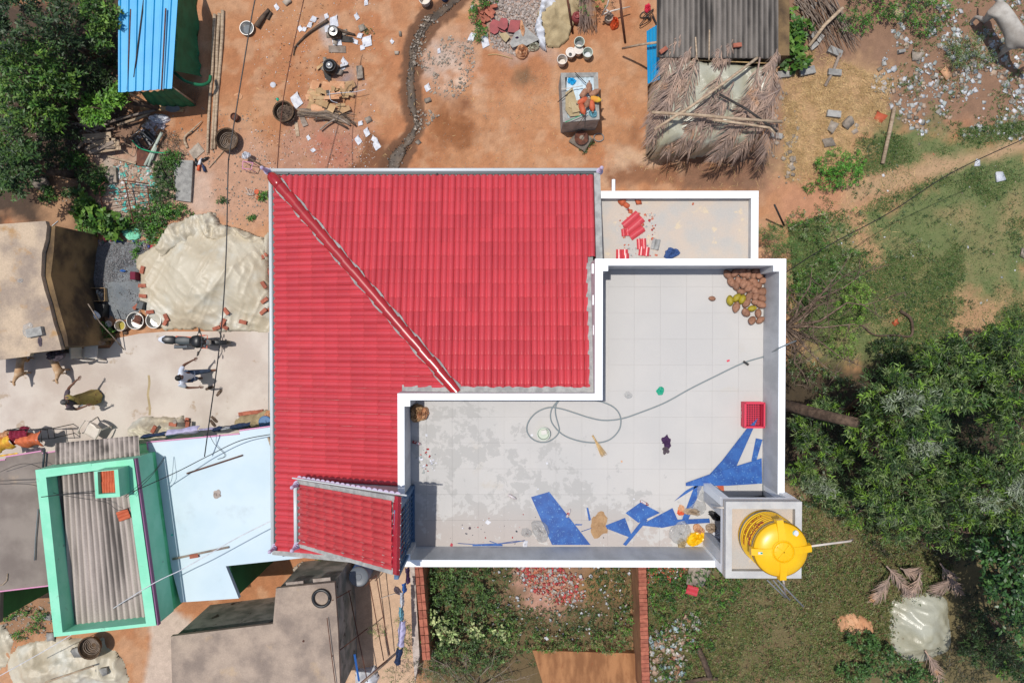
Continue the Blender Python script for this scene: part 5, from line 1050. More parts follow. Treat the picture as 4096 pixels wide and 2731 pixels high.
mb = MB(); c = P(2326, 552, .25); mb.lathe([(.05, -.1), (.2, 0), (.22, .02), (.2, .015), (.06, -.08), (0, -.08)], c, 20); solo(mb, 'iron_pan', 'rust', 'round iron pan resting on a boulder beside the cistern', 'pan', c, smooth=True)
lumps('boulder', [(2318, 570), (2326, 570), (2326, 578), (2318, 578)], 1, .5, .51, 'stone', seed=5, flatness=.5, label='reddish boulder supporting the iron pan', cat='boulder', kind='thing')
stick('tyre_loop', 'loop of grey tube beside the boulder', 'tube', [(2395+20*math.cos(a), 550+16*math.sin(a), .05) for a in [2*PI*k/16 for k in range(17)]], .015, 'cement')
plant('weeds', 'small weeds around the boulder', 'weeds', [(2360, 570, .08, .16, .14, .1), (2335, 605, .06, .2, .08, .08)], 200, 5, .05, .02, G4, seed=61, kind='stuff')
plant('shrub', 'small bright shrub growing left of the stacked bricks', 'shrub', [(1893, 60, .2, .14, .22, .22), (1915, 20, .2, .26, .2, .25), (1955, 0, .2, .3, .16, .2)], 240, 8, .05, .02, G3, seed=62)
plant('shrub', 'small bright shrub growing below the stacked bricks', 'shrub', [(1912, 140, .15, .16, .2, .2), (1935, 125, .15, .15, .14, .2), (1912, 100, .15, .12, .12, .15)], 240, 8, .05, .02, G3, seed=63)
plant('weeds', 'small weed tuft near the fallen papers', 'weeds', [(1478, 128, .06, .18, .1, .08), (1465, 115, .05, .1, .1, .06)], 160, 5, .05, .02, G4, seed=64, kind='stuff')
# ---- grey corrugated shed with palm shelter
shd = thing('shed', 'shed with dark grey corrugated asbestos roof at the top', 'shed', P(2860, 100, 0))
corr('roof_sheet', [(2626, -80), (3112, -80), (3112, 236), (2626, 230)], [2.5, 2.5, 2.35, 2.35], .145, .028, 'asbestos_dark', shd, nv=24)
mb = MB(); a, b, c, d = [P(*q, 0) for q in ((2690, -60), (3050, -60), (3050, 330), (2690, 330))]; mb.prism([(q.x, q.y) for q in (a, b, c, d)], 0, 2.2); mb.build('wall', 'wall_old', shd)
sp = thing('palm_shelter', 'lean-to shelter covered with plastic sheet beside the grey shed', 'shelter', P(2860, 500, 0))
for i, q in enumerate(((2665, 260), (3070, 270), (2660, 540), (3060, 540))): p = P(q[0], q[1], 1.75); mb = MB(); mb.tube([V3((p.x, p.y, 0)), p], .045, 6); mb.build('post', 'wood', sp, True)
def shz(X, Y, d): px, py = PXL(X, Y, 1.9); return np.clip(2.12-(py-240)*.0012, 1.6, 2.2)+wrinkle(X, Y, 15, .13, .9, .5, .5)-np.clip(.16-d, 0, .16)*1.0
heap('plastic_sheet', [(2642, 236), (2700, 236), (3105, 258), (3098, 330), (3060, 420), (3040, 545), (2990, 570), (2900, 556), (2830, 560), (2720, 552), (2650, 572), (2636, 548), (2640, 400), (2650, 330)], .045, shz, 'tarp_grey', seed=16, parent=sp, zp=2.0)
mb = MB(); a, b = P(2690, 236, 2.16), P(3106, 256, 2.16); mb.tube([a, b], .02, 6); mb.build('rope_edge', 'straw', sp, True)
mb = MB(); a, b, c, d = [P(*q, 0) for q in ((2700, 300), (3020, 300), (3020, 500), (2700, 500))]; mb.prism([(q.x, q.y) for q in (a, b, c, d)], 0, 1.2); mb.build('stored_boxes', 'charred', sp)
FR = [(2735, 225, 2588, 580, 'far left'), (2714, 140, 2610, 470, 'leftmost upper'), (2795, 170, 2660, 630, 'second from the left, tips over the shadow'), (2780, 250, 2590, 500, 'long grey one at the left edge'), (2898, 255, 2745, 620, 'central one with orange stem'), (2935, 330, 2800, 560, 'middle right'), (3060, 300, 2870, 650, 'long right one reaching the shadow'), (3120, 350, 2930, 640, 'right one crossing the sticks'), (3040, 230, 2960, 620, 'right one near the bare patch'), (3090, 420, 3050, 650, 'lowest right'), (3120, 360, 2920, 470, 'grey one at the right edge'), (2730, 130, 2650, 270, 'at the upper left corner of the shed'), (2765, 190, 2720, 270, 'small upper one left of the rope'), (2930, 160, 2900, 260, 'upright on the shed roof edge, middle'), (2885, 185, 2870, 265, 'upright small one on the shed roof edge'), (3110, 190, 3060, 290, 'upper right at the roof corner'), (3090, 240, 3070, 470, 'steep one near the right sticks'), (2700, 320, 2610, 560, 'brown one hanging on the left side'), (2860, 400, 2700, 610, 'brown lower central one'), (3000, 420, 2840, 650, 'lower one over the dark shade')]
for i, (a, b, c, d, lb) in enumerate(FR): zt = 2.35 if b < 240 else 2.2; frond(a, b, c, d, zt, 2.25 if d < 300 else (1.35 if d > 560 else 1.8), 'dried palm frond on the shelter, %s' % lb, side=.62 if d > 300 else .34, n=44 if d > 300 else 24, seed=i, droop=.22 if d > 540 else .05, mid=(2.35 if d > 300 else None))
for i, (pts, r, m, lb) in enumerate((([(3030, 232), (2900, 330), (2760, 430), (2618, 518)], .04, 'wood', 'long diagonal'), ([(2607, 450), (2800, 462), (2950, 476), (3128, 488)], .045, 'wood', 'long horizontal'), ([(2878, 378), (2990, 440), (3110, 528)], .035, 'charred', 'dark slanting'), ([(2850, 480), (2960, 494), (3080, 512), (3100, 535)], .035, 'wood', 'lower knotty'), ([(2838, 120), (2836, 240)], .022, 'wood', 'upright'), ([(2782, 150), (2788, 240)], .022, 'wood', 'short upright'))): stick('wooden_pole', lb+' pole weighing down the palm shelter roof', 'pole', [(x, y, 2.42 if y > 240 or i < 4 else 2.45) for x, y in pts], r, MT[m], 'poles on the palm shelter', 7)
brick(2652, 204, 2.42, 35, 'brick on the left edge of the grey shed roof', 'bricks on the shed roof'); brick(2947, 184, 2.42, 5, 'brick on the shed roof behind a frond', 'bricks on the shed roof')
bs = thing('metal_sheet', 'tall bright blue ribbed sheet leaning on the grey shed', 'metal sheet', P(2610, 300, 0)); corr('sheet', [(2586, 126), (2634, 96), (2640, 318), (2590, 336)], [1.2, 1.7, 1.7, 1.2], .12, .014, 'blue_roof', bs, trap=True)
stick('wooden_pole', 'pole leaning horizontally against the blue sheet', 'pole', [(2490, 195, .5), (2560, 180, 1.2), (2626, 171, 1.85)], .035, 'wood')
# ---------------------------------------------------------------- left: old house, gravel, plastic covered heap
oh = thing('old_house', 'old flat roofed house with blotched ochre roof at the left edge', 'house', P(150, 1150, 0))
zo = 2.3; rp = PP([(-260, 906), (0, 897), (182, 884), (188, 905), (182, 960), (168, 1010), (164, 1100), (178, 1160), (196, 1215), (214, 1290), (232, 1345), (246, 1398), (122, 1412), (118, 1424), (-260, 1470)], zo)
mb = MB(); mb.prism([(p.x, p.y) for p in rp], zo-.16, zo); mb.build('roof', 'roof_old', oh)
mb = MB(); ip = [(p.x*.985, p.y) for p in PP([(-240, 915), (178, 900), (172, 1000), (160, 1100), (190, 1215), (226, 1340), (232, 1385), (-240, 1440)], zo)]; mb.prism(ip, 0, zo-.16); mb.build('wall', 'wall_old', oh)
mb = MB(); mb.prism([(p.x, p.y) for p in PP([(236, 1366), (430, 1352), (432, 1362), (238, 1380)], .5)], 0, .5); mb.build('plinth', 'wall_old', oh)
mb = MB(); c = P(148, 1328, zo); mb.box(c+V3((0, 0, .07)), (.44, .24, .14), .2); solo(mb, 'stone_block', 'block', 'grey mossy stone block lying on the old house roof', 'stone block', c)
crumple('plastic_bag', 'flattened white plastic bag on the old roof behind the stone', 'bag', 112, 1318, zo, .16, .2, .03, 'clear_plastic', seed=2); crumple('plastic_bag', 'small grey plastic wrap on the old roof', 'bag', 82, 1122, zo, .08, .07, .03, 'clear_plastic', seed=3); crumple('plastic_bag', 'purple grey wrapper below the stone block', 'bag', 160, 1366, zo, .07, .14, .03, 'blouse', seed=5)
heap('gravel_heap', [(360, 1000), (410, 965), (500, 962), (570, 975), (600, 1060), (575, 1200), (540, 1280), (470, 1290), (400, 1240), (350, 1140)], .06, lambda X, Y, d: np.minimum(d*.35, .35)+(fbm(X*20, Y*20, 2, 3)-.5)*.03, 'cement', seed=5, edge=.1); tag(bpy.data.objects['gravel_heap'], 'heap of grey gravel and cement against the old house wall', 'gravel heap', kind='stuff')
lumps('gravel', [(352, 960), (600, 960), (595, 1080), (570, 1250), (540, 1290), (440, 1280), (350, 1150)], 9000, .012, .03, 'gravel', seed=51, flatness=.8, label='loose grey gravel chips on the heap', cat='gravel', piled=lambda x, y: np.clip(pdist(x, y, [(p.x, p.y) for p in PP([(360, 1000), (410, 965), (500, 962), (570, 975), (600, 1060), (575, 1200), (540, 1280), (470, 1290), (400, 1240), (350, 1140)])])*.35, 0, .35), dens=lambda x, y: np.where((y > 1130) & (x > 440), .12, 1.0))
def tz(X, Y, d):
    px, py = PXL(X, Y, .6); g = np.exp(-((px-850)/190)**2-((py-1110)/150)**2)
    return .04+g*.75+np.minimum(d, .25)*.35+wrinkle(X, Y, 22, .08, .8, .6, .7)+wrinkle(X, Y, 5, .055, 1.8, -.5, .35, 5)+wrinkle(X, Y, 9, .03, 4, .9, .3, 5)
heap('plastic_sheet', [(538, 1035), (620, 985), (680, 930), (740, 900), (860, 856), (880, 900), (960, 925), (1060, 960), (1078, 900), (1090, 1330), (900, 1322), (790, 1316), (660, 1322), (590, 1255), (560, 1180), (575, 1100)], .035, tz, 'tarp', seed=23); tarp1 = [o for o in bpy.data.objects if o.name.startswith('plastic_sheet') and o.parent is None][-1]; tag(tarp1, 'huge shiny cream plastic sheet spread over a sand mound', 'plastic sheet')
heap('plastic_flap', [(690, 905), (760, 872), (856, 855), (878, 905), (940, 915), (1060, 955), (1080, 1040), (960, 985), (860, 960), (760, 975), (660, 1030), (640, 1000)], .035, lambda X, Y, d: .2+np.minimum(d, .3)*.3+wrinkle(X, Y, 31, .24, 2.0, .35, .5)+wrinkle(X, Y, 8, .07, 6, .4, .4), 'tarp', seed=31); tag(bpy.data.objects['plastic_flap'], 'wrinkled loose fold of cream plastic along the upper side of the mound', 'plastic sheet')
for x, y, z, a, lb in [(1057, 1026, .3, 35, 'brick at the upper right edge of the sheet'), (572, 1080, .2, 75, 'brick at the left edge near the gravel'), (572, 1143, .14, 0, 'whitish brick at the left edge, middle'), (574, 1184, .14, -5, 'brick at the left edge above the oil can'), (1078, 1090, .15, -50, 'brick tucked below the gutter, upper'), (1057, 1140, .2, -60, 'brick tilted near the gutter, middle'), (1060, 1202, .2, 35, 'brick near the gutter, lower'), (907, 1245, .2, -55, 'lone brick on the lower sheet near the cable'), (1055, 1246, .15, 40, 'lower right brick pair, left one'), (1075, 1240, .12, 10, 'lower right brick pair, right one'), (973, 1288, .1, -15, 'brick right of the motorcycle top'), (895, 1288, .12, 60, 'upper brick of the little group above the motorcycle'), (900, 1308, .08, -30, 'lower brick of the group above the motorcycle'), (868, 1312, .06, 20, 'leftmost brick above the motorcycle'), (603, 1248, .1, 5, 'brick above the metal basins'), (548, 1226, .06, 40, 'broken brick left of the oil can'), (665, 1288, .08, 60, 'brick right of the pale basin'), (668, 1270, .06, -70, 'second brick right of the pale basin')]:
    p = P(x, y, .3); z2 = settle(p.x, p.y, tarp1.name); brick(x, y, max(z, z2+.01) if z2 else z, a, lb)
mb = MB(); c = P(551, 1105, .1); mb.box(c+V3((0, 0, .15)), (.16, .24, .3), -.03, m=0); mb.box(c+V3((.01, 0, .302)), (.12, .2, .01), -.03, m=1); solo(mb, 'tin_box', ['maroon', 'paper'], 'red and white tin box standing at the left edge of the sheet', 'tin', c)
mb = MB(); c = P(577, 1222, .1); mb.box(c+V3((0, 0, .14)), (.2, .26, .26), -.3, tp=.9); mb.lathe([(.03, 0), (.03, .05), (0, .05)], c+V3((-.07, .1, .26)), 10); solo(mb, 'oil_can', 'steel_dark', 'dark green oil can above the metal basins', 'oil can', c)
bucket('large metal basin holding dark boxes and papers', 553, 1283, .26, .2, 'alu', cat='basin', name='basin', taper=.9, handle=False)
mb = MB(); c = P(556, 1278, .08); mb.box(c+V3((.02, .03, .06)), (.22, .17, .12), -.3, m=0); mb.box(c+V3((-.04, -.08, .05)), (.26, .06, .1), -.4, m=1); solo(mb, 'stored_box', ['rust', 'paper'], 'dark box and white packet lying in the metal basin', 'box', c)
bucket('clean shiny metal basin right of the filled one', 626, 1282, .235, .2, 'alu', cat='basin', name='basin', taper=.85, handle=False)
bucket('white bucket with a yellow brown cloth inside', 499, 1302, .16, .28, 'plastic_white', fill='coco_yellow', fz=.35)
mb = MB(); c = P(506, 1330, 0); mb.lathe([(.06, 0), (.07, .08), (.04, .1), (0, .1)], c, 12); solo(mb, 'clay_pot', 'bark', 'tiny dark pot below the white bucket', 'pot', c, smooth=True)
bx = thing('carton', 'open cardboard carton with bottles beside the old wall', 'carton', P(412, 1180, 0)); c = P(412, 1180, 0)
for dx, dy, sx, sy in ((-.24, 0, .012, .4), (.24, 0, .012, .4), (0, .2, .49, .012), (0, -.2, .49, .012)): mb = MB(); mb.box(c+V3((dx, dy, .2)), (sx, sy, .28)); mb.build('side_panel', 'cardboard', bx)
mb = MB(); mb.box(c+V3((0, 0, .08)), (.47, .39, .02)); mb.build('base', 'sacking', bx)
for k in range(3): mb = MB(); q = c+V3((-.08+.07*k, .03-.05*k, .2)); mb.tube([q, q+V3((.06, .12, .05))], .035, 8); mb.build('bottle', 'clear_plastic', bx, True)
mb = MB(); c = P(380, 1232, 0); mb.box(c+V3((0, .1, .3)), (.2, .4, .5), .1); mb.box(c+V3((.03, -.18, .2)), (.18, .2, .3), .1); solo(mb, 'plastic_crate', 'blue', 'bright blue plastic crate in the shade of the old wall', 'crate', c)
crumple('plastic_bag', 'white carrier bag on the blue crate', 'bag', 375, 1262, .45, .2, .15, .14, 'white_cloth', seed=7)
mb = MB(); c = P(420, 1240, 0); mb.box(c+V3((0, 0, .2)), (.35, .4, .4), -.2); solo(mb, 'black_bin', 'black', 'black box beside the blue crate in shade', 'box', c)
crumple('bag', 'dark plastic bags on the ground beside the white bucket', 'bag', 462, 1318, 0, .16, .12, .16, 'black', seed=9)
mb = MB(); c = P(446, 1296, 0); mb.lathe([(.07, 0), (.1, .16), (.11, .18), (.09, .17), (0, .1)], c, 14); solo(mb, 'cup', 'plastic_white', 'white pot in the shade by the small green plant', 'pot', c, smooth=True)
plant('shrub', 'small green plant growing in the shade corner of the old house', 'plant', [(425, 1330, .25, .25, .2, .2), (410, 1305, .3, .15, .15, .15)], 200, 6, .06, .035, G3, seed=71)
stick('pole', 'thin crooked pole leaning from the old wall over the yard', 'pole', [(352, 1215, 1.3), (400, 1290, .9), (450, 1345, .5), (496, 1398, .1)], .017, 'wood_grey')
lumps('litter', [(380, 940), (640, 940), (640, 1000), (380, 985)], 90, .03, .12, 'chips', seed=52, flatness=.2, cols=[C(236, 232, 230), C(50, 90, 180), C(120, 220, 180), C(220, 190, 150), C(190, 60, 70)], label='plastic litter between the gravel heap and the weeds', cat='litter')
crumple('bag', 'mint green plastic bag among the weeds', 'bag', 525, 935, .05, .3, .2, .1, 'mint', seed=5)
crumple('bag', 'flat blue plastic piece above the gravel heap', 'bag', 470, 962, .02, .14, .06, .03, 'blue', seed=6); crumple('bag', 'small blue scrap on the gravel heap', 'scrap', 490, 1083, .3, .09, .035, .02, 'blue', seed=7)
flat('plastic_piece', 'flat blue plastic scrap right of the weeds', 'scrap', [(658, 858), (682, 848), (684, 856), (664, 864)], .01, .01, 'blue')
# weeds over the rubble
for i, (bl, c, lb) in enumerate((([(315, 790, .3, .3, .25, .2), (340, 830, .3, .35, .25, .25), (330, 860, .2, .3, .2, .2)], G1, 'broad leaved castor plant left of the iron frame'), ([(400, 880, .3, .35, .3, .3), (450, 890, .35, .4, .3, .3), (430, 930, .25, .4, .25, .2)], G1, 'broad leaved castor plant under the iron frame'))): plant('castor_plant', lb, 'plant', bl, 50, 6, .2, .13, c, seed=72+i, twig=.1)
for i, (x, y, rx, ry, rz, lb) in enumerate([(650, 770, .45, .4, .3, 'leafy weed clump beside the grey slab'), (600, 860, .7, .4, .3, 'wide green weeds above the plastic sheet'), (700, 845, .5, .25, .25, 'green weeds right of the rubble'), (560, 900, .5, .3, .25, 'green weeds right of the castor plant'), (620, 930, .35, .4, .25, 'weeds touching the plastic sheet corner'), (365, 905, .5, .25, .25, 'weed clump above the old wall'), (375, 700, .5, .35, .25, 'weed clump left of the turquoise rubble'), (300, 640, .4, .3, .25, 'weed clump below the planks'), (395, 740, .25, .4, .2, 'small weeds under the carved stone'), (655, 690, .35, .45, .25, 'weeds beside the grey pipes'), (690, 640, .3, .3, .25, 'weeds at the brushwood'), (190, 780, .3, .3, .2, 'weeds around the field stones'), (280, 770, .25, .2, .15, 'little weed left of the castor plant'), (1050, 785, .18, .18, .12, 'small round weed near the gutter'), (1005, 870, .12, .12, .08, 'tiny weed near the roof edge'), (890, 800, .2, .12, .08, 'sparse weed on grit under the cable'), (545, 1000, .12, .35, .15, 'weed strip beside the plastic sheet')]): plant('weeds', lb, 'weeds', [(x, y, rz*.6, rx, ry, rz), (x+rx*45, y-ry*20, rz*.5, rx*.5, ry*.6, rz*.7), (x-rx*40, y+ry*25, rz*.5, rx*.5, ry*.5, rz*.6)], 130, 7, .07, .03, G3 if i % 3 else G4, seed=80+i, group='weed clumps on the left waste ground', kind='thing')
for i, (x, y) in enumerate(((780, 883), (1036, 792), (1028, 768), (744, 928))): mb = MB(); c = P(x, y, .02); mb.lathe([(.03, 0), (.075, .03), (.078, .035), (.06, .02), (0, .012)], c, 16); solo(mb, 'clay_dish', 'terracotta', ['orange clay dish above the plastic sheet', 'lower of two clay dishes by the gutter', 'upper of two clay dishes by the gutter', 'broken clay dish on the plastic sheet'][i], 'dish', c, 'clay dishes', True)
st = thing('stool', 'pink metal stool frame standing near the roof corner', 'stool', P(985, 660, 0)); mb = MB(); q = [P(*a) for a in ((972, 645, .4), (1012, 652, .4), (1004, 678, .4), (970, 674, .4))]
for i in range(4): mb.tube([q[i], q[(i+1) % 4]], .012, 5); mb.tube([q[i], V3((q[i].x, q[i].y, 0))], .012, 5)
mb.build('frame', 'pink', st); crumple('plastic_bag', 'white plastic bag with a blue spot on the pink stool', 'bag', 985, 622, .3, .13, .12, .12, 'white_cloth', seed=4)
stick('branch', 'dark forked dead branch reaching the roof corner', 'branch', smoothpath([(1060, 672, .6), (1035, 655, .5), (1010, 640, .4), (990, 628, .3), (975, 615, .1)], 3), (.03, .015), 'bark')
mb = MB(); rg = random.Random(2)
for k in range(12): mb.tube([P(1000+rg.uniform(-12, 12), 780, .03), P(995+rg.uniform(-25, 25), 770+rg.uniform(-22, 22), .1)], .008, 4)
solo(mb, 'white_twigs', 'plastic_white', 'pile of whitish bare twigs beside clay dishes', 'twigs', P(1000, 780, 0), kind='stuff')
for i, (x, y, a, m, lb) in enumerate(((800, 648, .2, 'can', 'white bottle lying near the slab'), (820, 636, -.5, 'black', 'black bottle beside the slab'), (785, 650, .8, 'black', 'short black bottle near the slab'), (795, 668, .4, 'orange', 'orange plastic pot near the slab'), (815, 672, .9, 'navy', 'dark blue can near the slab'))):
    c = P(x, y, .06); mb = MB(); d = V3((math.cos(a+1), math.sin(a+1), 0)); mb.tube([c-d*.12, c+d*.06, c+d*.08, c+d*.13], [.045, .045, .02, .02], 10); solo(mb, 'bottle', MT['paper' if m == 'can' else m], lb, 'bottle', c, 'bottles near the grey slab', True)
# ---------------------------------------------------------------- overhead cables
def cable(label, pts, r=.012, mt='black', group=None): return stick('cable', label, 'cable', smoothpath(pts, 8), r, MT[mt], group, 5)
cable('thick black cable hanging over the plastic mound to the pale blue roof', [(1052, -60, 5.2), (1020, 0, 5.15), (968, 300, 4.9), (920, 600, 4.7), (912, 690, 4.6), (905, 1000, 4.5), (890, 1260, 4.4), (866, 1480, 4.2), (842, 1650, 3.9), (818, 1825, 3.45)], .016)
cable('brown cable running down to the corner of the red roof', [(1228, -60, 3.6), (1215, 0, 3.6), (1160, 250, 3.9), (1128, 440, 4.3), (1108, 690, 5.0)], .013, 'rust')
cable('long black wire crossing the grass to the terrace parapet', [(3120, 1105, 6.6), (3300, 990, 5.9), (3560, 850, 5.4), (3800, 695, 5.0), (4096, 556, 4.8), (4200, 510, 4.8)], .012)
cable('grey rope slanting down over the flowered terrace corner to the bottom left', [(1100, 2075, 5.0), (950, 2150, 4.7), (740, 2270, 4.4), (600, 2340, 4.35), (330, 2510, 3.2), (180, 2600, 2.6), (-20, 2712, 2.0)], .012, 'paper')
# ---------------------------------------------------------------- lower left houses
def wallbox(name, poly, zt, z0, z1, mt, parent):
    pw = PP(poly, zt); mb = MB(); mb.prism([(p.x, p.y) for p in pw], z0, z1); return mb.build(name, MT[mt], parent)
ph = thing('annex_house', 'green walled house with pale blue flat roof tucked under the red eaves', 'house', P(850, 2000, 0)); zs = 3.1
SLAB = [(588, 1768), (958, 1734), (958, 1722), (1130, 1700), (1130, 2225), (1320, 2205), (1290, 2222), (903, 2263), (955, 2392), (722, 2408), (640, 2100)]
wallbox('roof_slab', SLAB, zs, zs-.15, zs, 'pale_blue', ph)
wallbox('wall', [(612, 1850), (960, 1815), (1125, 1800), (1125, 2215), (906, 2255), (948, 2385), (735, 2398), (650, 2100)], zs, 0, zs-.15, 'dark_green', ph)
for a, b in (((588, 1768), (958, 1734)), ((958, 1721), (1085, 1704)), ((588, 1768), (592, 1800))): mb = MB(); mb.tube([P(*a, zs+.01), P(*b, zs+.01)], .022, 5); mb.build('edge_trim', 'pink', ph)
gh = thing('green_house', 'mint green house with corrugated roof sunk behind broad parapets', 'house', P(400, 2150, 0)); zg = 4.25
gO = [(141, 1879), (533, 1834), (562, 2031), (614, 2474), (625, 2500), (216, 2546)]; gI = [(184, 1908), (212, 1905), (214, 1897), (500, 1866), (521, 1990), (545, 2080), (578, 2440), (584, 2492), (250, 2528)]
wo, wi = PP(gO, zg), PP(gI, zg)
def ring(lo, z0, z1, mt, nm):
    for i, (a, b) in enumerate(lo):
        mb = MB(); mb.prism([(p.x, p.y) for p in (a[0], a[1], b[1], b[0])], z0, z1); mb.build(nm, MT[mt], gh)
A0, A1, A2, A3 = wo[0], wo[1], wo[4], wo[5]; B0, B1, B2, B3 = wi[0], wi[3], wi[7], wi[8]
ring([((A0, A1), (B0, B1)), ((A1, A2), (B1, B2)), ((A2, A3), (B2, B3)), ((A3, A0), (B3, B0))], 3.3, zg, 'mint', 'parapet')
e1, e2, e3, e4 = [P(*q, zg) for q in ((144, 1882), (531, 1837), (622, 2497), (218, 2543))]; mb = MB(); mb.prism([(p.x, p.y) for p in (e1, e2, e3, e4)], 0, 3.3); mb.build('wall', 'green_wall', gh)
mb = MB(); a, b = A1+V3((.03, 0, -.06)), A2+V3((.03, 0, -.06)); mb.prism([(a.x, a.y), (a.x+.03, a.y), (b.x+.03, b.y), (b.x, b.y)], zg-.12, zg+.004); mb.build('edge_band', 'purple', gh)
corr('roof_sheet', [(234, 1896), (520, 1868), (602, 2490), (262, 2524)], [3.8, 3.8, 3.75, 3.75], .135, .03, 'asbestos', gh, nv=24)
mb = MB(); a, b, c, d = P(200, 1900, 3.72), P(510, 1866, 3.72), P(590, 2480, 3.72), P(250, 2520, 3.72); mb.prism([(p.x, p.y) for p in (a, b, c, d)], 3.5, 3.7); mb.build('roof_deck', 'green_wall', gh)
for (q, z0, z1) in (([(296, 1862), (364, 1852), (366, 1862), (298, 1872)], 4.0, 4.26), ([(466, 1842), (533, 1834), (535, 1842), (468, 1850)], 4.0, 4.262)): mb = MB(); mb.prism([(p.x, p.y) for p in PP(q, zg)], z0, z1); mb.build('parapet_step', 'mint', gh)
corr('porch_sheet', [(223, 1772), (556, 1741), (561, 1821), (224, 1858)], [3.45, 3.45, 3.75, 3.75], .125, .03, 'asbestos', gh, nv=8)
cy_ = thing('vent_tower', 'mint green vent tower capped with orange clay tiles', 'vent', P(430, 1935, 3.7)); vz = 4.75
vo, vi = PP([(376, 1885), (472, 1876), (480, 1986), (382, 1992)], vz), PP([(390, 1886), (456, 1880), (462, 1972), (394, 1976)], vz)
for i in range(4): mb = MB(); q = [vo[i], vo[(i+1) % 4], vi[(i+1) % 4], vi[i]]; mb.prism([(p.x, p.y) for p in q], 3.6, vz); mb.build('side_wall', 'mint' if True else None, cy_)
for i in range(3):
    for j in range(2):
        c = P(406+22*i, 1904+46*j, 4.62); mb = MB(); L_, W_ = .30, .135
        mb.grid(lambda u, v: V3((c.x+(u-.5)*W_, c.y+(v-.5)*L_, 4.6+.02*abs(math.sin(u*PI*2))+.02*v)), 6, 2, .012); mb.build('clay_tile', 'terracotta', cy_)
mb = MB(); mb.box(P(477, 1928, 4.3)+V3((.1, 0, 0)), (.03, .28, .12)); mb.build('vent_hole', 'dark_opening', cy_)
for c, nm, a in (((496, 2058), 'clay tile lying on the corrugated roof below the vent tower', .35),):
    p = P(c[0], c[1], 3.84); mb = MB(); ca, sa = math.cos(a), math.sin(a)
    mb.grid(lambda u, v: V3((p.x+((u-.5)*.32)*ca-((v-.5)*.26)*sa, p.y+((u-.5)*.32)*sa+((v-.5)*.26)*ca, 3.86+.022*abs(math.sin(v*PI*3)))), 2, 12, .014); solo(mb, 'clay_tile', 'terracotta', nm, 'roof tile', p)
dh = thing('grey_house', 'house with dark grey flat roof and pink trim at the left edge', 'house', P(60, 2050, 0)); zd = 3.0
wallbox('roof_slab', [(-220, 1862), (22, 1837), (24, 1826), (170, 1803), (170, 1815), (240, 1800), (240, 2335), (0, 2364), (-2, 2490), (-220, 2500)], zd, zd-.14, zd, 'roof_dark', dh)
wallbox('wall', [(-210, 1935), (230, 1885), (230, 2325), (-6, 2355), (-8, 2482), (-210, 2490)], zd, 0, zd-.14, 'dark_green', dh)
for a, b in (((-60, 1846), (22, 1837)), ((24, 1826), (166, 1803)), ((170, 1812), (222, 1804)), ((0, 2364), (195, 2341))): mb = MB(); mb.tube([P(*a, zd+.01), P(*b, zd+.01)], .022, 5); mb.build('edge_trim', 'pink', dh)
stick('pipe', 'dark pipe lying down the grey roof beside the mint parapet', 'pipe', [(178, 1795, 3.1), (172, 1868, 3.1)], .03, 'steel_dark'); stick('pipe', 'long thin pipe on the grey roof at the parapet foot', 'pipe', [(152, 2035, 3.05), (142, 2150, 3.05), (138, 2240, 3.05)], .016, 'cement')
stick('rope', 'curved brown rope at the left edge of the grey roof', 'rope', [(30, 2293, 3.03), (28, 2320, 3.03), (10, 2338, 3.03), (-20, 2342, 3.03)], .012, 'wood')
for i, (pts, lb) in enumerate((([(0, 1935, 3.3), (130, 1938, 3.6), (230, 1975, 4.1), (370, 1998, 4.4)], 'upper of the black wires over the green parapet'), ([(0, 1887, 3.2), (70, 1858, 3.5), (120, 1855, 3.6), (165, 1872, 3.4)], 'curved black wire over the grey roof'), ([(0, 1922, 3.3), (140, 1918, 3.5)], 'straight wire ending at the mint parapet'), ([(165, 1987, 4.35), (260, 1976, 4.4), (372, 1970, 4.6)], 'thick black wire crossing the corrugated roof'), ([(530, 1966, 4.5), (700, 1890, 3.9), (830, 1824, 3.6), (960, 1762, 3.7), (1086, 1736, 4.3)], 'thick black cable crossing the pale blue roof'), ([(500, 1985, 4.6), (560, 1935, 4.3), (620, 1880, 3.8), (655, 1830, 3.5)], 'thin black wire from vent tower, left one'), ([(505, 1990, 4.6), (580, 1930, 4.3), (640, 1860, 3.7), (658, 1830, 3.5)], 'thin black wire from vent tower, right one'), ([(840, 1742, 3.4), (858, 1775, 3.2), (900, 1820, 3.15), (870, 1836, 3.15)], 'thin wire dropping on the pale blue roof'), ([(380, 2000, 4.1), (430, 2010, 4), (480, 2040, 4), (560, 2010, 4)], 'loose black wires on the corrugated roof'))): cable(lb, pts, .012 if 'thick' in lb else .007, 'black', 'black service wires')
for i, (a, b, m, r, lb) in enumerate((((747, 1893), (970, 1820), 'rust', .022, 'rusty iron rod lying on the pale blue roof'), ((690, 2235), (915, 2187), 'wood_grey', .03, 'weathered stick lying on the pale blue roof edge'), ((1073, 1748), (1086, 1788), 'wood', .03, 'short piece of wood beside the red roof gutter'))): stick('rod', lb, 'rod', [(a[0], a[1], 3.14), (b[0], b[1], 3.14)], r, MT[m])
brick(780, 2220, 3.1, 8, 'brick wedged under the stick on the pale blue roof', 'brick on the pale roof')
crumple('mortar_lump', 'round mortar patch on the pale blue roof', 'mortar lump', 868, 1975, 3.1, .11, .12, .04, 'rubble', seed=2)
mb = MB(); c = P(689, 2138, 3.1); mb.lathe([(.03, 0), (.03, .015), (0, .02)], c, 10); solo(mb, 'cap', 'turquoise', 'small turquoise cap on the pale blue roof', 'cap', c)
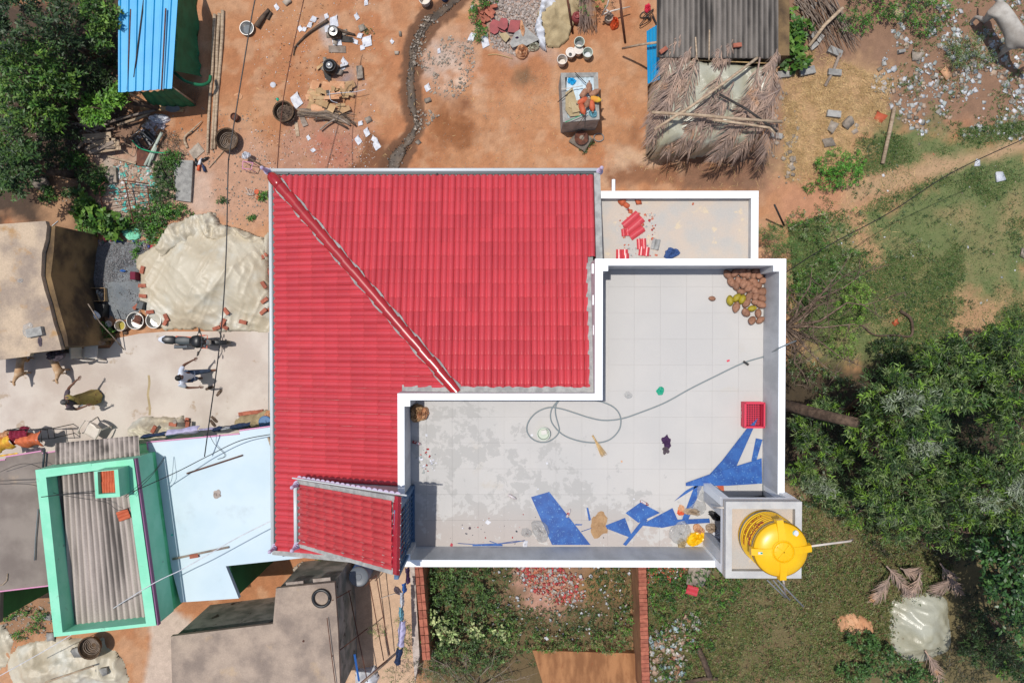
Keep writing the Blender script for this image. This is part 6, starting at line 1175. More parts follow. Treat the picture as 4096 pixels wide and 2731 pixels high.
# ---- clothes, line, rack, tarp covered bricks along the front
tw = thing('laundry_line', 'wire line strung along the pale blue roof edge', 'line', P(560, 1745, 1.9)); mb = MB(); mb.tube([P(*q) for q in ((540, 1752, 1.9), (780, 1725, 1.8), (1090, 1690, 2))], .006, 4); mb.build('wire', 'steel_dark', tw)
def cloth_on_line(pts, z, w_, drop, mt, lb, grp='clothes on the line', nm='cloth', seed=0):
    a, b = P(*pts[0], z), P(*pts[1], z); d = (b-a).normalized(); s = V3((-d.y, d.x, 0)); mb = MB()
    mb.grid(lambda u, v: a+(b-a)*u+s*((v-.5)*w_*(1+.16*math.sin(u*9+seed)))+V3((0, 0, .03*math.sin(u*24+v*5+seed)-abs(v-.5)**1.5*2*drop)), 24, 8, .006); return solo(mb, nm, MT[mt], lb, 'cloth', a, grp, True)
for i, (p, m, lb, w_) in enumerate((([(560, 1750), (660, 1736)], 'navy', 'dark blue cloth hung at the left end of the line', .12), ([(660, 1738), (790, 1718)], 'lilac_cloth', 'long lilac shawl hung on the line', .2), ([(790, 1722), (850, 1716)], 'lilac_cloth', 'thin lilac cloth in the middle of the line', .07), ([(845, 1722), (884, 1714)], 'navy', 'folded navy trousers on the line', .14), ([(918, 1712), (998, 1700)], 'navy', 'dark blue jeans hung toward the red roof', .16), ([(884, 1718), (918, 1712)], 'white_cloth', 'white scrap of cloth between two blue garments', .08))): cloth_on_line(p, 1.9, w_, .25, m, lb, seed=i)
def bz(X, Y, d): px, py = PXL(X, Y, .5); return np.minimum(d*2.2, .55)+wrinkle(X, Y, 44, .22, 2.6, 1.1, .6)
heap('plastic_sheet', [(530, 1690), (560, 1670), (610, 1660), (680, 1668), (735, 1662), (758, 1690), (768, 1745), (770, 1800), (560, 1800), (520, 1760)], .03, bz, 'tarp', seed=45); tag([o for o in bpy.data.objects if o.name.startswith('plastic_sheet')][-1], 'crumpled cream plastic sheet covering a brick stack', 'plastic sheet')
brick(618, 1716, .66, 60, 'brick on the crumpled sheet, left one', 'bricks on the covered stack'); brick(694, 1696, .66, -8, 'brick stamped with letters on the crumpled sheet', 'bricks on the covered stack')
brick(750, 1685, .1, 80, 'bricks showing at the end of the covered stack', 'bricks on the covered stack'); brick(752, 1700, .3, 82, 'upper brick at the end of the covered stack', 'bricks on the covered stack')
mb = MB(); c = P(700, 1686, .72); mb.lathe([(.06, 0), (.06, .03), (0, .03)], c, 12); solo(mb, 'lid', 'rubble', 'small grey lid on the covered brick stack', 'lid', c)
heap('sacking_sheet', [(940, 1690), (960, 1660), (1030, 1655), (1070, 1640), (1110, 1640), (1110, 1710), (1000, 1720), (930, 1712)], .03, lambda X, Y, d: np.minimum(d*2, .4)+wrinkle(X, Y, 47, .2, 2.5, .3, .6), 'sacking', seed=47); tag(bpy.data.objects['sacking_sheet'], 'beige sheet over bricks beside the red roof', 'sheet')
for k in range(5): brick(972+17*k, 1653-2*k, .05, 8, '%s brick in the row along the beige sheet' % ['leftmost', 'second', 'middle', 'fourth', 'rightmost'][k], 'bricks along the beige sheet')
mb = MB(); c = P(1062, 1688, .6); mb.lathe([(.2, 0), (.2, .05), (.18, .06), (0, .06)], c, 20); mb.box(c+V3((0, 0, .075)), (.1, .12, .03), .3, m=1); solo(mb, 'drum_lid', ['blue_drum', 'maroon'], 'blue round lid with dark red square by the red roof', 'lid', c)
crumple('peach_cloth', 'peach coloured cloth between the blue lid and sheet', 'cloth', 1072, 1664, .5, .12, .2, .1, 'peach_paper', seed=3)
mb = MB(); c = P(954, 1669, .1); mb.lathe([(.05, 0), (.07, .05), (.04, .09), (0, .1)], c, 12); solo(mb, 'white_ball', 'plastic_white', 'white round cap left of the beige sheet', 'cap', c, smooth=True)
# left clothes rack
rk = thing('clothes_rack', 'black metal rack with clothes drying at the left', 'clothes rack', P(130, 1720, 0))
mb = MB(); z = 1.0
for a, b in (((20, 1722), (215, 1712)), ((214, 1712), (220, 1750)), ((188, 1716), (196, 1756)), ((100, 1716), (112, 1760)), ((160, 1712), (168, 1770)), ((15, 1760), (220, 1752))): mb.tube([P(*a, z), P(*b, z)], .014, 5)
for a in ((22, 1722), (215, 1712), (220, 1750), (30, 1756)): p = P(*a, z); mb.tube([p, V3((p.x, p.y, 0))], .014, 5)
for k in range(2): mb.tube([P(60+100*k+32*math.cos(a), 1718+0*k, z+.15+.2*math.sin(a)) for a in [PI*i/8 for i in range(9)]], .014, 5)
mb.build('frame', 'black', rk, True)
cloth_on_line([(30, 1752), (105, 1736)], 1.06, .45, .3, 'maroon_cloth', 'dark red patterned cloth drying on the rack', 'clothes on the rack', seed=2); cloth_on_line([(58, 1768), (150, 1758)], 1.12, .42, .35, 'orange_cloth', 'orange cloth with pale flowers drying on the rack', 'clothes on the rack', seed=5); cloth_on_line([(-40, 1790), (36, 1764)], 1.1, .42, .3, 'yellow_cloth', 'yellow and orange cloth at the left end of the rack', 'clothes on the rack', seed=7); cloth_on_line([(-30, 1752), (28, 1738)], 1.0, .25, .3, 'peach_paper', 'beige patterned cloth behind the yellow one', 'clothes on the rack', seed=8)
cloth_on_line([(100, 1806), (175, 1800)], 2.9, .14, .1, 'blouse', 'mauve cloth on the grey roof edge', 'clothes on the rack', seed=9); cloth_on_line([(-30, 1828), (70, 1812)], 2.8, .04, .02, 'yellow_cloth', 'thin yellow cloth strip along the grey roof edge', 'clothes on the rack', seed=11)
# plastic chairs
def chair(px, py, rz, lb):
    t = thing('plastic_chair', lb, 'chair', V3((0, 0, 0)), 'white plastic armchairs in the yard'); mt = 'plastic_white'
    mb = MB(); mb.grid(lambda u, v: V3(((u-.5)*.44, (v-.5)*.42, .43+.02*math.cos(v*PI)-.015*math.sin(u*PI))), 6, 6, .012); mb.build('seat', mt, t, True)
    mb = MB(); mb.grid(lambda u, v: V3(((u-.5)*(.46+.06*v), -.21-.12*v-.05*math.sin(u*PI), .45+.42*v)), 8, 5, .01); mb.build('backrest', mt, t, True)
    for s in (-1, 1):
        mb = MB(); mb.tube([V3((s*.26, -.26, .66)), V3((s*.29, -.05, .66)), V3((s*.28, .18, .64)), V3((s*.25, .22, .5))], .022, 6); mb.build('armrest', mt, t, True)
        for y in (-1, 1): mb = MB(); mb.tube([V3((s*.22, y*.2, .43)), V3((s*.27, y*.26+(-.03 if y < 0 else 0), 0))], [.028, .02], 6); mb.build('leg', mt, t, True)
    p = P(px, py, .045); t.location = p; t.rotation_euler = (0, 0, rz); return t
chair(393, 1402, -PI/2-.1, 'white plastic armchair standing in the shade by the old house'); chair(402, 1716, 2.6, 'white plastic armchair beside the corrugated porch sheet')
mb = MB(); c = P(275, 1392, .045); mb.box(c+V3((0, 0, .25)), (.3, .3, .5)); solo(mb, 'stool', 'black', 'dark stool under the old house eave', 'stool', c)
crumple('clothes_bundle', 'grey checked cloth hung on the old house corner', 'cloth', 225, 1420, 1.3, .3, .15, .2, 'blouse', seed=8, ang=.2)
def slipper(x, y, a, lb, z=.047):
    c = P(x, y, z); mb = MB(); q = [(-.13, -.035), (-.06, -.045), (.05, -.05), (.12, -.04), (.14, 0), (.12, .04), (.05, .045), (-.06, .04), (-.13, .03)]; ca, sa = math.cos(a), math.sin(a); mb.prism([(c.x+u*ca-v*sa, c.y+u*sa+v*ca) for u, v in q], z, z+.02, 0)
    for s in (-1, 1): mb.tube([c+V3((.08*ca, .08*sa, .02)), c+V3((.05*ca-s*.03*sa, .05*sa+s*.03*ca, .05)), c+V3((-.02*ca-s*.045*sa, -.02*sa+s*.045*ca, .02))], .007, 4, m=1)
    solo(mb, 'sandal', ['bark', 'black'], lb, 'sandal', c, 'sandals left on the yard')
for x, y, a, lb in ((838, 1551, .35, 'brown sandal nearest the man'), (877, 1570, .9, 'single brown sandal on open concrete'), (858, 1676, -.8, 'upper sandal of the black pair by the laundry line'), (852, 1692, -.9, 'lower sandal of the black pair by the laundry line')): slipper(x, y, a, lb)
# ---- bottom left heaps
def h1(X, Y, d): return np.minimum(d*.5, .45)+wrinkle(X, Y, 61, .16, 1.5, .8, .6)+wrinkle(X, Y, 3, .06, 5, .3, .5)
heap('plastic_sheet', [(40, 2600), (110, 2570), (200, 2560), (330, 2550), (420, 2540), (450, 2590), (500, 2650), (530, 2780), (60, 2780), (30, 2700)], .04, h1, 'tarp', seed=62); tag([o for o in bpy.data.objects if o.name.startswith('plastic_sheet')][-1], 'cream plastic sheet over a mound below the green house', 'plastic sheet')
heap('plastic_sheet', [(-60, 2490), (20, 2500), (52, 2560), (40, 2620), (10, 2680), (-60, 2700)], .04, h1, 'tarp', seed=63); tag([o for o in bpy.data.objects if o.name.startswith('plastic_sheet')][-1], 'cream plastic sheet cut by the left edge at the bottom', 'plastic sheet')
basket('upturned old round basket on the bottom left sheet', 378, 2576, .34, .26, z=.3)
for i, (x, y, s, z) in enumerate(((310, 2610, .34, .3), (205, 2545, .3, .02), (412, 2680, .3, .3), (192, 2462, .26, 0))): lumps('stone', [(x-3, y-3), (x+3, y-3), (x+3, y+3), (x-3, y+3)], 1, s, s*1.01, 'block', z=z, seed=200+i, flatness=.3, label=['grey stone on the bottom left sheet', 'grey block beside the mint wall foot', 'grey stone at the right fold of the sheet', 'round pale stone among the weeds at the mint wall'][i], cat='stone', kind='thing')
stick('pole', 'pale pole lying over the bottom left plastic sheet', 'pole', [(180, 2728, .6), (375, 2662, .55)], .025, 'wood')
for i, (x, y) in enumerate(((90, 2440), (160, 2460), (80, 2540), (140, 2510), (30, 2460))): plant('weeds', 'weed tuft on the littered earth at the bottom left, number '+('one', 'two', 'three', 'four', 'five')[i] if False else ['upper left weed tuft below the grey house', 'weed tuft beside the mint wall', 'lowest weed tuft above the cream sheet', 'weed tuft right of the cream sheet edge', 'weed tuft at the left edge'][i], 'weeds', [(x, y, .1, .25, .18, .15)], 160, 6, .06, .03, G3, seed=120+i, group='weeds at the bottom left')
lumps('litter', [(0, 2400), (210, 2400), (220, 2560), (0, 2600)], 300, .015, .08, 'stone', seed=66, label='stones and crumbs below the grey house', cat='rubble')
# ---- brown roofed outbuilding
br = thing('outhouse', 'concrete outbuilding with stained brown flat roof at the bottom', 'outbuilding', P(1050, 2600, 0)); zb = 2.45
wallbox('roof_slab', [(683, 2544), (1092, 2494), (1104, 2352), (1338, 2328), (1352, 2520), (1362, 2800), (690, 2800)], zb, zb-.13, zb, 'roof_brown', br)
wallbox('wall', [(692, 2552), (1098, 2502), (1110, 2358), (1330, 2336), (1344, 2520), (1352, 2790), (700, 2790)], zb, 0, zb-.13, 'plaster_mossy', br)
mb = None
for i in range(2): mb = MB(); a = P(1152+108*i, 2338-14*i, 2.2); mb.box(a+V3((.2, .02, 0)), (.5, .16, .05), .09); mb.build('sun_shade', 'rubble', br)
mb = MB(); c = P(1285, 2392, zb+.04); mb.tube([c+V3((math.cos(a)*.235, math.sin(a)*.235, 0)) for a in [2*PI*k/28 for k in range(29)]], .045, 8); solo(mb, 'tyre', 'black', 'black bicycle tyre lying on the brown roof', 'tyre', c, smooth=True)
stick('wire', 'rusty chain hanging down the brown roof', 'chain', [(1308, 2470, 2.55), (1326, 2620, 2.55), (1342, 2740, 2.55)], .012, 'rust')
mb = MB(); c = P(1214, 2562, zb); mb.lathe([(.03, 0), (.03, .02), (0, .02)], c, 10); solo(mb, 'pebble', 'rust', 'small brown pebble on the outbuilding roof', 'pebble', c)
dr = thing('water_drum', 'large blue plastic drum with dark lid beside the outbuilding', 'drum', P(1462, 2262, 0)); c = P(1462, 2262, 0); mb = MB(); mb.lathe([(.26, 0), (.29, .05), (.3, .5), (.31, .52), (.3, .54), (.29, .9), (.27, .97)], c, 26); mb.build('body', 'blue_drum', dr, True); mb = MB(); mb.lathe([(.29, .93), (.3, 1.0), (.28, 1.02), (.25, 1.0), (.1, 1.0), (.09, 1.015), (0, 1.015)], c, 26); mb.build('lid', 'steel_grey', dr, True, auto=35)
# narrow yard with bed frame, mop, clothes
fr2 = thing('bed_frame', 'rusty iron bed frame leaning in the narrow yard', 'iron frame', P(1500, 2450, 0)); 
for a, b in (((1460, 2345, .8), (1504, 2298, .8)), ((1504, 2298, .8), (1560, 2620, .4)), ((1478, 2330, .8), (1535, 2640, .4)), ((1395, 2360, 1), (1470, 2725, .8)), ((1330, 2400, 2.5), (1402, 2360, 1.2)), ((1326, 2625, 2.5), (1470, 2512, 1.2)), ((1440, 2731, 1.2), (1550, 2640, .9))): bar(a, b, .015, 'rust', fr2)
stick('board', 'long grey wooden board slanting at the bottom of the yard', 'board', [(1432, 2745, 1.2), (1552, 2640, .7)], .04, 'wood_grey'); mb = MB(); a, b = P(1418, 2615, 2.3), P(1436, 2722, 2.3); mb.tube([a, b], .03, 4); solo(mb, 'blue_bar', 'blue', 'blue bar on the outbuilding edge', 'bar', a)
stick('stick', 'thin white stick of the mop lying in the yard', 'stick', [(1520, 2392, .1), (1582, 2372, .1)], .01, 'plastic_white'); crumple('mop', 'dark grey mop head lying in the narrow yard', 'mop', 1590, 2362, .02, .1, .15, .06, 'blouse', seed=5, ang=.6)
for i, (x0, y0, x1, y1, m, w_, lb) in enumerate(((1626, 2272, 1630, 2335, 'purple_cloth', .12, 'dark purple garment hung near the parapet'), (1612, 2335, 1616, 2372, 'blue', .13, 'light blue cloth on the narrow yard line'), (1604, 2372, 1606, 2430, 'white_cloth', .12, 'white cloth on the narrow yard line'), (1600, 2430, 1604, 2485, 'teal_cloth', .14, 'teal checked cloth on the narrow yard line'), (1608, 2485, 1600, 2590, 'lilac_cloth', .2, 'long pale mauve cloth on the narrow yard line'), (1598, 2595, 1586, 2660, 'navy', .18, 'dark cloth at the lower end of the yard line'))): cloth_on_line([(x0, y0), (x1, y1)], 1.7, w_, .2, m, lb, 'clothes on the narrow yard line', seed=i)
cable('laundry wire of the narrow yard', [(1632, 2260, 1.75), (1600, 2500, 1.7), (1580, 2740, 1.7)], .006)
heap('white_sack', [(1425, 2680), (1500, 2660), (1520, 2700), (1490, 2790), (1420, 2790)], .035, lambda X, Y, d: .1+np.minimum(d*2, .35)+wrinkle(X, Y, 71, .15, 3, .3, .6), 'white_cloth', seed=71); tag(bpy.data.objects['white_sack'], 'grey white plastic sacks heaped at the bottom of the yard', 'sacks')
lumps('rubble', [(1170, 2250), (1420, 2230), (1400, 2262), (1180, 2300)], 120, .03, .14, 'stone', seed=73, label='stones along the green house foot', cat='rubble'); plant('weeds', 'low weeds beside the outbuilding wall', 'weeds', [(1320, 2236, .05, .5, .13, .1)], 120, 6, .05, .025, G1, seed=130)
plant('weeds', 'feathery weed in the narrow yard', 'weeds', [(1512, 2520, .15, .3, .2, .2), (1620, 2560, .3, .25, .5, .3), (1600, 2480, .1, .2, .15, .15)], 120, 7, .06, .012, G3, seed=131)
# ---------------------------------------------------------------- right hand field: straw, litter, grass, cow
FIELD = [(3420, 560), (4160, 480), (4160, 1480), (3560, 1480), (3200, 1350), (3150, 900), (3420, 820)]
def gd(x, y): return np.clip((fbm(x/230, y/230, 4, 1)-.40)*7, .06, 1)*np.clip(-sdist(x, y, PATH)/30, .04, 1)
blades('grass', FIELD, 150000, .055, .011, 'leaf', seed=140, cols=[C(96, 126, 62), C(78, 110, 52), C(114, 134, 76), C(136, 134, 88)], label='short patchy green grass of the field', cat='grass', dens=gd, lay=.7)
blades('grass', [(3100, 1980), (3500, 2060), (3820, 2260), (3700, 2400), (3560, 2560), (3400, 2800), (2560, 2800), (2600, 2280), (3200, 2330)], 110000, .055, .013, 'leaf', seed=141, cols=[C(112, 122, 64), C(136, 136, 80), C(120, 100, 72), C(84, 104, 52)], label='weedy grass below the tank tower', cat='grass', dens=lambda x, y: np.clip((fbm(x/120, y/120, 4, 5)-.35)*6, .1, 1), lay=.7)
blades('straw', [(3130, 230), (3260, 200), (3560, 330), (3540, 470), (3440, 640), (3330, 760), (3140, 720)], 9000, .17, .008, 'straw', seed=142, label='thick litter of pale straw beside the palm shelter', cat='straw', lay=.12, dens=lambda x, y: np.clip((fbm(x/90, y/90, 3, 7)-.3)*4, .15, 1), pile=.03)
blades('straw', [(3500, 1150), (4160, 1200), (4160, 1460), (3500, 1440), (3300, 700), (3700, 620)], 1100, .2, .009, 'straw', seed=143, label='dry stalks strewn over the field', cat='straw', lay=.08)
blades('straw', [(2440, 590), (3120, 600), (3120, 760), (2700, 760)], 200, .16, .008, 'straw', seed=144, label='sparse straw below the palm shelter', cat='straw', lay=.08)
LC = [C(226, 226, 228), C(206, 208, 210), C(186, 186, 180), C(160, 156, 146), C(196, 170, 146), C(140, 128, 112), C(170, 150, 130), C(172, 180, 176)]
lumps('plastic_litter', [(3600, -60), (4160, -60), (4160, 560), (3640, 540), (3480, 340), (3560, 180)], 2000, .012, .15, 'chips', seed=145, flatness=.25, cols=LC, label='dense scatter of white plastic litter and scraps', cat='litter', dens=lambda x, y: np.clip((fbm(x/90, y/90, 4, 3)-.44)*9, .05, 1))
lumps('plastic_litter', [(3160, 560), (4160, 560), (4160, 1460), (3160, 1460)], 170, .02, .08, 'chips', seed=146, flatness=.25, cols=LC+[C(200, 120, 90)], label='scattered scraps of litter on the grass', cat='litter')
lumps('rubble', [(3100, 300), (3200, 480), (3180, 760), (3080, 700)], 60, .05, .16, 'stone', seed=147, label='stones along the edge of the palm shelter', cat='stones')
CB_ = [(3142, 55, 25, .3, 'grey concrete block at the shed corner, upper'), (3246, 33, 70, .26, 'tilted white block among the sticks, left'), (3278, 9, 40, .2, 'white block at the top edge by the sticks'), (3325, 52, 75, .26, 'white block under the long plank'), (3250, 145, 60, .26, 'white block beside the castor leaves'), (3275, 160, 55, .26, 'block touching the fallen plank'), (3250, 190, 40, .28, 'white block below the fallen plank'), (3135, 108, 10, .24, 'block half under leaves by the shed'), (3335, 212, -25, .44, 'long pale block lying in the straw'), (3225, 288, 12, .46, 'large pale block left in the straw'), (3333, 294, -6, .4, 'pale block right in the straw'), (3130, 302, 5, .4, 'dark grey block at the shed wall foot'), (3330, 460, -8, .42, 'single grey block in open straw'), (3102, 546, -10, .34, 'reddish block at the shelter corner'), (3600, 210, 10, .2, 'grey block in the littered patch')]
for i, (x, y, a, L_, lb) in enumerate(CB_): o = brick(x, y, 0, a, lb, 'loose blocks around the straw', 'concrete_block', me=BM[i % 4], cat='block'); o.data = o.data.copy(); o.data.materials[0] = MT['block']; o.scale = (L_/.23, L_/.23*1.0, 1.8)
for i, (x, y, s, m) in enumerate(((3520, 470, .3, 'terracotta'), (3325, 515, .36, 'stone'), (3310, 575, .3, 'stone'), (3395, 495, .34, 'stone'), (3582, 1290, .2, 'terracotta'), (3424, 502 , .12, 'stone'), (4095, 1010, .3, 'stone'), (3665, 225, .3, 'stone'), (3590, 60, .3, 'sacking'), (3420, 530, .18, 'clear_plastic'), (3995, 705, .28, 'white_cloth'), (3908, 650, .2, 'white_cloth'), (3780, 300, .34, 'peach_paper'))):
    lumps('stone', [(x-3, y-3), (x+3, y-3), (x+3, y+3), (x-3, y+3)], 1, s, s*1.01, MT[m], seed=300+i, flatness=.35, label=['orange stone slab near the grass edge', 'flat brown stone in the straw', 'dark split stone in the lower straw', 'large stone left of the orange slab', 'small orange stone in the grass', 'tiny stone beside the orange slab', 'grey stone at the right edge of the field', 'pale stone under the shrubs', 'tan slab among the top shrubs', 'crumpled clear bag in the straw', 'white sack scrap on the grass at right', 'white plastic scrap near the black wire', 'peach paper in the litter'][i], cat=['stone', 'stone', 'stone', 'stone', 'stone', 'stone', 'stone', 'stone', 'slab', 'bag', 'sack', 'scrap', 'paper'][i], kind='thing')
for pts, r, m, lb in (([(3372, 32, .5), (3300, 100, .4), (3236, 186, .2)], .055, 'wood', 'rough plank leaning over the stick pile'), ([(3360, 215, .1), (3330, 290, .08), (3300, 345, .06)], .05, 'wood_grey', 'dark burnt ended post lying in the straw'), ([(3578, 430, .1), (3560, 520, .1), (3530, 655, .1)], .06, 'wood', 'long pale log lying in the grass'), ([(3098, 820, 1.5), (3136, 902, .2)][::-1], .03, 'charred', 'dark pipe poking out of the bush behind the house')): stick('log', lb, 'log', pts, r, MT[m])
sp_ = thing('stick_pile', 'pile of long thin dry sticks at the top edge', 'stick pile', P(3300, 80, 0)); rg = random.Random(8)
for k in range(60): x = 3160+rg.uniform(0, 170); a = rg.uniform(-.15, .45); mb = MB(); p = P(x, rg.uniform(-60, 20), .1+rg.uniform(0, .2)); q = P(x+80+a*120+rg.uniform(-20, 40), 190+rg.uniform(-60, 30), .05+rg.uniform(0, .15)); mb.tube([p, (p+q)/2+V3((rg.uniform(-.08, .08), rg.uniform(-.05, .05), .03)), q], [.014, .012, .005], 4); mb.build('stick', MT['wood_grey' if k % 3 else 'twig'], sp_)
def cl(lb, cat, blobs, dens, nl, L, W, cols, seed, mt='leaf', trunk=0, grp=None, nm='shrub', **k): return plant(nm, lb, cat, blobs, dens, nl, L, W, cols, mt, seed, grp, trunk, **k)
cl('broad leaved plant beside the grey shed', 'plant', [(3150, 160, .3, .45, .5, .35), (3190, 120, .3, .4, .3, .3), (3180, 240, .3, .4, .4, .3), (3150, 90, .3, .4, .4, .3)], 45, 6, .17, .12, G1, 151, nm='castor_plant', twig=.1)
cl('wide green shrubs above the litter at the top', 'shrub', [(3480, 30, .35, .9, .6, .4), (3600, 10, .35, .9, .5, .4), (3720, 40, .3, .7, .4, .3), (3420, 90, .3, .5, .4, .3), (3700, 100, .25, .5, .3, .25)], 120, 8, .06, .025, G3, 152)
cl('silvery shrub in the litter right of the path', 'shrub', [(3860, 180, .35, .6, .45, .35), (3900, 240, .3, .6, .35, .3), (3830, 230, .3, .4, .4, .3)], 110, 9, .09, .014, G2, 153, twig=.15)
cl('bright green bush on the dirt path', 'bush', [(3340, 650, .35, .55, .4, .4), (3380, 700, .3, .5, .4, .35), (3320, 720, .25, .4, .35, .3), (3430, 640, .2, .3, .3, .25)], 190, 8, .05, .022, [C(86, 146, 44), C(70, 124, 40), C(100, 158, 56)], 154)
cl('small green tuft left of the bright bush', 'weeds', [(3240, 750, .1, .22, .2, .14)], 200, 7, .05, .02, G3, 155, nm='weeds')
cl('greyish shrub mass behind the house corner', 'shrub', [(3250, 900, .4, .6, .5, .35), (3340, 980, .4, .7, .6, .35), (3400, 1060, .35, .6, .5, .3), (3300, 1080, .3, .5, .4, .3), (3200, 880, .3, .4, .3, .25), (3420, 880, .25, .5, .4, .2)], 75, 7, .055, .02, G3+[C(150, 156, 120)], 156)
cl('feathery green bush poking beside the parapet corner', 'bush', [(3110, 960, .9, .5, .5, .5), (3150, 1010, .9, .4, .5, .4), (3080, 930, .9, .4, .3, .4)], 150, 8, .08, .01, [C(90, 128, 60), C(110, 140, 70), C(74, 110, 52)], 157, twig=.15)
cl('leafy bush between bare branches right of the house', 'bush', [(3220, 1130, .5, .5, .5, .4), (3180, 1200, .4, .4, .5, .3), (3280, 1150, .4, .35, .4, .3)], 90, 7, .07, .03, G1, 158)
cl('yellow green shrub below the dead tree', 'shrub', [(3400, 1240, .4, .5, .5, .35), (3360, 1370, .5, .6, .45, .4), (3420, 1180, .3, .5, .4, .3)], 130, 8, .055, .018, [C(116, 158, 48), C(96, 140, 44), C(134, 166, 70)], 159)
for i, (x, y, rx, ry) in enumerate(((3720, 830, .9, .5), (3640, 780, .5, .3), (3900, 950, .9, .6), (3560, 860, .5, .4), (3650, 1000, .8, .5), (3780, 1120, .7, .4), (4050, 760, .7, .8), (4090, 920, .5, .8), (3500, 990, .4, .4), (3620, 990, .6, .4), (3530, 1260, .35, .25), (3840, 700, .5, .3), (3300, 820, .3, .25), (3460, 760, .4, .3), (3480, 560, .3, .2), (4090, 1240, .3, .25))): cl(['dark low weeds in mid field', 'low weeds above mid field', 'wide weed patch at right field', 'weeds along the dirt path', 'pale silvery weeds in the field', 'weeds in the lower field', 'dark weeds at the right edge, upper', 'dark weeds at the right edge, middle', 'weeds beside the narrow path', 'weeds left of the silvery patch', 'grey weed under the dead branch', 'weeds under the black wire', 'small weeds on the bare dirt path', 'scattered weeds on the path edge', 'tuft at the straw edge', 'tuft near the lower right sand'][i], 'weeds', [(x, y, .06, rx, ry, .13)], 55 if i < 12 else 100, 6, .05, .018, G4 if i != 4 else G2, 160+i, nm='weeds', grp='weed patches in the field')
# dead tree behind the parapet
def twigs(parent, base, tips, r0, seed, nsub=7, mt='twig', nm='branch', sub=.5):
    rg = random.Random(seed)
    for e in tips:
        mb = MB(); L_ = (e-base).length; pts = [base+(e-base)*t+V3((rg.uniform(-.08, .08)*L_, rg.uniform(-.08, .08)*L_, rg.uniform(-.04, .1)))*(0 < t < 1) for t in (0, .25, .5, .75, 1)]; mb.tube(pts, [r0, r0*.75, r0*.5, r0*.3, r0*.1], 5)
        for k in range(nsub):
            i = rg.randint(1, 3); s = pts[i]+(pts[i+1]-pts[i])*rg.random(); q = s+V3((rg.uniform(-1, 1), rg.uniform(-1, 1), rg.uniform(-.2, .6)))*sub*rg.uniform(.4, 1); m = (s+q)/2+V3((rg.uniform(-.06, .06), rg.uniform(-.06, .06), 0)); mb.tube([s, m, q], [r0*.28, r0*.18, r0*.05], 4)
            for j in range(3): q2 = m+V3((rg.uniform(-1, 1), rg.uniform(-1, 1), rg.uniform(-.2, .4)))*sub*.4; mb.tube([m, q2], [r0*.12, r0*.04], 3)
        mb.build(nm, MT[mt], parent, True)
dt = thing('dead_tree', 'leafless tree with tangled bare branches right of the house', 'tree', P(3200, 1330, 0)); b0 = P(3140, 1310, 2.2); mb = MB(); mb.tube([V3((b0.x+.1, b0.y, -.05)), V3((b0.x, b0.y, 1.2)), b0], [.13, .11, .09], 8); mb.build('trunk', 'bark', dt, True)
twigs(dt, b0, [P(x, y, z) for x, y, z in ((3440, 1070, 3.2), (3500, 1060, 3.4), (3380, 1060, 3.2), (3330, 1200, 3.0), (3250, 1060, 3.2), (3160, 1150, 3), (3480, 1310, 3), (3620, 1170, 3.3), (3290, 1420, 3.2), (3350, 1500, 3.2), (3180, 1440, 3), (3240, 1560, 3), (3420, 1450, 3.2))], .05, 5, 11, sub=.75)
stick('dead_branch', 'curved reddish dead branch lying on the grass', 'branch', smoothpath([(3600, 1244, .1), (3640, 1270, .12), (3650, 1310, .1), (3640, 1345, .08), (3580, 1340, .1), (3500, 1340, .1), (3450, 1300, .08)], 4), (.05, .02), 'bark')
# ---------------------------------------------------------------- trees right of the house
TC = [C(110, 146, 48), C(64, 96, 40), C(46, 72, 36), C(74, 98, 54), C(112, 130, 78)]; TS = [C(150, 160, 136), C(126, 140, 112), C(104, 122, 80)]
def tree(lb, base, blobs, seed, cols=TC, sil=None, L=.135, W=.026, dens=78, nl=13, r=.14, mt='leaf', grp='trees right of the house'):
    t = thing('tree', lb, 'tree', P(*base, 0), grp); blobs = blobs+[(x+(i*37 % 50)-25, y+(i*53 % 50)-25, z-.9, rx*.8, ry*.8, rz*.6) for i, (x, y, z, rx, ry, rz) in enumerate(blobs)]; bl = [(P(x, y, z), rx, ry, rz) for x, y, z, rx, ry, rz in blobs]; foliage('crown', bl, dens, nl, L, W, cols, mt, seed, t, .7, .22, .9)
    if sil: foliage('young_leaves', [(P(x, y, z), rx, ry, rz) for x, y, z, rx, ry, rz in sil], dens, nl, L*.9, W, TS, mt, seed+50, t, .5, .2, .9)
    branches(t, P(*base, 0), bl, r, fork=.55, seed=seed); return t
tree('feathery tree with silvery young leaves nearest the parapet', (3160, 1625), [(3560, 1560, 5.2, .7, .6, .5), (3640, 1640, 5.6, .8, .7, .5), (3700, 1740, 5.4, .8, .6, .5), (3620, 1780, 5.0, .7, .6, .5), (3500, 1650, 4.6, .5, .5, .4), (3720, 1580, 5.3, .6, .5, .4), (3450, 1720, 4.2, .5, .6, .4), (3540, 1850, 4.2, .6, .5, .4)], 171, sil=[(3610, 1610, 5.8, .5, .35, .3), (3700, 1600, 5.6, .35, .3, .25), (3690, 1780, 5.6, .4, .3, .25)], r=.2)
stick('tree_limb', 'thick bare trunk limb crossing from the parapet under the foliage', 'trunk', [(3120, 1612, 2.2), (3220, 1640, 3.0), (3330, 1668, 3.9), (3430, 1690, 4.5)], (.17, .13), 'bark')
tree('dark green tree in the middle of the right grove', (3560, 1520), [(3800, 1450, 4.4, .8, .6, .5), (3880, 1540, 4.8, .8, .7, .5), (3800, 1560, 4.6, .6, .5, .4), (3950, 1460, 4.2, .7, .5, .4), (3820, 1390, 3.8, .5, .4, .35), (3720, 1470, 3.6, .5, .4, .35)], 172)
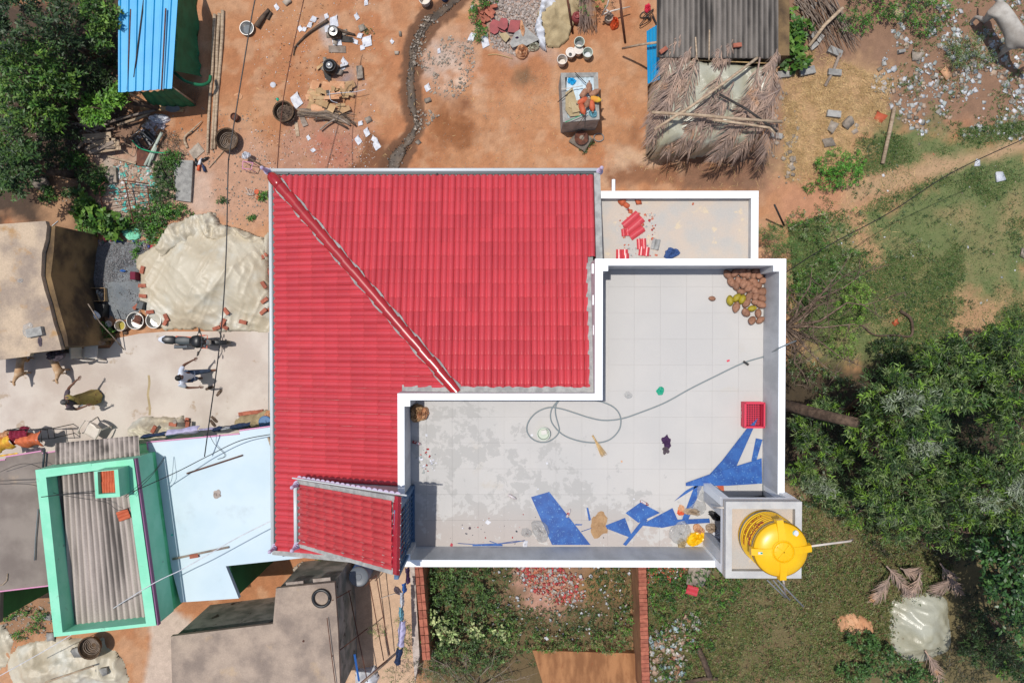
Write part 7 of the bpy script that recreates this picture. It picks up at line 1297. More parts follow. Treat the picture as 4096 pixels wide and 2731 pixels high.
tree('tall tree cut by the right edge of the grove', (3720, 1600), [(4020, 1420, 4.6, .7, .6, .5), (4090, 1560, 5, .7, .8, .5), (4080, 1700, 5, .6, .7, .5), (4000, 1640, 4.4, .6, .6, .4), (4150, 1450, 4.6, .6, .8, .5), (3980, 1350, 4, .5, .4, .35), (4080, 1300, 3.6, .5, .35, .35)], 173, )
tree('loose green tree at the lower right of the grove', (3640, 1850), [(3900, 1960, 4.2, .8, .7, .5), (4000, 1900, 4.4, .7, .6, .45), (3820, 1880, 4, .6, .5, .4), (4080, 2000, 4.2, .6, .7, .45), (3940, 2060, 3.8, .7, .4, .4), (4060, 1830, 4.2, .5, .4, .4)], 174, sil=[(3960, 2010, 4.6, .5, .3, .25), (4080, 1950, 4.7, .3, .4, .25)])
tree('smaller tree with gaps in front of the grove', (3400, 1850), [(3540, 1900, 3.4, .7, .5, .45), (3640, 1980, 3.6, .7, .5, .4), (3720, 1920, 3.6, .6, .5, .4), (3470, 1960, 3, .5, .4, .35), (3560, 2030, 2.8, .6, .35, .35), (3700, 2050, 3, .6, .35, .35)], 175)
tree('low green tree directly behind the right parapet', (3180, 1780), [(3250, 1770, 2.8, .5, .5, .4), (3200, 1890, 2.4, .45, .4, .35), (3300, 1650, 2.8, .5, .4, .35), (3340, 1830, 2.6, .5, .45, .4), (3200, 1700, 2.4, .3, .5, .3)], 176, sil=[(3270, 1940, 2.2, .5, .3, .25)], r=.08)
cl('bushes along the right parapet foot', 'bush', [(3200, 1480, .8, .5, .4, .4), (3300, 1520, .8, .5, .4, .4), (3250, 1960, .8, .5, .5, .35), (3400, 1560, 1.2, .5, .4, .4), (3480, 2000, .8, .6, .4, .4)], 80, 8, .08, .02, G2+G4, 177)
cl('shrubs on the forest floor of the grove', 'shrub', [(3560, 1400, .6, .5, .4, .35), (3600, 1480, .8, .6, .5, .4), (3900, 1740, 1.2, .9, .9, .5), (3500, 1780, 1, .8, .7, .4), (3750, 1820, 1, .9, .7, .5), (3350, 1740, .8, .6, .5, .4), (3990, 2120, .8, .8, .5, .4), (3690, 1680, 1.2, .8, .6, .4), (3300, 1900, .6, .6, .4, .3), (3830, 1500, 1.4, 1, .8, .5), (4000, 1560, 1.4, .8, .9, .5), (3620, 1560, 1, .8, .6, .5), (4060, 1850, 1, .6, .8, .4), (3900, 1880, 1, .9, .7, .4)], 85, 9, .13, .03, [C(50, 72, 36), C(64, 88, 42), C(44, 62, 32)], 178)
tree('glossy broad leaved tree at the lower right edge', (3960, 2300), [(4010, 2180, 4.2, .6, .5, .45), (4080, 2260, 4.4, .5, .7, .5), (3960, 2220, 3.8, .5, .4, .35), (4040, 2360, 4.2, .6, .5, .45), (4110, 2450, 4.2, .4, .6, .45), (4060, 2500, 3.8, .45, .4, .35), (3970, 2330, 3.4, .4, .35, .3), (4100, 2120, 4, .4, .4, .4), (4120, 2600, 3.8, .3, .4, .35)], 179, cols=[C(62, 100, 48), C(80, 116, 58), C(50, 84, 42)], L=.13, W=.065, dens=70, nl=9, mt='leaf_gloss', grp=None, )
cl('light green leafy plant at the bottom right corner', 'plant', [(4070, 2660, .8, .35, .35, .3), (4020, 2690, .6, .25, .2, .2)], 90, 7, .09, .05, G1, 180)
cl('dark leafy bushes at the bottom right', 'bush', [(3520, 2620, .5, .5, .4, .3), (3600, 2680, .4, .7, .45, .3), (3450, 2560, .4, .5, .3, .25), (3700, 2720, .3, .6, .3, .25), (3420, 2690, .3, .5, .3, .25)], 110, 7, .10, .04, [C(64, 100, 48), C(82, 116, 56)], 181)
cl('tangled undergrowth in the dark lower right corner', 'undergrowth', [(3960, 2450, .5, .9, 1.0, .35), (3900, 2650, .4, 1.1, .7, .3), (3840, 2200, .4, .8, .4, .3), (3600, 2180, .3, .8, .35, .2)], 80, 8, .11, .022, [C(60, 64, 40), C(84, 74, 54), C(52, 66, 36)], 182, kind='stuff')
heap('plastic_sheet', [(3560, 2400), (3600, 2370), (3700, 2360), (3790, 2400), (3800, 2560), (3790, 2600), (3700, 2640), (3640, 2650), (3590, 2620), (3560, 2560), (3548, 2480)], .04, lambda X, Y, d: np.minimum(d*.6, .5)+wrinkle(X, Y, 81, .1, 1.4, 1.2, .5), 'tarp_grey', seed=81); tag([o for o in bpy.data.objects if o.name.startswith('plastic_sheet')][-1], 'grey white plastic sheet over a heap at the lower right', 'plastic sheet')
heap('cloth_heap', [(3340, 2470), (3400, 2440), (3480, 2480), (3490, 2530), (3400, 2540), (3340, 2510)], .04, lambda X, Y, d: np.minimum(d*.6, .25)+wrinkle(X, Y, 83, .15, 3, .2, .5), 'peach_paper', seed=83); tag(bpy.data.objects['cloth_heap'], 'cream sacking heap in the weeds below the tank', 'sacking')
for i, (a, b, c, d, lb) in enumerate([(3545, 2262, 3640, 2380, 'spread palm frond left of the plastic heap'), (3560, 2300, 3500, 2400, 'palm frond pointing down left'), (3680, 2290, 3640, 2380, 'short palm frond above the plastic heap'), (3760, 2250, 3850, 2380, 'palm frond at the right above the plastic'), (3820, 2300, 3740, 2370, 'broken palm frond near the tree'), (3600, 2270, 3680, 2300, 'small frond behind the heap'), (3700, 2600, 3760, 2731, 'frond below the plastic heap')]): frond(a, b, c, d, .5, .35, lb, side=.45, n=30, seed=40+i, group='dead palm fronds at the lower right', droop=.05, mid=.55)
tree('low feathery trees below the grove, greyish green', (3420, 2020), [(3440, 2040, 1.6, .9, .6, .4), (3560, 2100, 1.8, .9, .6, .4), (3700, 2120, 2.2, .9, .6, .4), (3850, 2130, 2.8, .9, .6, .4), (3980, 2140, 3, .7, .6, .4), (3330, 1990, 1.4, .6, .5, .35), (3620, 2010, 2, .9, .5, .4)], 187, sil=[(3560, 2060, 2.2, .5, .3, .2), (3300, 1960, 1.4, .4, .3, .2)], dens=60)
tree('dark leaning tree in the lower right corner', (4000, 2500), [(3960, 2480, 1.8, .5, .5, .35), (4000, 2600, 1.8, .6, .6, .35), (4080, 2700, 2.4, .6, .5, .4), (3900, 2600, 1.2, .5, .5, .3)], 188, cols=[C(50, 74, 38), C(66, 92, 46), C(40, 60, 34)], dens=60)
def cover(lb, poly, n, seed, cols, dens=None, r=(.1, .4), L=.05):
    rg = np.random.default_rng(seed); pts = scatter_pts(poly, n, seed, dens); bl = [(x, y, .03, q, q*rg.uniform(.5, 1), q*.35) for (x, y), q in zip(pts, rg.uniform(*r, len(pts)))]; cl(lb, 'ground cover', bl, 60, 6, L, L*.4, cols, seed, nm='ground_cover', kind='stuff')
cover('low weeds dotted over the ground below the tank tower', [(3160, 2000), (3500, 2120), (3800, 2300), (3620, 2600), (3400, 2731), (2600, 2731), (2620, 2300), (3180, 2330)], 620, 230, [C(104, 122, 60), C(82, 104, 50), C(134, 132, 84), C(122, 98, 70)], r=(.12, .5), L=.06)
cover('dark low weeds dotted through the grass field', FIELD, 330, 231, [C(74, 102, 48), C(92, 118, 60), C(60, 86, 44)], gd)
cover('weeds carpeting the walled plot', [(1720, 2260), (2530, 2260), (2540, 2600), (1740, 2731)], 260, 232, [C(84, 108, 54), C(104, 118, 66), C(66, 90, 44), C(124, 104, 70)], lambda x, y: 1-.9*((np.abs(x-2200) < 140) & (y < 2410)))
cover('weeds among the litter at the upper right', [(3560, -40), (4160, -40), (4160, 560), (3560, 520)], 110, 233, [C(84, 112, 54), C(104, 124, 66)], lambda x, y: (fbm(x/150, y/150, 3, 8) > .48)*1.0)
# ---------------------------------------------------------------- dark mango like trees top left
def tl(lb, base, blobs, seed, cols=G1, **k): return tree(lb, base, blobs, seed, cols=cols, L=.13, W=.05, dens=k.get('dens', 62), nl=9, grp='dense trees at the top left', r=.12)
tl('bright leaved bush like tree beside the blue pen, lowest', (640, 430), [(400, 440, 1.9, .5, .4, .35), (440, 410, 1.8, .35, .35, .3), (360, 470, 1.7, .3, .3, .25), (470, 380, 1.6, .3, .3, .25)], 191, dens=80, cols=[C(96, 144, 40), C(76, 124, 36), C(110, 154, 52)])
tl('large leafy tree filling the left edge', (300, 480), [(120, 260, 2.4, .9, .7, .5), (200, 380, 2.0, .9, .7, .5), (60, 420, 2.6, .8, .7, .5), (150, 480, 1.8, .8, .5, .4), (40, 580, 2.4, .7, .5, .45), (240, 300, 2, .6, .5, .4), (20, 300, 2.8, .6, .6, .4)], 192)
tl('tree crown at the top edge left of the blue roof', (520, 160), [(390, 30, 2.2, .6, .5, .4), (420, 90, 2.0, .4, .4, .35), (350, -20, 2.4, .6, .4, .4), (400, 150, 1.9, .4, .4, .3)], 193)
tl('darker tree in the top left corner', (450, 250), [(80, 60, 3.4, .8, .6, .4), (200, 40, 3, .7, .5, .4), (20, 150, 3.2, .5, .5, .4), (250, 150, 2.6, .5, .4, .3)], 194, cols=[C(50, 76, 40), C(60, 88, 44), C(42, 62, 34)])
tl('leafy crown at the left edge above the old house', (300, 700), [(40, 680, 2.8, .6, .5, .4), (100, 620, 2.8, .5, .4, .35), (30, 760, 2.2, .5, .3, .3), (110, 700, 2.2, .4, .35, .3), (20, 520, 3, .4, .4, .3)], 195, cols=[C(60, 92, 42), C(76, 108, 46), C(48, 76, 36)])
cl('dark shrubs in the shade of the top left trees', 'shrub', [(290, 130, .9, .8, .6, .4), (160, 130, .9, .8, .6, .4), (300, 30, .9, .8, .6, .4), (130, 560, .8, .8, .6, .4), (50, 300, .9, .8, .8, .4), (220, 480, .6, .8, .6, .4), (380, 250, 1, .6, .8, .4), (440, 300, .8, .4, .5, .35), (330, 340, .8, .6, .6, .4), (250, 560, .6, .6, .4, .3), (150, 640, .6, .8, .5, .3), (430, 180, 1.0, .4, .5, .35), (220, 200, .8, .9, .7, .4), (60, 700, .3, .6, .5, .25)], 90, 8, .11, .04, [C(52, 78, 38), C(70, 98, 46), C(44, 62, 34)], 196)
# ---------------------------------------------------------------- walled plot below the house
cl('dense climbing bushes filling the walled plot, left', 'bush', [(1780, 2290, .5, .6, .4, .4), (1980, 2470, .3, .6, .5, .3), (1960, 2600, .4, .7, .5, .4), (1820, 2640, .5, .8, .4, .4), (1780, 2350, .5, .6, .5, .4), (1860, 2380, .5, .7, .5, .4), (1780, 2440, .5, .5, .5, .4), (1760, 2540, .6, .5, .6, .45), (1860, 2520, .5, .6, .5, .4), (1900, 2300, .4, .5, .4, .3), (1960, 2400, .4, .4, .4, .3)], 120, 7, .07, .035, [C(76, 104, 50), C(94, 122, 60), C(58, 84, 42)], 201)
cl('green creeper band across the walled plot', 'creeper', [(2080, 2560, .4, .7, .35, .3), (2200, 2570, .4, .6, .3, .3), (2320, 2560, .4, .7, .3, .3), (2440, 2570, .4, .6, .35, .3), (2000, 2520, .5, .7, .5, .35), (2500, 2480, .3, .3, .5, .3)], 110, 7, .06, .028, G5+G3, 202)
cl('weedy green patch right of the rubble in the plot', 'weeds', [(2440, 2300, .2, .5, .4, .2), (2480, 2400, .2, .4, .5, .2), (2150, 2480, .15, .8, .4, .2), (2300, 2480, .15, .8, .4, .2), (2420, 2500, .15, .5, .4, .2), (2390, 2330, .15, .4, .4, .15), (1990, 2290, .2, .5, .3, .2)], 90, 6, .06, .022, G4, 203, nm='weeds')
cl('pale variegated plants climbing in the plot', 'plant', [(1750, 2500, .9, .3, .3, .25), (1790, 2540, .9, .3, .3, .25), (1900, 2520, .9, .25, .2, .2), (2000, 2530, .8, .2, .2, .2), (1720, 2440, .8, .2, .3, .2)], 60, 6, .09, .07, [C(180, 190, 130), C(140, 160, 96)], 204)
cl('thin leaved tangle of grey twigs at the bottom', 'brush', [(1650, 2690, .8, .8, .35, .4), (1800, 2690, .7, .9, .35, .4), (1950, 2720, .6, .9, .3, .35)], 90, 8, .07, .012, [C(90, 110, 60), C(130, 124, 96)], 205, kind='stuff')
tg = thing('dead_bush', 'fan of bare grey twigs at the bottom edge', 'bush', P(1850, 2700, 0)); twigs(tg, P(1900, 2760, .3), [P(x, y, 1.1) for x, y in ((1620, 2640), (1700, 2610), (1780, 2640), (1850, 2610), (1980, 2600), (2060, 2640), (2150, 2690))], .025, 12, 8, mt='wood_grey', sub=.5)
cl('creepers right of the brick wall below the house', 'creeper', [(2680, 2290, .2, .6, .35, .2), (2780, 2330, .2, .6, .35, .2), (2860, 2300, .2, .4, .3, .2), (2650, 2420, .2, .4, .5, .25), (2640, 2520, .25, .3, .4, .25), (2800, 2580, .2, .5, .3, .2), (2700, 2680, .25, .5, .4, .25), (2900, 2380, .15, .4, .3, .15), (2760, 2500, .2, .5, .3, .2), (2680, 2360, .15, .7, .4, .2), (2820, 2440, .12, .7, .5, .15), (2620, 2300, .1, .3, .3, .15), (2920, 2330, .12, .5, .4, .15)], 100, 6, .06, .03, G3+G4, 206)
lumps('tile_rubble', [(2060, 2270), (2180, 2250), (2330, 2300), (2340, 2400), (2240, 2420), (2100, 2350)], 520, .03, .11, 'chips', z=.05, seed=210, flatness=.25, cols=[C(196, 76, 72), C(176, 66, 64), C(200, 116, 86), C(196, 190, 184), C(176, 168, 160), C(200, 136, 112)], label='heap of broken red tiles and mortar in the walled plot', cat='rubble')
lumps('tile_rubble', [(2580, 2265), (2760, 2265), (2700, 2330), (2590, 2330)], 160, .02, .07, 'chips', z=.05, seed=211, flatness=.25, cols=[C(214, 80, 70), C(220, 130, 90), C(220, 216, 212)], label='broken tile chips right of the brick wall', cat='rubble')
lumps('rubble', [(2600, 2520), (2800, 2440), (2780, 2560), (2720, 2731), (2600, 2731)], 300, .03, .17, 'chips', z=.05, seed=212, flatness=.35, cols=[C(190, 158, 136), C(206, 204, 198), C(170, 190, 194), C(180, 130, 104), C(200, 184, 168)], label='pale rubble and plaster lumps right of the brick wall', cat='rubble')
lumps('litter', [(1970, 2265), (2520, 2265), (2520, 2560), (1970, 2560)], 260, .03, .1, 'chips', z=.1, seed=213, flatness=.25, cols=LC, label='litter in the walled plot', cat='litter')
def redtile(px, py, a, z, lb, mt='red_tile', sc=(1, 1)): mb = MB(); n_ = 0; c = P(px, py, z); ca, sa = math.cos(a), math.sin(a); W_, L_ = .29*sc[0], .36*sc[1]; mb.grid(lambda u, v: V3((c.x+((u-.5)*W_)*ca-((v-.5)*L_)*sa, c.y+((u-.5)*W_)*sa+((v-.5)*L_)*ca, z+.012+.04*abs(math.sin(u*PI*2)))), 12, 2, .014); solo(mb, 'tile_piece', MT[mt], lb, 'roof tile', c, 'broken roof tiles')
redtile(2768, 2360, 1.3, .25, 'red roof tile lying in the creepers below the house'); lumps('slab_piece', [(2780, 2300), (2786, 2300), (2786, 2306), (2780, 2306)], 1, .6, .61, 'stone', z=.1, seed=4, flatness=.15, label='curved brown stone slab in the creepers', cat='slab', kind='thing')
stick('log', 'thick dark curved log at the bottom right of the brick wall', 'log', [(2790, 2590, .2), (2815, 2640, .2), (2840, 2705, .15)], .09, 'bark'); stick('log', 'log lying along the bottom edge', 'log', [(2740, 2728, .12), (2820, 2712, .12), (2870, 2714, .1)], .06, 'bark')
def wall_run(lb, top, zt, w0, mt_body, n, off, plast=True):
    t = thing('brick_wall', lb, 'wall', P(*top[0], 0)); T = [P(x, y, zt) for x, y in top]; a, b = T[0], T[-1]; d = (b-a).normalized(); s = V3((-d.y, d.x, 0)); L_ = (b-a).length
    mb = MB(); c = (a+b)/2; mb.box((c.x, c.y, (zt-.09)/2), (w0-.012, L_, zt-.09), math.atan2(d.y, d.x)-PI/2); mb.build('core', MT[mt_body], t)
    k = int(L_/.118) if n == 'cross' else int(L_/.24)
    for i in range(k):
        if n == 'cross': o = link('brick', random.choice(BM), None, t); o.location = a+d*(L_*(i+.5)/k)+V3((random.uniform(-.01, .01), 0, -.088))-t.location; o.rotation_euler = (0, 0, math.atan2(s.y, s.x)+random.uniform(-.04, .04))
        else:
            for sg in (-1, 1): o = link('brick', random.choice(BM), None, t); o.location = a+d*(L_*(i+.5)/k)+s*sg*.062+V3((0, 0, -.088+random.uniform(-.004, .004)))-t.location; o.rotation_euler = (0, 0, math.atan2(d.y, d.x)+random.uniform(-.03, .03))
    return t
wall_run('long red brick wall running down from the house, right one', [(2568, 2245), (2586, 2800)], 1.5, .235, 'ochre', 'cross', 0)
wall_run('red brick wall with plastered side below the house, left one', [(1672, 2240), (1706, 2640)], 1.3, .22, 'ochre', 'long', 0)
for q, lb in (([(1640, 2265), (1658, 2265), (1678, 2620), (1660, 2731), (1650, 2600)], 'weathered white concrete strip beside the left brick wall'),): flat('concrete_strip', lb, 'wall', q, .0, .6, 'rubble')
flat('retaining_wall', 'ochre stained plaster floor at the bottom of the walled plot', 'plaster floor', [(2130, 2600), (2540, 2612), (2552, 2760), (2180, 2760)], .0, .25, 'ochre')
# ---- cow
def skin_obj(name, J, E, mt, parent, root=0, sub=2, loc=None):
    me = bpy.data.meshes.new(name); keys = list(J); me.from_pydata([Vector(J[k][0]) for k in keys], [(keys.index(a), keys.index(b)) for a, b in E], []); o = link(name, me, None, parent); me.materials.append(MT[mt])
    o.modifiers.new('skin', 'SKIN'); sv = me.skin_vertices[0].data
    for i, k in enumerate(keys): r = J[k][1]; sv[i].radius = r if isinstance(r, tuple) else (r, r); sv[i].use_root = (i == root)
    o.modifiers['skin'].use_smooth_shade = True; m = o.modifiers.new('sub', 'SUBSURF'); m.levels = sub; m.render_levels = sub; return o
def quadruped(name, lb, cat, px, py, rz, s, mt, headturn=0, horns=False, grp=None, lying=False):
    t = thing(name, lb, cat, P(px, py, .045 if not horns else 0), grp, rz)
    z = .62*s; J = {'rump': ((-.42*s, 0, z), .13*s), 'belly': ((-.1*s, 0, z-.03*s), .15*s), 'chest': ((.2*s, 0, z-.02*s), .145*s), 'wither': ((.32*s, 0, z+.04*s), .10*s), 'neck': ((.46*s, headturn*.05*s, z+.16*s), .07*s), 'head': ((.56*s, headturn*.12*s, z+.22*s), .065*s), 'muzzle': ((.70*s, headturn*.2*s, z+.15*s), .035*s),
         'tail1': ((-.53*s, 0, z+.03*s), .03*s), 'tail2': ((-.64*s, .05*s, z-.12*s), .018*s), 'tail3': ((-.68*s, .12*s, z-.28*s), .014*s)}
    E = [('rump', 'belly'), ('belly', 'chest'), ('chest', 'wither'), ('wither', 'neck'), ('neck', 'head'), ('head', 'muzzle'), ('rump', 'tail1'), ('tail1', 'tail2'), ('tail2', 'tail3')]
    for sd, y in (('l', .1*s), ('r', -.1*s)):
        o_ = .05*s if sd == 'l' else -.04*s
        J['hip'+sd] = ((-.4*s, y, z-.1*s), .085*s); J['stifle'+sd] = ((-.32*s+o_, y*1.1, z-.28*s), .055*s); J['hock'+sd] = ((-.46*s+o_, y*1.05, z-.42*s), .03*s); J['hf'+sd] = ((-.43*s+o_, y, .03*s), .028*s); J['hp'+sd] = ((-.37*s+o_, y, .015*s), .025*s)
        J['sh'+sd] = ((.24*s, y, z-.14*s), .07*s); J['el'+sd] = ((.22*s-o_, y, z-.3*s), .045*s); J['kn'+sd] = ((.25*s-o_, y, z-.44*s), .028*s); J['ff'+sd] = ((.24*s-o_, y, .03*s), .025*s); J['fp'+sd] = ((.3*s-o_, y, .015*s), .025*s)
        E += [('rump', 'hip'+sd), ('hip'+sd, 'stifle'+sd), ('stifle'+sd, 'hock'+sd), ('hock'+sd, 'hf'+sd), ('hf'+sd, 'hp'+sd), ('chest', 'sh'+sd), ('sh'+sd, 'el'+sd), ('el'+sd, 'kn'+sd), ('kn'+sd, 'ff'+sd), ('ff'+sd, 'fp'+sd)]
    skin_obj('body', J, E, mt, t)
    hx, hy, hz = J['head'][0]
    for sg in (-1, 1):
        mb = MB(); b = V3((hx-.02*s, hy+sg*.05*s, hz+.03*s)); tip = b+V3((-.02*s, sg*(.12 if horns else .04)*s, (.0 if horns else .09)*s)); mb.tube([b, (b+tip)/2, tip], [.03*s, .028*s, .006*s], 6); me = mb.build('ear', MT[mt], None, True); me.parent = t
        if horns: mb = MB(); mb.tube([b+V3((0, 0, .03*s)), b+V3((.02*s, sg*.06*s, .1*s)), b+V3((.06*s, sg*.05*s, .16*s))], [.02*s, .015*s, .004*s], 6); me = mb.build('horn', 'horn', None, True); me.parent = t
    return t
quadruped('cow', 'pale grey cow standing in the litter at the top right edge', 'cow', 3955, 170, -1.0, 1.75, 'cow', .5, True)
quadruped('dog', 'tan and white dog standing at the shade edge, left one', 'dog', 118, 1468, -1.75, .78, 'dog_tan', .3, grp='dogs by the old house')
quadruped('dog', 'tan dog standing at the shade edge below the checked cloth', 'dog', 262, 1462, -1.2, .78, 'dog_tan', -.4, grp='dogs by the old house')
# ---------------------------------------------------------------- things on the terrace
Z = ZT+.002
def cc(px, py, a, r, mt, lb, tl=.3, z=None, grp='coconuts in the terrace corner', k=0):
    c = P(px, py, (ZT if z is None else z)+r*.78); t = V3((math.cos(a)*math.cos(tl), math.sin(a)*math.cos(tl), math.sin(tl))); R = t.to_track_quat('Z', 'X').to_matrix(); mb = MB()
    pr = [(0, -1.18), (.35, -1.08), (.68, -.8), (.9, -.4), (.97, 0), (.88, .42), (.66, .82), (.4, 1.1), (.16, 1.24), (0, 1.27)]; n = 12; V = []
    for i, (q, zz) in enumerate(pr):
        for j in range(n): aa = 2*PI*j/n; f = 1+.07*math.cos(3*aa); V.append(c+R @ V3((q*r*f*math.cos(aa)*.86, q*r*f*math.sin(aa)*.86, zz*r)))
    mb.add(V, [(i*n+j, i*n+(j+1) % n, (i+1)*n+(j+1) % n, (i+1)*n+j) for i in range(len(pr)-1) for j in range(n)]); solo(mb, 'coconut', MT[mt], lb, 'coconut', c, grp, True)
CO = [(1762, 893), (1820, 885), (1893, 890), (1928, 892), (1972, 903), (2026, 897), (1790, 950), (1850, 945), (1890, 965), (1972, 950), (2056, 943), (1926, 970), (2005, 983), (1832, 985), (1935, 1005), (1870, 1033), (1985, 1025), (2050, 1035), (1938, 1072), (1992, 1067), (2040, 1085), (1915, 1128), (1990, 1120), (2032, 1137), (1832, 1160), (1912, 1205), (2012, 1210), (1962, 1268), (2027, 1268), (1885, 862), (1990, 868)]
LBL = ['at the upper left end', 'second along the wall', 'third along the wall', 'orange brown, fourth along the wall', 'pale, near the wall middle', 'small one at the right wall end', 'pale, second row left', 'dark, second row', 'narrow, second row middle', 'whitish, second row right', 'dark big, at the right wall', 'pale oval, third row', 'tan, third row right', 'dark, half under others at left', 'purple brown, under the pile middle', 'small brown with pale tip, fourth row', 'hidden tan, fourth row', 'largest grey tan, at the right', 'brown oval, fifth row', 'tan, fifth row right', 'dark, pressed to the right wall', 'greyish, right of the yellow ones', 'brown flattened, sixth row', 'dark brown, sixth row right', 'pale cracked, lowest left', 'big brown, lower left', 'big brown, lower right', 'lowest left of the pair', 'lowest right of the pair', 'dark, against the wall behind', 'dark, against the wall behind right']
for i, (x, y) in enumerate(CO): rg = random.Random(i); cc(2048+x*.4898, 660+y*.4898, rg.uniform(0, 6.28), rg.uniform(.088, .112) if i != 17 else .125, 'coconut', 'brown coconut of the pile, '+LBL[i], rg.uniform(-.2, .7), ZT+(.05 if i in (3, 7, 8, 11, 14, 16) else 0))
for x, y, a, r, lb in ((1782, 1108, 1.7, .105, 'greenish brown coconut left of the yellow ones'), (1835, 1085, .9, .098, 'green yellow coconut, middle of three'), (1880, 1098, 1.2, .1, 'bright yellow coconut, right of three'), (1960, 1172, .2, .09, 'small yellow green coconut lower in the pile')): cc(2048+x*.4898, 660+y*.4898, a, r, 'coco_yellow', lb, .1)
cc(2849, 1194, 3, .07, 'coconut', 'single coconut lying apart on the open terrace', 0, grp=None)
# hose
def Q(x, y, z=.012): return (2048+x*.4898, 1360+y*.4898, ZT+z)
H1 = [Q(2290, 10, 1.02), Q(2235, 38, 1.02), Q(2180, 68, 1.02), Q(2120, 100, .5)]
hose = [(3185, 1362, 6.3), (3150, 1377, 6.73), (3116, 1392, 6.73), (3086, 1410, 6.2), (3058, 1425, 5.75)]+[Q(*q) for q in ((1880, 190), (1650, 300), (1450, 400), (1250, 510), (1050, 590), (900, 640), (760, 655), (640, 635), (500, 590), (400, 560), (300, 550), (200, 590), (135, 665), (122, 740), (160, 800), (230, 832), (300, 825), (360, 785), (386, 735), (375, 680), (355, 600), (360, 530), (400, 480), (480, 450), (580, 460), (660, 488), (740, 505), (820, 540), (870, 590), (890, 660), (870, 740), (800, 810), (700, 837), (560, 825), (430, 780), (350, 710), (315, 640), (325, 560), (385, 485))]
stick('hose', 'long grey garden hose looped across the terrace and over the parapet', 'hose', smoothpath(hose, 5), .016, 'hose', n=7)
bucket('pale round tub with an open tin in it, inside the hose loop', 2173, 1731, .145, .16, 'pvc_grey', z=ZT, cat='tub', name='tub', fill='pvc_grey', fz=.55, handle=False)
mb = MB(); c = P(2176, 1727, ZT+.1); mb.box(c+V3((0, 0, .03)), (.13, .1, .06), .2); solo(mb, 'tin', 'alu', 'small open metal tin standing in the round tub', 'tin', c)
br_ = thing('broom', 'straw broom lying across the hose', 'broom', P(2395, 1780, Z)); rg = random.Random(3)
a, b = P(2370, 1741, Z+.04), P(2416, 1820, Z+.02); mb = MB(); mb.tube([a, a+(b-a)*.3], .02, 6); mb.build('handle', 'straw', br_, True)
mb = MB(); d = (b-a).normalized(); s = V3((-d.y, d.x, 0))
for k in range(60): f = rg.uniform(-1, 1); mb.tube([a+(b-a)*.2+s*f*.012, b+s*f*.075+d*rg.uniform(-.06, .03)+V3((0, 0, rg.uniform(0, .02)))], [.004, .002], 3)
o = mb.build('bristles', 'straw', br_); o['kind'] = 'stuff'
crumple('plastic_bag', 'flattened green plastic bag in the middle of the terrace', 'bag', 2641, 1563, ZT, .085, .11, .03, 'mint_plastic', seed=3, sharp=.5)
crumple('rag', 'dark purple rag streaked with white on the terrace', 'rag', 2664, 1768, ZT, .12, .14, .05, 'purple_cloth', seed=5, sharp=1.1); crumple('rag_scrap', 'white and black lower end of the purple rag', 'rag', 2662, 1798, ZT+.005, .07, .1, .04, 'blouse', seed=6, sharp=1.0)
crumple('plastic_scrap', 'transparent crumpled plastic near the green bag', 'scrap', 2512, 1580, ZT, .1, .08, .02, 'clear_plastic', seed=7)
mb = MB(); c = P(2982, 1452, ZT); mb.box(c+V3((0, 0, .03)), (.14, .05, .05), -.6); solo(mb, 'tool', 'black', 'short black tool lying under the hose', 'tool', c); flat('paper_scrap', 'small red scrap near the hose', 'scrap', [(2906, 1441), (2918, 1437), (2919, 1444), (2909, 1448)], ZT, .004, 'crate_red')
# crate
cr = thing('crate', 'pink red plastic crate standing at the right parapet', 'crate', P(2975, 1655, ZT)); cA, cB = P(2984, 1614, ZT+.2), P(3056, 1708, ZT+.2); x0, x1, y0, y1 = P(2981, 1660, ZT+.3).x, P(3058, 1660, ZT+.3).x-.0, P(3000, 1709, ZT+.3).y, P(3000, 1612, ZT+.3).y
x1 = min(x1, X3-.01); h = .3
for c_, d_ in (((x0, (y0+y1)/2), (.014, y1-y0)), ((x1, (y0+y1)/2), (.014, y1-y0)), (((x0+x1)/2, y0), (x1-x0, .014)), (((x0+x1)/2, y1), (x1-x0, .014))): mb = MB(); mb.box((c_[0], c_[1], ZT+h/2), (d_[0]+.006, d_[1]+.006, h)); mb.box((c_[0], c_[1], ZT+h-.01), (d_[0]+.024, d_[1]+.024, .016)); mb.box((c_[0], c_[1], ZT+h*.5), (d_[0]+.018, d_[1]+.018, .012)); mb.build('side_panel', 'crate_red', cr)
mb = MB()
for k in range(1, 8): mb.box((x0+(x1-x0)*k/8, (y0+y1)/2, ZT+.02), (.012, y1-y0, .02))
for k in range(1, 11): mb.box(((x0+x1)/2, y0+(y1-y0)*k/11, ZT+.022), (x1-x0, .012, .02))
mb.build('base_grid', 'crate_red', cr); mb = MB(); mb.box(((x0+x1)/2, (y0+y1)/2, ZT+.006), (x1-x0, y1-y0, .008)); mb.build('base', 'maroon', cr)
mb = MB(); c = P(2968, 1650, ZT+.03); mb.tube([c+V3((0, .11, .02)), c+V3((0, -.11, .02))], .025, 8); solo(mb, 'can', 'can_white', 'white and red spray can left of the crate', 'can', c, 'used cans on the terrace', True)
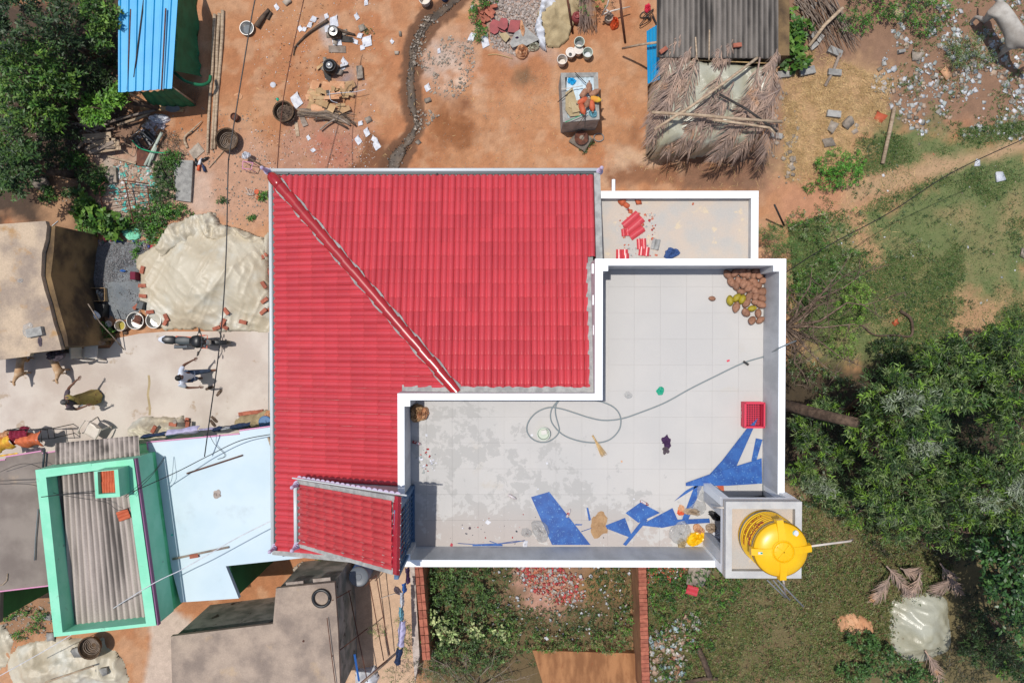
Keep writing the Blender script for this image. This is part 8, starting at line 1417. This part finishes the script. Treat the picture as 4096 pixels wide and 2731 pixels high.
# blue offcuts
def Qp(L_): return [(2048+x*.4898, 1360+y*.4898) for x, y in L_]
SH = [(Qp([(2009, 635), (1918, 722), (1715, 985), (1610, 1100), (1832, 1032)]), .03, 'long pointed blue sheet offcut reaching the crate'), (Qp([(1992, 800), (2046, 811), (1996, 985), (1955, 985)]), .004, 'narrow blue strip beside the right parapet'), (Qp([(2040, 964), (2043, 1170), (1770, 1187), (1420, 1190), (1420, 1165), (1600, 1100)]), .05, 'large scratched blue triangle pointing left'), (Qp([(1540, 1180), (1325, 1314), (1420, 1228), (1480, 1195)]), .01, 'thin blue sliver below the scratched triangle'), (Qp([(1492, 1185), (1552, 1190), (1440, 1466), (1388, 1466)]), .01, 'light blue strip slanting down to the litter'),
 ([(2124, 1987), (2197, 1966), (2362, 2178), (2208, 2178)], .004, 'big blue trapezoid sheet at the lower parapet'), ([(2502, 2051), (2562, 2008), (2640, 2050), (2554, 2090)], .004, 'upper diamond shaped blue offcut'), ([(2408, 2106), (2500, 2070), (2531, 2153)], .006, 'blue triangle offcut left of the diamond'), ([(2560, 2100), (2690, 2031), (2718, 2094), (2700, 2100), (2648, 2110)], .018, 'blue quadrilateral offcut overlapping the diamond'), ([(2492, 2176), (2580, 2064), (2590, 2080), (2504, 2182)], .012, 'thin slanted blue strip below the diamond'), ([(2700, 2078), (2838, 2073), (2840, 2090), (2700, 2098)], .03, 'horizontal blue strip pointing at the tower'), ([(2346, 2030), (2353, 2030), (2364, 2078), (2355, 2082)], .004, 'short blue strip near the brown scrap'), ([(1890, 2176), (1990, 2172), (2010, 2176), (2010, 2183), (1890, 2183)], .004, 'blue strip along the lower parapet'), ([(2300, 2094), (2330, 2096), (2326, 2100), (2302, 2100)], .004, 'tiny blue sliver right of the big trapezoid')]
for p, z, lb in SH: flat('blue_sheet', lb, 'sheet offcut', p, ZT+z, .005, 'blue_sheet', 'blue sheet offcuts on the terrace', tilt=random.uniform(-.01, .01) if z > .02 else 0)
for pts, lb in (([(1832, 2172), (1920, 2178), (2048, 2170), (2100, 2160)], 'thin wavy blue strip along the lower parapet, left'), ([(1958, 2163), (1990, 2174), (2050, 2165), (2095, 2162)], 'thin blue ribbon near the clear plastic'), ([(2325, 2125), (2400, 2100)], 'thin blue strip between the brown scraps')): stick('blue_strip', lb, 'strip', [(x, y, ZT+.006) for x, y in pts], .008, 'blue_sheet', n=4)
for i, (x, y, rx, ry, h, m, lb) in enumerate(((2395, 2100, .2, .28, .03, 'brown_paper', 'flat brown paper bag on the terrace below the diamond offcut'), (2400, 2060, .1, .1, .02, 'brown_paper', 'brown paper scrap above the paper bag'), (2160, 2120, .18, .28, .12, 'clear_plastic', 'crumpled clear plastic left of the big blue trapezoid'), (2105, 2130, .12, .12, .08, 'clear_plastic', 'small clear plastic bag near the lower parapet'), (2100, 2174, .08, .06, .03, 'paper', 'white paper packet at the lower parapet'), (2720, 2130, .28, .25, .12, 'clear_plastic', 'heap of clear wrapping near the tower'), (2725, 2175, .14, .1, .1, 'sacking', 'crumpled beige bag beside the yellow bag'), (2786, 2150, .18, .24, .14, 'yellow', 'bright yellow plastic bag beside the tower'), (2795, 2118, .16, .1, .1, 'peach_paper', 'orange pink bag above the yellow bag'), (2845, 2110, .14, .12, .12, 'wood', 'brown coir bundle at the tower post'), (2770, 2045, .2, .08, .08, 'wood', 'coir fibres on the floor above the blue strip'), (2790, 2030, .2, .2, .06, 'clear_plastic', 'clear plastic wrap left of the tower'), (2810, 1970, .16, .2, .05, 'clear_plastic', 'clear plastic sheet beside the tower post'), (2870, 2150, .16, .2, .1, 'paper', 'white and red bag inside the tower side opening'), (2860, 2060, .09, .22, .2, 'black', 'black plastic bag at the tower side opening'), (2722, 2050, .07, .09, .03, 'orange', 'red and yellow snack wrapper'), (2725, 2033, .1, .08, .02, 'peach_paper', 'tan cardboard piece near the snack wrapper'), (1672, 1650, .22, .2, .2, 'brown_paper', 'large brown printed sack standing in the inner corner'), (1690, 1655, .12, .16, .24, 'peach_paper', 'crumpled light brown paper top of the corner sack'), (2445, 1790+5, .0, .0, .0, '', ''))):
    if rx: crumple('bag' if 'bag' in lb or 'sack' in lb else 'scrap', lb, 'bag' if 'bag' in lb or 'sack' in lb else 'scrap', x, y, ZT+(.0 if m != 'peach_paper' else .003), rx, ry, h, MT[m], ang=.3*i, seed=i+2, sharp=.7 if h < .1 else .45)
flat('brick_red_mat', 'red patterned mat piece under the scratched blue triangle', 'mat', [(2862, 1938), (2894, 1938), (2897, 1965), (2880, 1958)], ZT, .01, 'terracotta')
for i, (x, y, a, lb) in enumerate(((1666, 1771, -.3, 'red and white can in the shade of the left parapet'), (2048, 1986, -.5, 'white and pink spray can left of the trapezoid'), (2577, 2010, -.5, 'spray can lying on the diamond offcut'), (2274, 2052, 1.2, 'short purple labelled can right of the trapezoid'))): c = P(x, y, ZT+.03); d = V3((math.cos(a), math.sin(a), 0)); mb = MB(); mb.tube([c-d*.1, c+d*.08, c+d*.085, c+d*.11], [.032, .032, .018, .018], 10); solo(mb, 'can', 'can_white', lb, 'can', c, 'used cans on the terrace', True)
lumps('tile_chips', [(1650, 1790), (1745, 1800), (1745, 1880), (1690, 1890)], 34, .02, .07, 'chips', z=ZT, seed=220, flatness=.12, cols=[C(196, 50, 50), C(240, 240, 250), C(180, 186, 184)], label='red and white tile chips near the left parapet', cat='chips')
lumps('tile_chips', [(1780, 2110), (2100, 2040), (2480, 2110), (2400, 2170), (1800, 2180)], 60, .012, .045, 'chips', z=ZT, seed=221, flatness=.15, cols=[C(196, 50, 50), C(240, 240, 250), C(80, 90, 100)], label='tiny chips scattered along the lower terrace', cat='chips')
for i, (x, y, s, m, lb) in enumerate(((1952, 2088, .15, 'paper', 'white torn paper on the worn floor'), (1706, 1740, .08, 'paper', 'small white shard by the left parapet'), (1678, 1832, .09, 'paper', 'white shard among the red chips'), (2127, 1740, .08, 'paper', 'white paper scrap beside the round tub'), (2188, 1852, .07, 'paper', 'small white square below the tub'), (1806, 2178, .1, 'red_paint', 'red tile shard at the lower parapet'), (2152, 1955, .05, 'paper', 'white sliver above the trapezoid'), (2536, 1995, .05, 'paper', 'white sliver above the diamond'), (2487, 1845, .06, 'peach_paper', 'brown leaf on the terrace'))): p = (x, y); a = i*.9; flat('scrap', lb, 'scrap', [(x+s*85*math.cos(a+q)*k, y+s*85*math.sin(a+q)*k) for q, k in ((0, 1), (1.5, .8), (3.0, 1), (4.4, .9))], ZT, .004, MT[m])
mb = MB(); c = P(1879, 2111, ZT); mb.lathe([(.03, 0), (.03, .02), (0, .02)], c, 12); solo(mb, 'cap', 'blouse', 'dark round cap on the worn floor', 'cap', c)
# lower roof
ZL = 5.0
for x, y, a, sc, m, lb in ((2532, 890, -.85, (1.2, 1.3), 'red_tile', 'long red tile leaning over the broken pile'), (2540, 922, -.95, (1.1, 1.1), 'red_tile', 'red tile with grey mortar below the long one'), (2502, 930, .1, (.7, .5), 'red_tile', 'broken red tile end left of the pile'), (2566, 976, .05, (.8, .7), 'red_tile', 'red tile piece in the middle of the lower roof'), (2576, 1006, -.1, (.9, .6), 'red_tile', 'red tile piece below the middle one'), (2488, 1010, 0, (1.0, .4), 'red_tile', 'thin red tile piece near the parapet'), (2490, 1026, 0, (1.1, .4), 'red_tile', 'red tile piece touching the parapet'), (2622, 978, -.2, (.7, .7), 'mortar', 'grey underside of a broken tile')): redtile(x, y, a, ZL, lb, m, sc)
for i, (x, y, s) in enumerate(((2487, 806, .16), (2503, 823, .14), (2556, 806, .14), (2522, 846, .09), (2536, 866, .11), (2523, 878, .1), (2613, 956, .08), (2773, 816, .05))): lumps('brick_piece', [(x-2, y-2), (x+2, y-2), (x+2, y+2), (x-2, y+2)], 1, s, s*1.01, 'terracotta', z=ZL, seed=400+i, flatness=.3, label=['orange brick bit at the upper wall, left', 'orange brick bit second from the wall', 'orange brick bit right at the upper wall', 'small orange bit below the wall bits', 'orange bit above the long red tile', 'orange bit touching the long red tile', 'orange bit above the grey tile', 'tiny orange bit in the open roof'][i], cat='brick piece', kind='thing')
lumps('tile_chips', [(2480, 830), (2620, 850), (2640, 1030), (2480, 1030)], 110, .015, .07, 'chips', z=ZL, seed=222, flatness=.15, cols=[C(220, 120, 90), C(190, 192, 190), C(200, 70, 70)], label='crumbs of broken tiles on the lower roof', cat='chips')
crumple('cloth', 'denim blue cloth crumpled at the parapet of the lower roof', 'cloth', 2686, 1012, ZL, .17, .14, .1, 'denim', seed=4, sharp=.7)
# ---- water tank
tk = thing('water_tank', 'yellow ribbed plastic water tank lettered in red on the tower', 'water tank', V3(P(3131, 2204, 8.52))); tc = P(3131, 2204, 8.52); tx, ty = tc.x, tc.y; b_ = 7.4; Hh = 1.02; r = .54; mb = MB(); pr = [(r*.94, 0), (r, .04)]
for k in range(9): z = .07+k*.095; pr += [(r-.012, z), (r-.012, z+.03), (r+.008, z+.045), (r+.008, z+.065), (r-.012, z+.08)]
pr += [(r, .95), (r+.012, .97), (r+.005, 1.0)]; mb.lathe(pr, (tx, ty, b_), 48); mb.build('body', 'yellow', tk, True, auto=50)
mb = MB(); mb.lathe([(r+.006, .0), (r*.96, .03), (r*.84, .075), (r*.66, .11), (r*.42, .13), (0, .135)], (tx, ty, b_+1.0), 48); mb.build('dome', 'yellow', tk, True)
for zz in (.16, .93): mb = MB(); mb.lathe([(r+.004, zz), (r+.014, zz+.005), (r+.014, zz+.03), (r+.004, zz+.035)], (tx, ty, b_), 48); mb.build('band', 'steel_grey', tk, True)
for k in range(4):
    a = PI/2*k+.06; d = V3((math.cos(a), math.sin(a), 0)); s = V3((-d.y, d.x, 0)); c0 = V3((tx, ty, b_)); mb = MB(); V = []
    for t, z0, z1, w_ in ((.36, 1.0, 1.15, .09), (.72, 1.0, 1.12, .085), (1.1, .93, 1.06, .08)): V += [c0+d*r*t-s*w_+V3((0, 0, z0)), c0+d*r*t+s*w_+V3((0, 0, z0)), c0+d*r*t+s*w_*.8+V3((0, 0, z1)), c0+d*r*t-s*w_*.8+V3((0, 0, z1))]
    mb.add(V, [(0, 1, 2, 3)[::-1], (8, 9, 10, 11)]+[(i*4+j, i*4+(j+1) % 4, i*4+4+(j+1) % 4, i*4+4+j)[::-1] for i in range(2) for j in range(4)]); mb.build('lug', 'yellow', tk)
ld = None; mb = MB(); mb.lathe([(.215, 0), (.225, .03), (.21, .04), (.195, .015), (.18, .035), (.12, .048), (0, .052)], (tx, ty, b_+1.128), 36)
for a in (.9, .9+PI/2): d = V3((math.cos(a), math.sin(a), 0)); s = V3((-d.y, d.x, 0)); mb.box((tx, ty, b_+1.185), (.33, .022, .02), a)
for k in range(12): a = k*PI/6; mb.box((tx+.165*math.cos(a), ty+.165*math.sin(a), b_+1.17), (.05, .01, .016), a)
mb.build('lid', 'yellow', tk, True, auto=30)
p = P(3182, 2132, b_+1.09); mb = MB(); mb.lathe([(.06, 0), (.06, .006), (0, .006)], p, 20); mb.build('round_sticker', 'paper', tk); mb = MB(); mb.tube([p+V3((math.cos(a)*.052, math.sin(a)*.052, .008)) for a in [PI*.6+i*.2 for i in range(12)]], .007, 4); mb.build('sticker_ring', 'turquoise', tk)
p = P(3042, 2211, b_+1.115); mb = MB(); mb.box(p, (.09, .045, .006), .0); mb.build('sticker', 'paper', tk); mb = MB(); mb.box(p+V3((.02, 0, .004)), (.04, .03, .004)); mb.build('sticker_mark', 'mint_plastic', tk)
def ring_text(txt, z, size, ac, mt, parent, rr, nm='lettering'):
    cu = bpy.data.curves.new('t', 'FONT'); cu.body = txt; cu.size = size; cu.align_x = 'CENTER'; cu.extrude = .002; cu.offset = size*.02; o = bpy.data.objects.new('t', cu); COL.objects.link(o); bpy.context.view_layer.update(); me = bpy.data.meshes.new_from_object(o.evaluated_get(bpy.context.evaluated_depsgraph_get())); bpy.data.objects.remove(o); me.name = nm
    for v in me.vertices: a = ac+v.co.x/rr; q = rr+v.co.z+.012; zz = z+v.co.y; v.co = V3((tx+math.cos(a)*q, ty+math.sin(a)*q, zz))-parent.location
    me.materials.clear(); link(nm, me, MT[mt], parent)
ac = math.atan2(P(2960, 2090, 8).y-ty, P(2960, 2090, 8).x-tx)
ring_text('ashirvad', b_+.74, .17, ac, 'ink_red', tk, r); ring_text('BY ALIAXIS', b_+.62, .07, ac, 'ink_red', tk, r); ring_text('5 LAYER WATER TANK', b_+.42, .07, ac, 'ink_red', tk, r)
# pipes
def pipe(lb, pts, r_=.017): return stick('pipe', lb, 'pipe', pts, r_, MT['plastic_white' if 'grey' not in lb else 'cement'], 'pipes of the water tank')
pipe('white overflow pipe sticking out to the right of the tank', [(3225, 2186, 8.2), (3330, 2172, 8.0), (3400, 2163, 7.8), (3410, 2156, 7.6)], .022); pipe('white pipe dropping from the tank toward the ground', [(3130, 2300, 7.9), (3137, 2345, 5.5), (3143, 2388, 2.5)], .022)
for k, (x, x2, y2) in enumerate(((3068, 3140, 2388), (3092, 3160, 2400), (3110, 3214, 2425))): pipe('grey down pipe behind the tower, %s' % ('first', 'second', 'third')[k], [(x, 2313, 7.3), ((x+x2)/2-20, 2310, 6.9), (x-230*0+0, 2316, 6.9), (x2-180, 2170, .4)][:2] if False else [(x, 2318, 7.35), (x2-0, y2, 7.1)], .016)
pipe('short white pipe through the tower side', [(2855, 2029, 7.0), (2896, 2030, 7.4)], .02)
mb = MB(); c = P(3000, 1975, ZT); mb.box(c+V3((.1, -.35, .12)), (1.1, .6, .2), .1); solo(mb, 'tower_dark_fill', 'dark_opening', 'black slab standing for the dark inside of the tower', 'netting', c)  # near-black box standing in for the shaded interior of the open tower
# ---------------------------------------------------------------- people
def person(lb, px, py, rz, man=True):
    t = thing('person', lb, 'person', P(px, py, .045), None, rz); k = 1.0 if man else .93
    def s(d): return {a: (tuple(c*k for c in p), r) for a, (p, r) in d.items()}
    if man: L = dict(kl=(.2, .1, .5), al=(.34, .11, .1), tl=(.5, .12, .04), kr=(.03, -.1, .49), ar=(-.1, -.11, .11), tr=(.06, -.12, .03), el=(.04, .36, 1.2), wl=(.2, .47, 1.02), er=(.08, -.33, 1.17), wr=(.32, -.34, 1.06))
    else: L = dict(kl=(.14, .09, .48), al=(.2, .1, .1), tl=(.35, .11, .04), kr=(.04, -.09, .48), ar=(-.06, -.1, .1), tr=(.08, -.11, .03), el=(.0, .42, 1.22), wl=(.2, .62, 1.12), er=(.1, -.3, 1.14), wr=(.34, -.24, 1.06))
    J = {'pel': ((0, 0, .92), (.135, .105)), 'sp': ((.0, 0, 1.12), (.125, .095)), 'ch': ((.01, 0, 1.34), (.145, .10)), 'nk': ((.02, 0, 1.47), .058), 'hn': ((.05, 0, 1.55), .05), 'hd': ((.075, 0, 1.64), (.078, .088)), 'ht': ((.06, 0, 1.70), (.06, .07))}
    E = [('pel', 'sp'), ('sp', 'ch'), ('ch', 'nk'), ('nk', 'hn'), ('hn', 'hd'), ('hd', 'ht')]
    for sd, y in (('l', 1), ('r', -1)):
        J['sh'+sd] = ((.01, y*.18, 1.41), .058); J['e'+sd] = (L['e'+sd], .042); J['w'+sd] = (L['w'+sd], .026); w_ = V3(L['w'+sd]); e_ = V3(L['e'+sd]); d = (w_-e_).normalized(); J['h'+sd] = (tuple(w_+d*.07), (.036, .018))
        J['hp'+sd] = ((0, y*.09, .86), .092); J['k'+sd] = (L['k'+sd], .06); J['a'+sd] = (L['a'+sd], .038); J['t'+sd] = (L['t'+sd], .03)
        E += [('ch', 'sh'+sd), ('sh'+sd, 'e'+sd), ('e'+sd, 'w'+sd), ('w'+sd, 'h'+sd), ('pel', 'hp'+sd), ('hp'+sd, 'k'+sd), ('k'+sd, 'a'+sd), ('a'+sd, 't'+sd)]
    skin_obj('body', s(J), E, 'skin', t, 0, 2)
    for sd, y in (('l', 1), ('r', -1)):      # fingers: five short chains per hand
        w_ = V3(L['w'+sd])*k; e_ = V3(L['e'+sd])*k; d = (w_-e_).normalized(); sx = d.cross(V3((0, 0, 1))).normalized(); Jf, Ef = {'p': (tuple(w_+d*.07), .014)}, []
        for i in range(4): o = sx*(i-1.5)*.02; l_ = (.075, .085, .08, .06)[i]; b = w_+d*.10+o; m = b+d*l_*.5+V3((0, 0, -.01)); q = m+d*l_*.4+V3((0, 0, -.03)); Jf.update({f'b{i}': (tuple(b), .009), f'm{i}': (tuple(m), .0085), f'q{i}': (tuple(q), .0065)}); Ef += [('p', f'b{i}'), (f'b{i}', f'm{i}'), (f'm{i}', f'q{i}')]
        b = w_+d*.05+sx*y*.035; m = b+d*.04+sx*y*.025; q = m+d*.03; Jf.update({'tb': (tuple(b), .011), 'tm': (tuple(m), .010), 'tq': (tuple(q), .007)}); Ef += [('p', 'tb'), ('tb', 'tm'), ('tm', 'tq')]
        skin_obj('fingers', Jf, Ef, 'skin', t, 0, 1)
    def up(d, g): return {a: (p, tuple(q+g for q in r) if isinstance(r, tuple) else r+g) for a, (p, r) in d.items()}
    mid = lambda a, b, f: tuple(V3(J[a][0])*(1-f)+V3(J[b][0])*f)
    T = {a: J[a] for a in ('pel', 'sp', 'ch', 'nk', 'shl', 'shr')}; T['nk'] = ((.015, 0, 1.44), .062); ET = [('pel', 'sp'), ('sp', 'ch'), ('ch', 'nk'), ('ch', 'shl'), ('ch', 'shr')]
    for sd in 'lr': T['s'+sd] = (mid('sh'+sd, 'e'+sd, .75), .052); ET.append(('sh'+sd, 's'+sd))
    if man:
        T['hem'] = ((0, 0, .80), (.15, .12)); ET.append(('pel', 'hem')); skin_obj('shirt', s(up(T, .022)), ET, 'shirt', t, 0, 2)
        B = {a: J[a] for a in ('pel', 'hpl', 'hpr', 'kl', 'kr', 'al', 'ar')}; skin_obj('trousers', s(up(B, .02)), [('pel', 'hpl'), ('pel', 'hpr'), ('hpl', 'kl'), ('hpr', 'kr'), ('kl', 'al'), ('kr', 'ar')], 'jeans', t, 0, 2)
    else:
        skin_obj('blouse', s(up(T, .02)), ET, 'blouse', t, 0, 2); mb = MB(); n = 22; V = []; pr = [(1.14, .13, 0), (1.0, .165, 0), (.85, .19, .01), (.6, .22, .04), (.35, .25, .07), (.1, .29, .09)]
        for z, r_, ox in pr:
            for j in range(n): a = 2*PI*j/n; q = 1+.06*math.sin(a*7+z*9)*(1.3-z); V.append(V3((ox+r_*q*math.cos(a), r_*.92*q*math.sin(a), z))*k)
        mb.add(V, [(i*n+j, (i+1)*n+j, (i+1)*n+(j+1) % n, i*n+(j+1) % n) for i in range(len(pr)-1) for j in range(n)]); mb.build('sari_skirt', 'sari', None, True).parent = t
        mb = MB(); pp = smoothpath([(.14, -.12, 1.0), (.17, 0, 1.2), (.13, .1, 1.38), (.03, .15, 1.46), (-.1, .12, 1.36), (-.16, .05, 1.1), (-.18, .0, .85)], 4); mb.grid(lambda u, v: (V3(pp[min(int(u*(len(pp)-1)), len(pp)-1)])+V3((.0, (v-.5)*.16, .02*math.sin(v*12))))*k, len(pp)-1, 6, .01); mb.build('sari_end', 'sari', None, True).parent = t
    hc = V3(J['hd'][0])*k; mb = MB(); V = []; n = 16; m = 8                     # hair cap
    for i in range(m+1):
        th = PI*.56*i/m
        for j in range(n): a = 2*PI*j/n; f = .7 if (math.cos(a) > .45 and i > 4) else 1; V.append(hc+V3((-.012+.1*math.sin(th*f)*math.cos(a), .088*math.sin(th*f)*math.sin(a), .012+.105*math.cos(th*f))))
    mb.add(V, [(i*n+j, (i+1)*n+j, (i+1)*n+(j+1) % n, i*n+(j+1) % n) for i in range(m) for j in range(n)]); mb.build('hair', MT['hair' if man else 'hair_grey'], None, True).parent = t
    if not man: mb = MB(); V3c = hc+V3((-.11, 0, -.04)); mb.lathe([(0, -.04), (.04, -.02), (.045, .01), (.02, .035), (0, .04)], V3c, 12); mb.build('hair_bun', 'hair_grey', None, True).parent = t
    for sg in (-1, 1):
        mb = MB(); mb.lathe([(0, -.012), (.012, 0), (0, .012)], hc+V3((.078, sg*.03, .0)), 8); mb.build('eye', 'paper', None, True).parent = t
        mb = MB(); mb.lathe([(0, -.03), (.014, 0), (0, .03)], hc+V3((0, sg*.084, -.005)), 8); mb.build('ear', 'skin', None, True).parent = t
    mb = MB(); mb.tube([hc+V3((.08, 0, .005)), hc+V3((.105, 0, -.025)), hc+V3((.082, 0, -.032))], [.008, .014, .008], 6); mb.build('nose', 'skin', None, True).parent = t
    mb = MB(); mb.box(hc+V3((.083, 0, -.055)), (.012, .045, .012)); mb.build('mouth', 'pot_red', None).parent = t
    return t
person('man in white shirt and blue jeans striding over the concrete yard', 805, 1497, .05)
person('woman in a yellow patterned sari walking on the yard with grey hair', 372, 1588, .12, False)
mb = MB(); c = P(322, 1623, 1.0); mb.box(c+V3((0, 0, .0)), (.16, .05, .02), .5); solo(mb, 'phone', 'steel_grey', 'flat grey object in the hand of the woman', 'tool', c)
# ---------------------------------------------------------------- motorcycle
mc = thing('motorcycle', 'black motorcycle with orange trim parked on its stand in the yard', 'motorcycle', P(808, 1362, .045), None, -.06)
def mp(mb, nm, mt, smooth=True, parent=None, auto=45): o = mb.build(nm, MT[mt], None, smooth, auto=auto); o.parent = parent or mc; return o
RX = Matrix.Rotation(PI/2, 3, 'X'); lean = Matrix.Rotation(0, 3, 'X')
for x, w_, nm in ((-.68, .075, 'rear_wheel'), (.70, .055, 'front_wheel')):
    c = V3((x, 0, .31)); mb = MB(); mb.lathe([(.225, -w_*.8), (.27, -w_), (.305, -w_*.55), (.315, 0), (.305, w_*.55), (.27, w_), (.225, w_*.8), (.225, -w_*.8)], c, 26, R=RX); wh = mp(mb, nm, 'black')
    mb = MB(); mb.lathe([(.2, -.03), (.228, -.035), (.228, .035), (.2, .03), (.2, -.03)], c, 24, R=RX); mp(mb, 'rim', 'orange' if x < 0 else 'orange', parent=wh)
    mb = MB(); mb.lathe([(.045, -.06), (.045, .06)], c, 12, R=RX)
    for k in range(5): a = k*2*PI/5; mb.tube([c, c+V3((math.cos(a)*.205, 0, math.sin(a)*.205))], .014, 5)
    mb.lathe([(.13, .05), (.135, .052), (.135, .058), (.13, .06)], c, 20, R=RX); mp(mb, 'hub', 'steel_grey', parent=wh)
def loft(secs, n=12):
    mb = MB(); V = []
    for x, z, hw, hh in secs:
        for j in range(n): a = 2*PI*j/n; V.append(V3((x, math.copysign(abs(math.cos(a))**.75, math.cos(a))*hw, z+math.copysign(abs(math.sin(a))**.75, math.sin(a))*hh)))
    k = len(secs); mb.add(V, [(i*n+j, i*n+(j+1) % n, (i+1)*n+(j+1) % n, (i+1)*n+j) for i in range(k-1) for j in range(n)]+[tuple(range(n))[::-1], tuple(range((k-1)*n, k*n))]); return mb
mp(loft([(-.02, .80, .09, .05), (.1, .86, .17, .10), (.26, .89, .2, .12), (.36, .86, .17, .1), (.42, .8, .1, .07)]), 'fuel_tank', 'black')
mp(loft([(-.46, .83, .06, .03), (-.38, .83, .12, .045), (-.2, .79, .13, .045), (0, .80, .10, .045)]), 'seat', 'steel_dark'); mp(loft([(-.8, .93, .05, .02), (-.7, .92, .12, .04), (-.5, .88, .13, .045), (-.44, .85, .1, .04)]), 'pillion_seat', 'black')
mp(loft([(-.92, .88, .05, .03), (-.78, .85, .12, .05), (-.5, .78, .12, .06)]), 'tail_fairing', 'shirt'); mp(loft([(-.93, .86, .06, .02), (-.9, .86, .07, .025)]), 'tail_light', 'maroon')
for s_ in (-1, 1):
    mb = MB(); mb.prism([(.0, s_*.15), (.34, s_*.21), (.46, s_*.2), (.3, s_*.16)], .62, .74); mp(mb, 'tank_shroud', 'orange', False)
    mb = MB(); mb.tube([(.70, s_*.1, .31), (.5, s_*.1, .98)], .024, 8); mp(mb, 'fork', 'steel_grey')
    mb = MB(); mb.tube([(.44, 0, 1.0), (.44, s_*.2, 1.05), (.36, s_*.38, 1.04)], .014, 7); mp(mb, 'handlebar', 'steel_dark'); mb = MB(); mb.tube([(.385, s_*.32, 1.042), (.33, s_*.42, 1.035)], .02, 8); mp(mb, 'grip', 'black')
    mb = MB(); mb.tube([(.42, s_*.22, 1.05), (.44, s_*.3, 1.2)], .007, 5); mb.lathe([(0, -.012), (.06, -.01), (.06, .01), (0, .012)], (.44, s_*.33, 1.22), 12, R=Matrix.Rotation(PI/2, 3, 'Y')); mp(mb, 'mirror', 'black')
    mb = MB(); mb.tube([(.55, s_*.1, .9), (.55, s_*.2, .9)], .012, 6); mp(mb, 'indicator', 'orange')
mp(loft([(.52, .88, .04, .05), (.56, .9, .09, .08), (.62, .88, .08, .07), (.65, .86, .04, .04)]), 'headlight', 'alu'); mp(loft([(.42, 1.02, .05, .02), (.48, 1.02, .07, .03), (.52, .98, .06, .03)]), 'instrument', 'black')
mp(loft([(.42, .62, .05, .012), (.55, .65, .06, .014), (.8, .64, .06, .012), (.98, .5, .05, .01)]), 'mudguard', 'black'); mp(loft([(-.12, .4, .12, .14), (.05, .45, .15, .18), (.2, .45, .14, .16), (.3, .42, .09, .1)]), 'engine', 'steel_grey')
mb = MB(); mb.tube([(.2, -.14, .32), (-.1, -.17, .26), (-.3, -.18, .3)], .025, 8); mb.tube([(-.3, -.2, .32), (-.66, -.22, .42)], [.05, .06], 10); mp(mb, 'exhaust', 'steel_grey')
mb = MB(); mb.tube([(.45, 0, .95), (.1, 0, .72), (-.25, 0, .7), (-.8, 0, .82)], .025, 6); mb.tube([(.42, 0, .85), (.3, 0, .4), (-.15, 0, .3), (-.25, 0, .7)], .022, 6); mb.tube([(-.15, .09, .34), (-.68, .09, .31)], .025, 6); mb.tube([(-.15, -.09, .34), (-.68, -.09, .31)], .025, 6); mp(mb, 'frame', 'orange')
mb = MB(); mb.tube([(-.05, .12, .28), (-.1, .32, 0)], .012, 6); mp(mb, 'side_stand', 'steel_grey'); mb = MB(); mb.tube([(-.5, .0, .7), (-.92, 0, .5)], .012, 5); mb.box((-.95, 0, .5), (.015, .2, .14), ry=.5); mp(mb, 'number_plate', 'shirt', False)
# bare branches from the far right edge of the yard (last details)
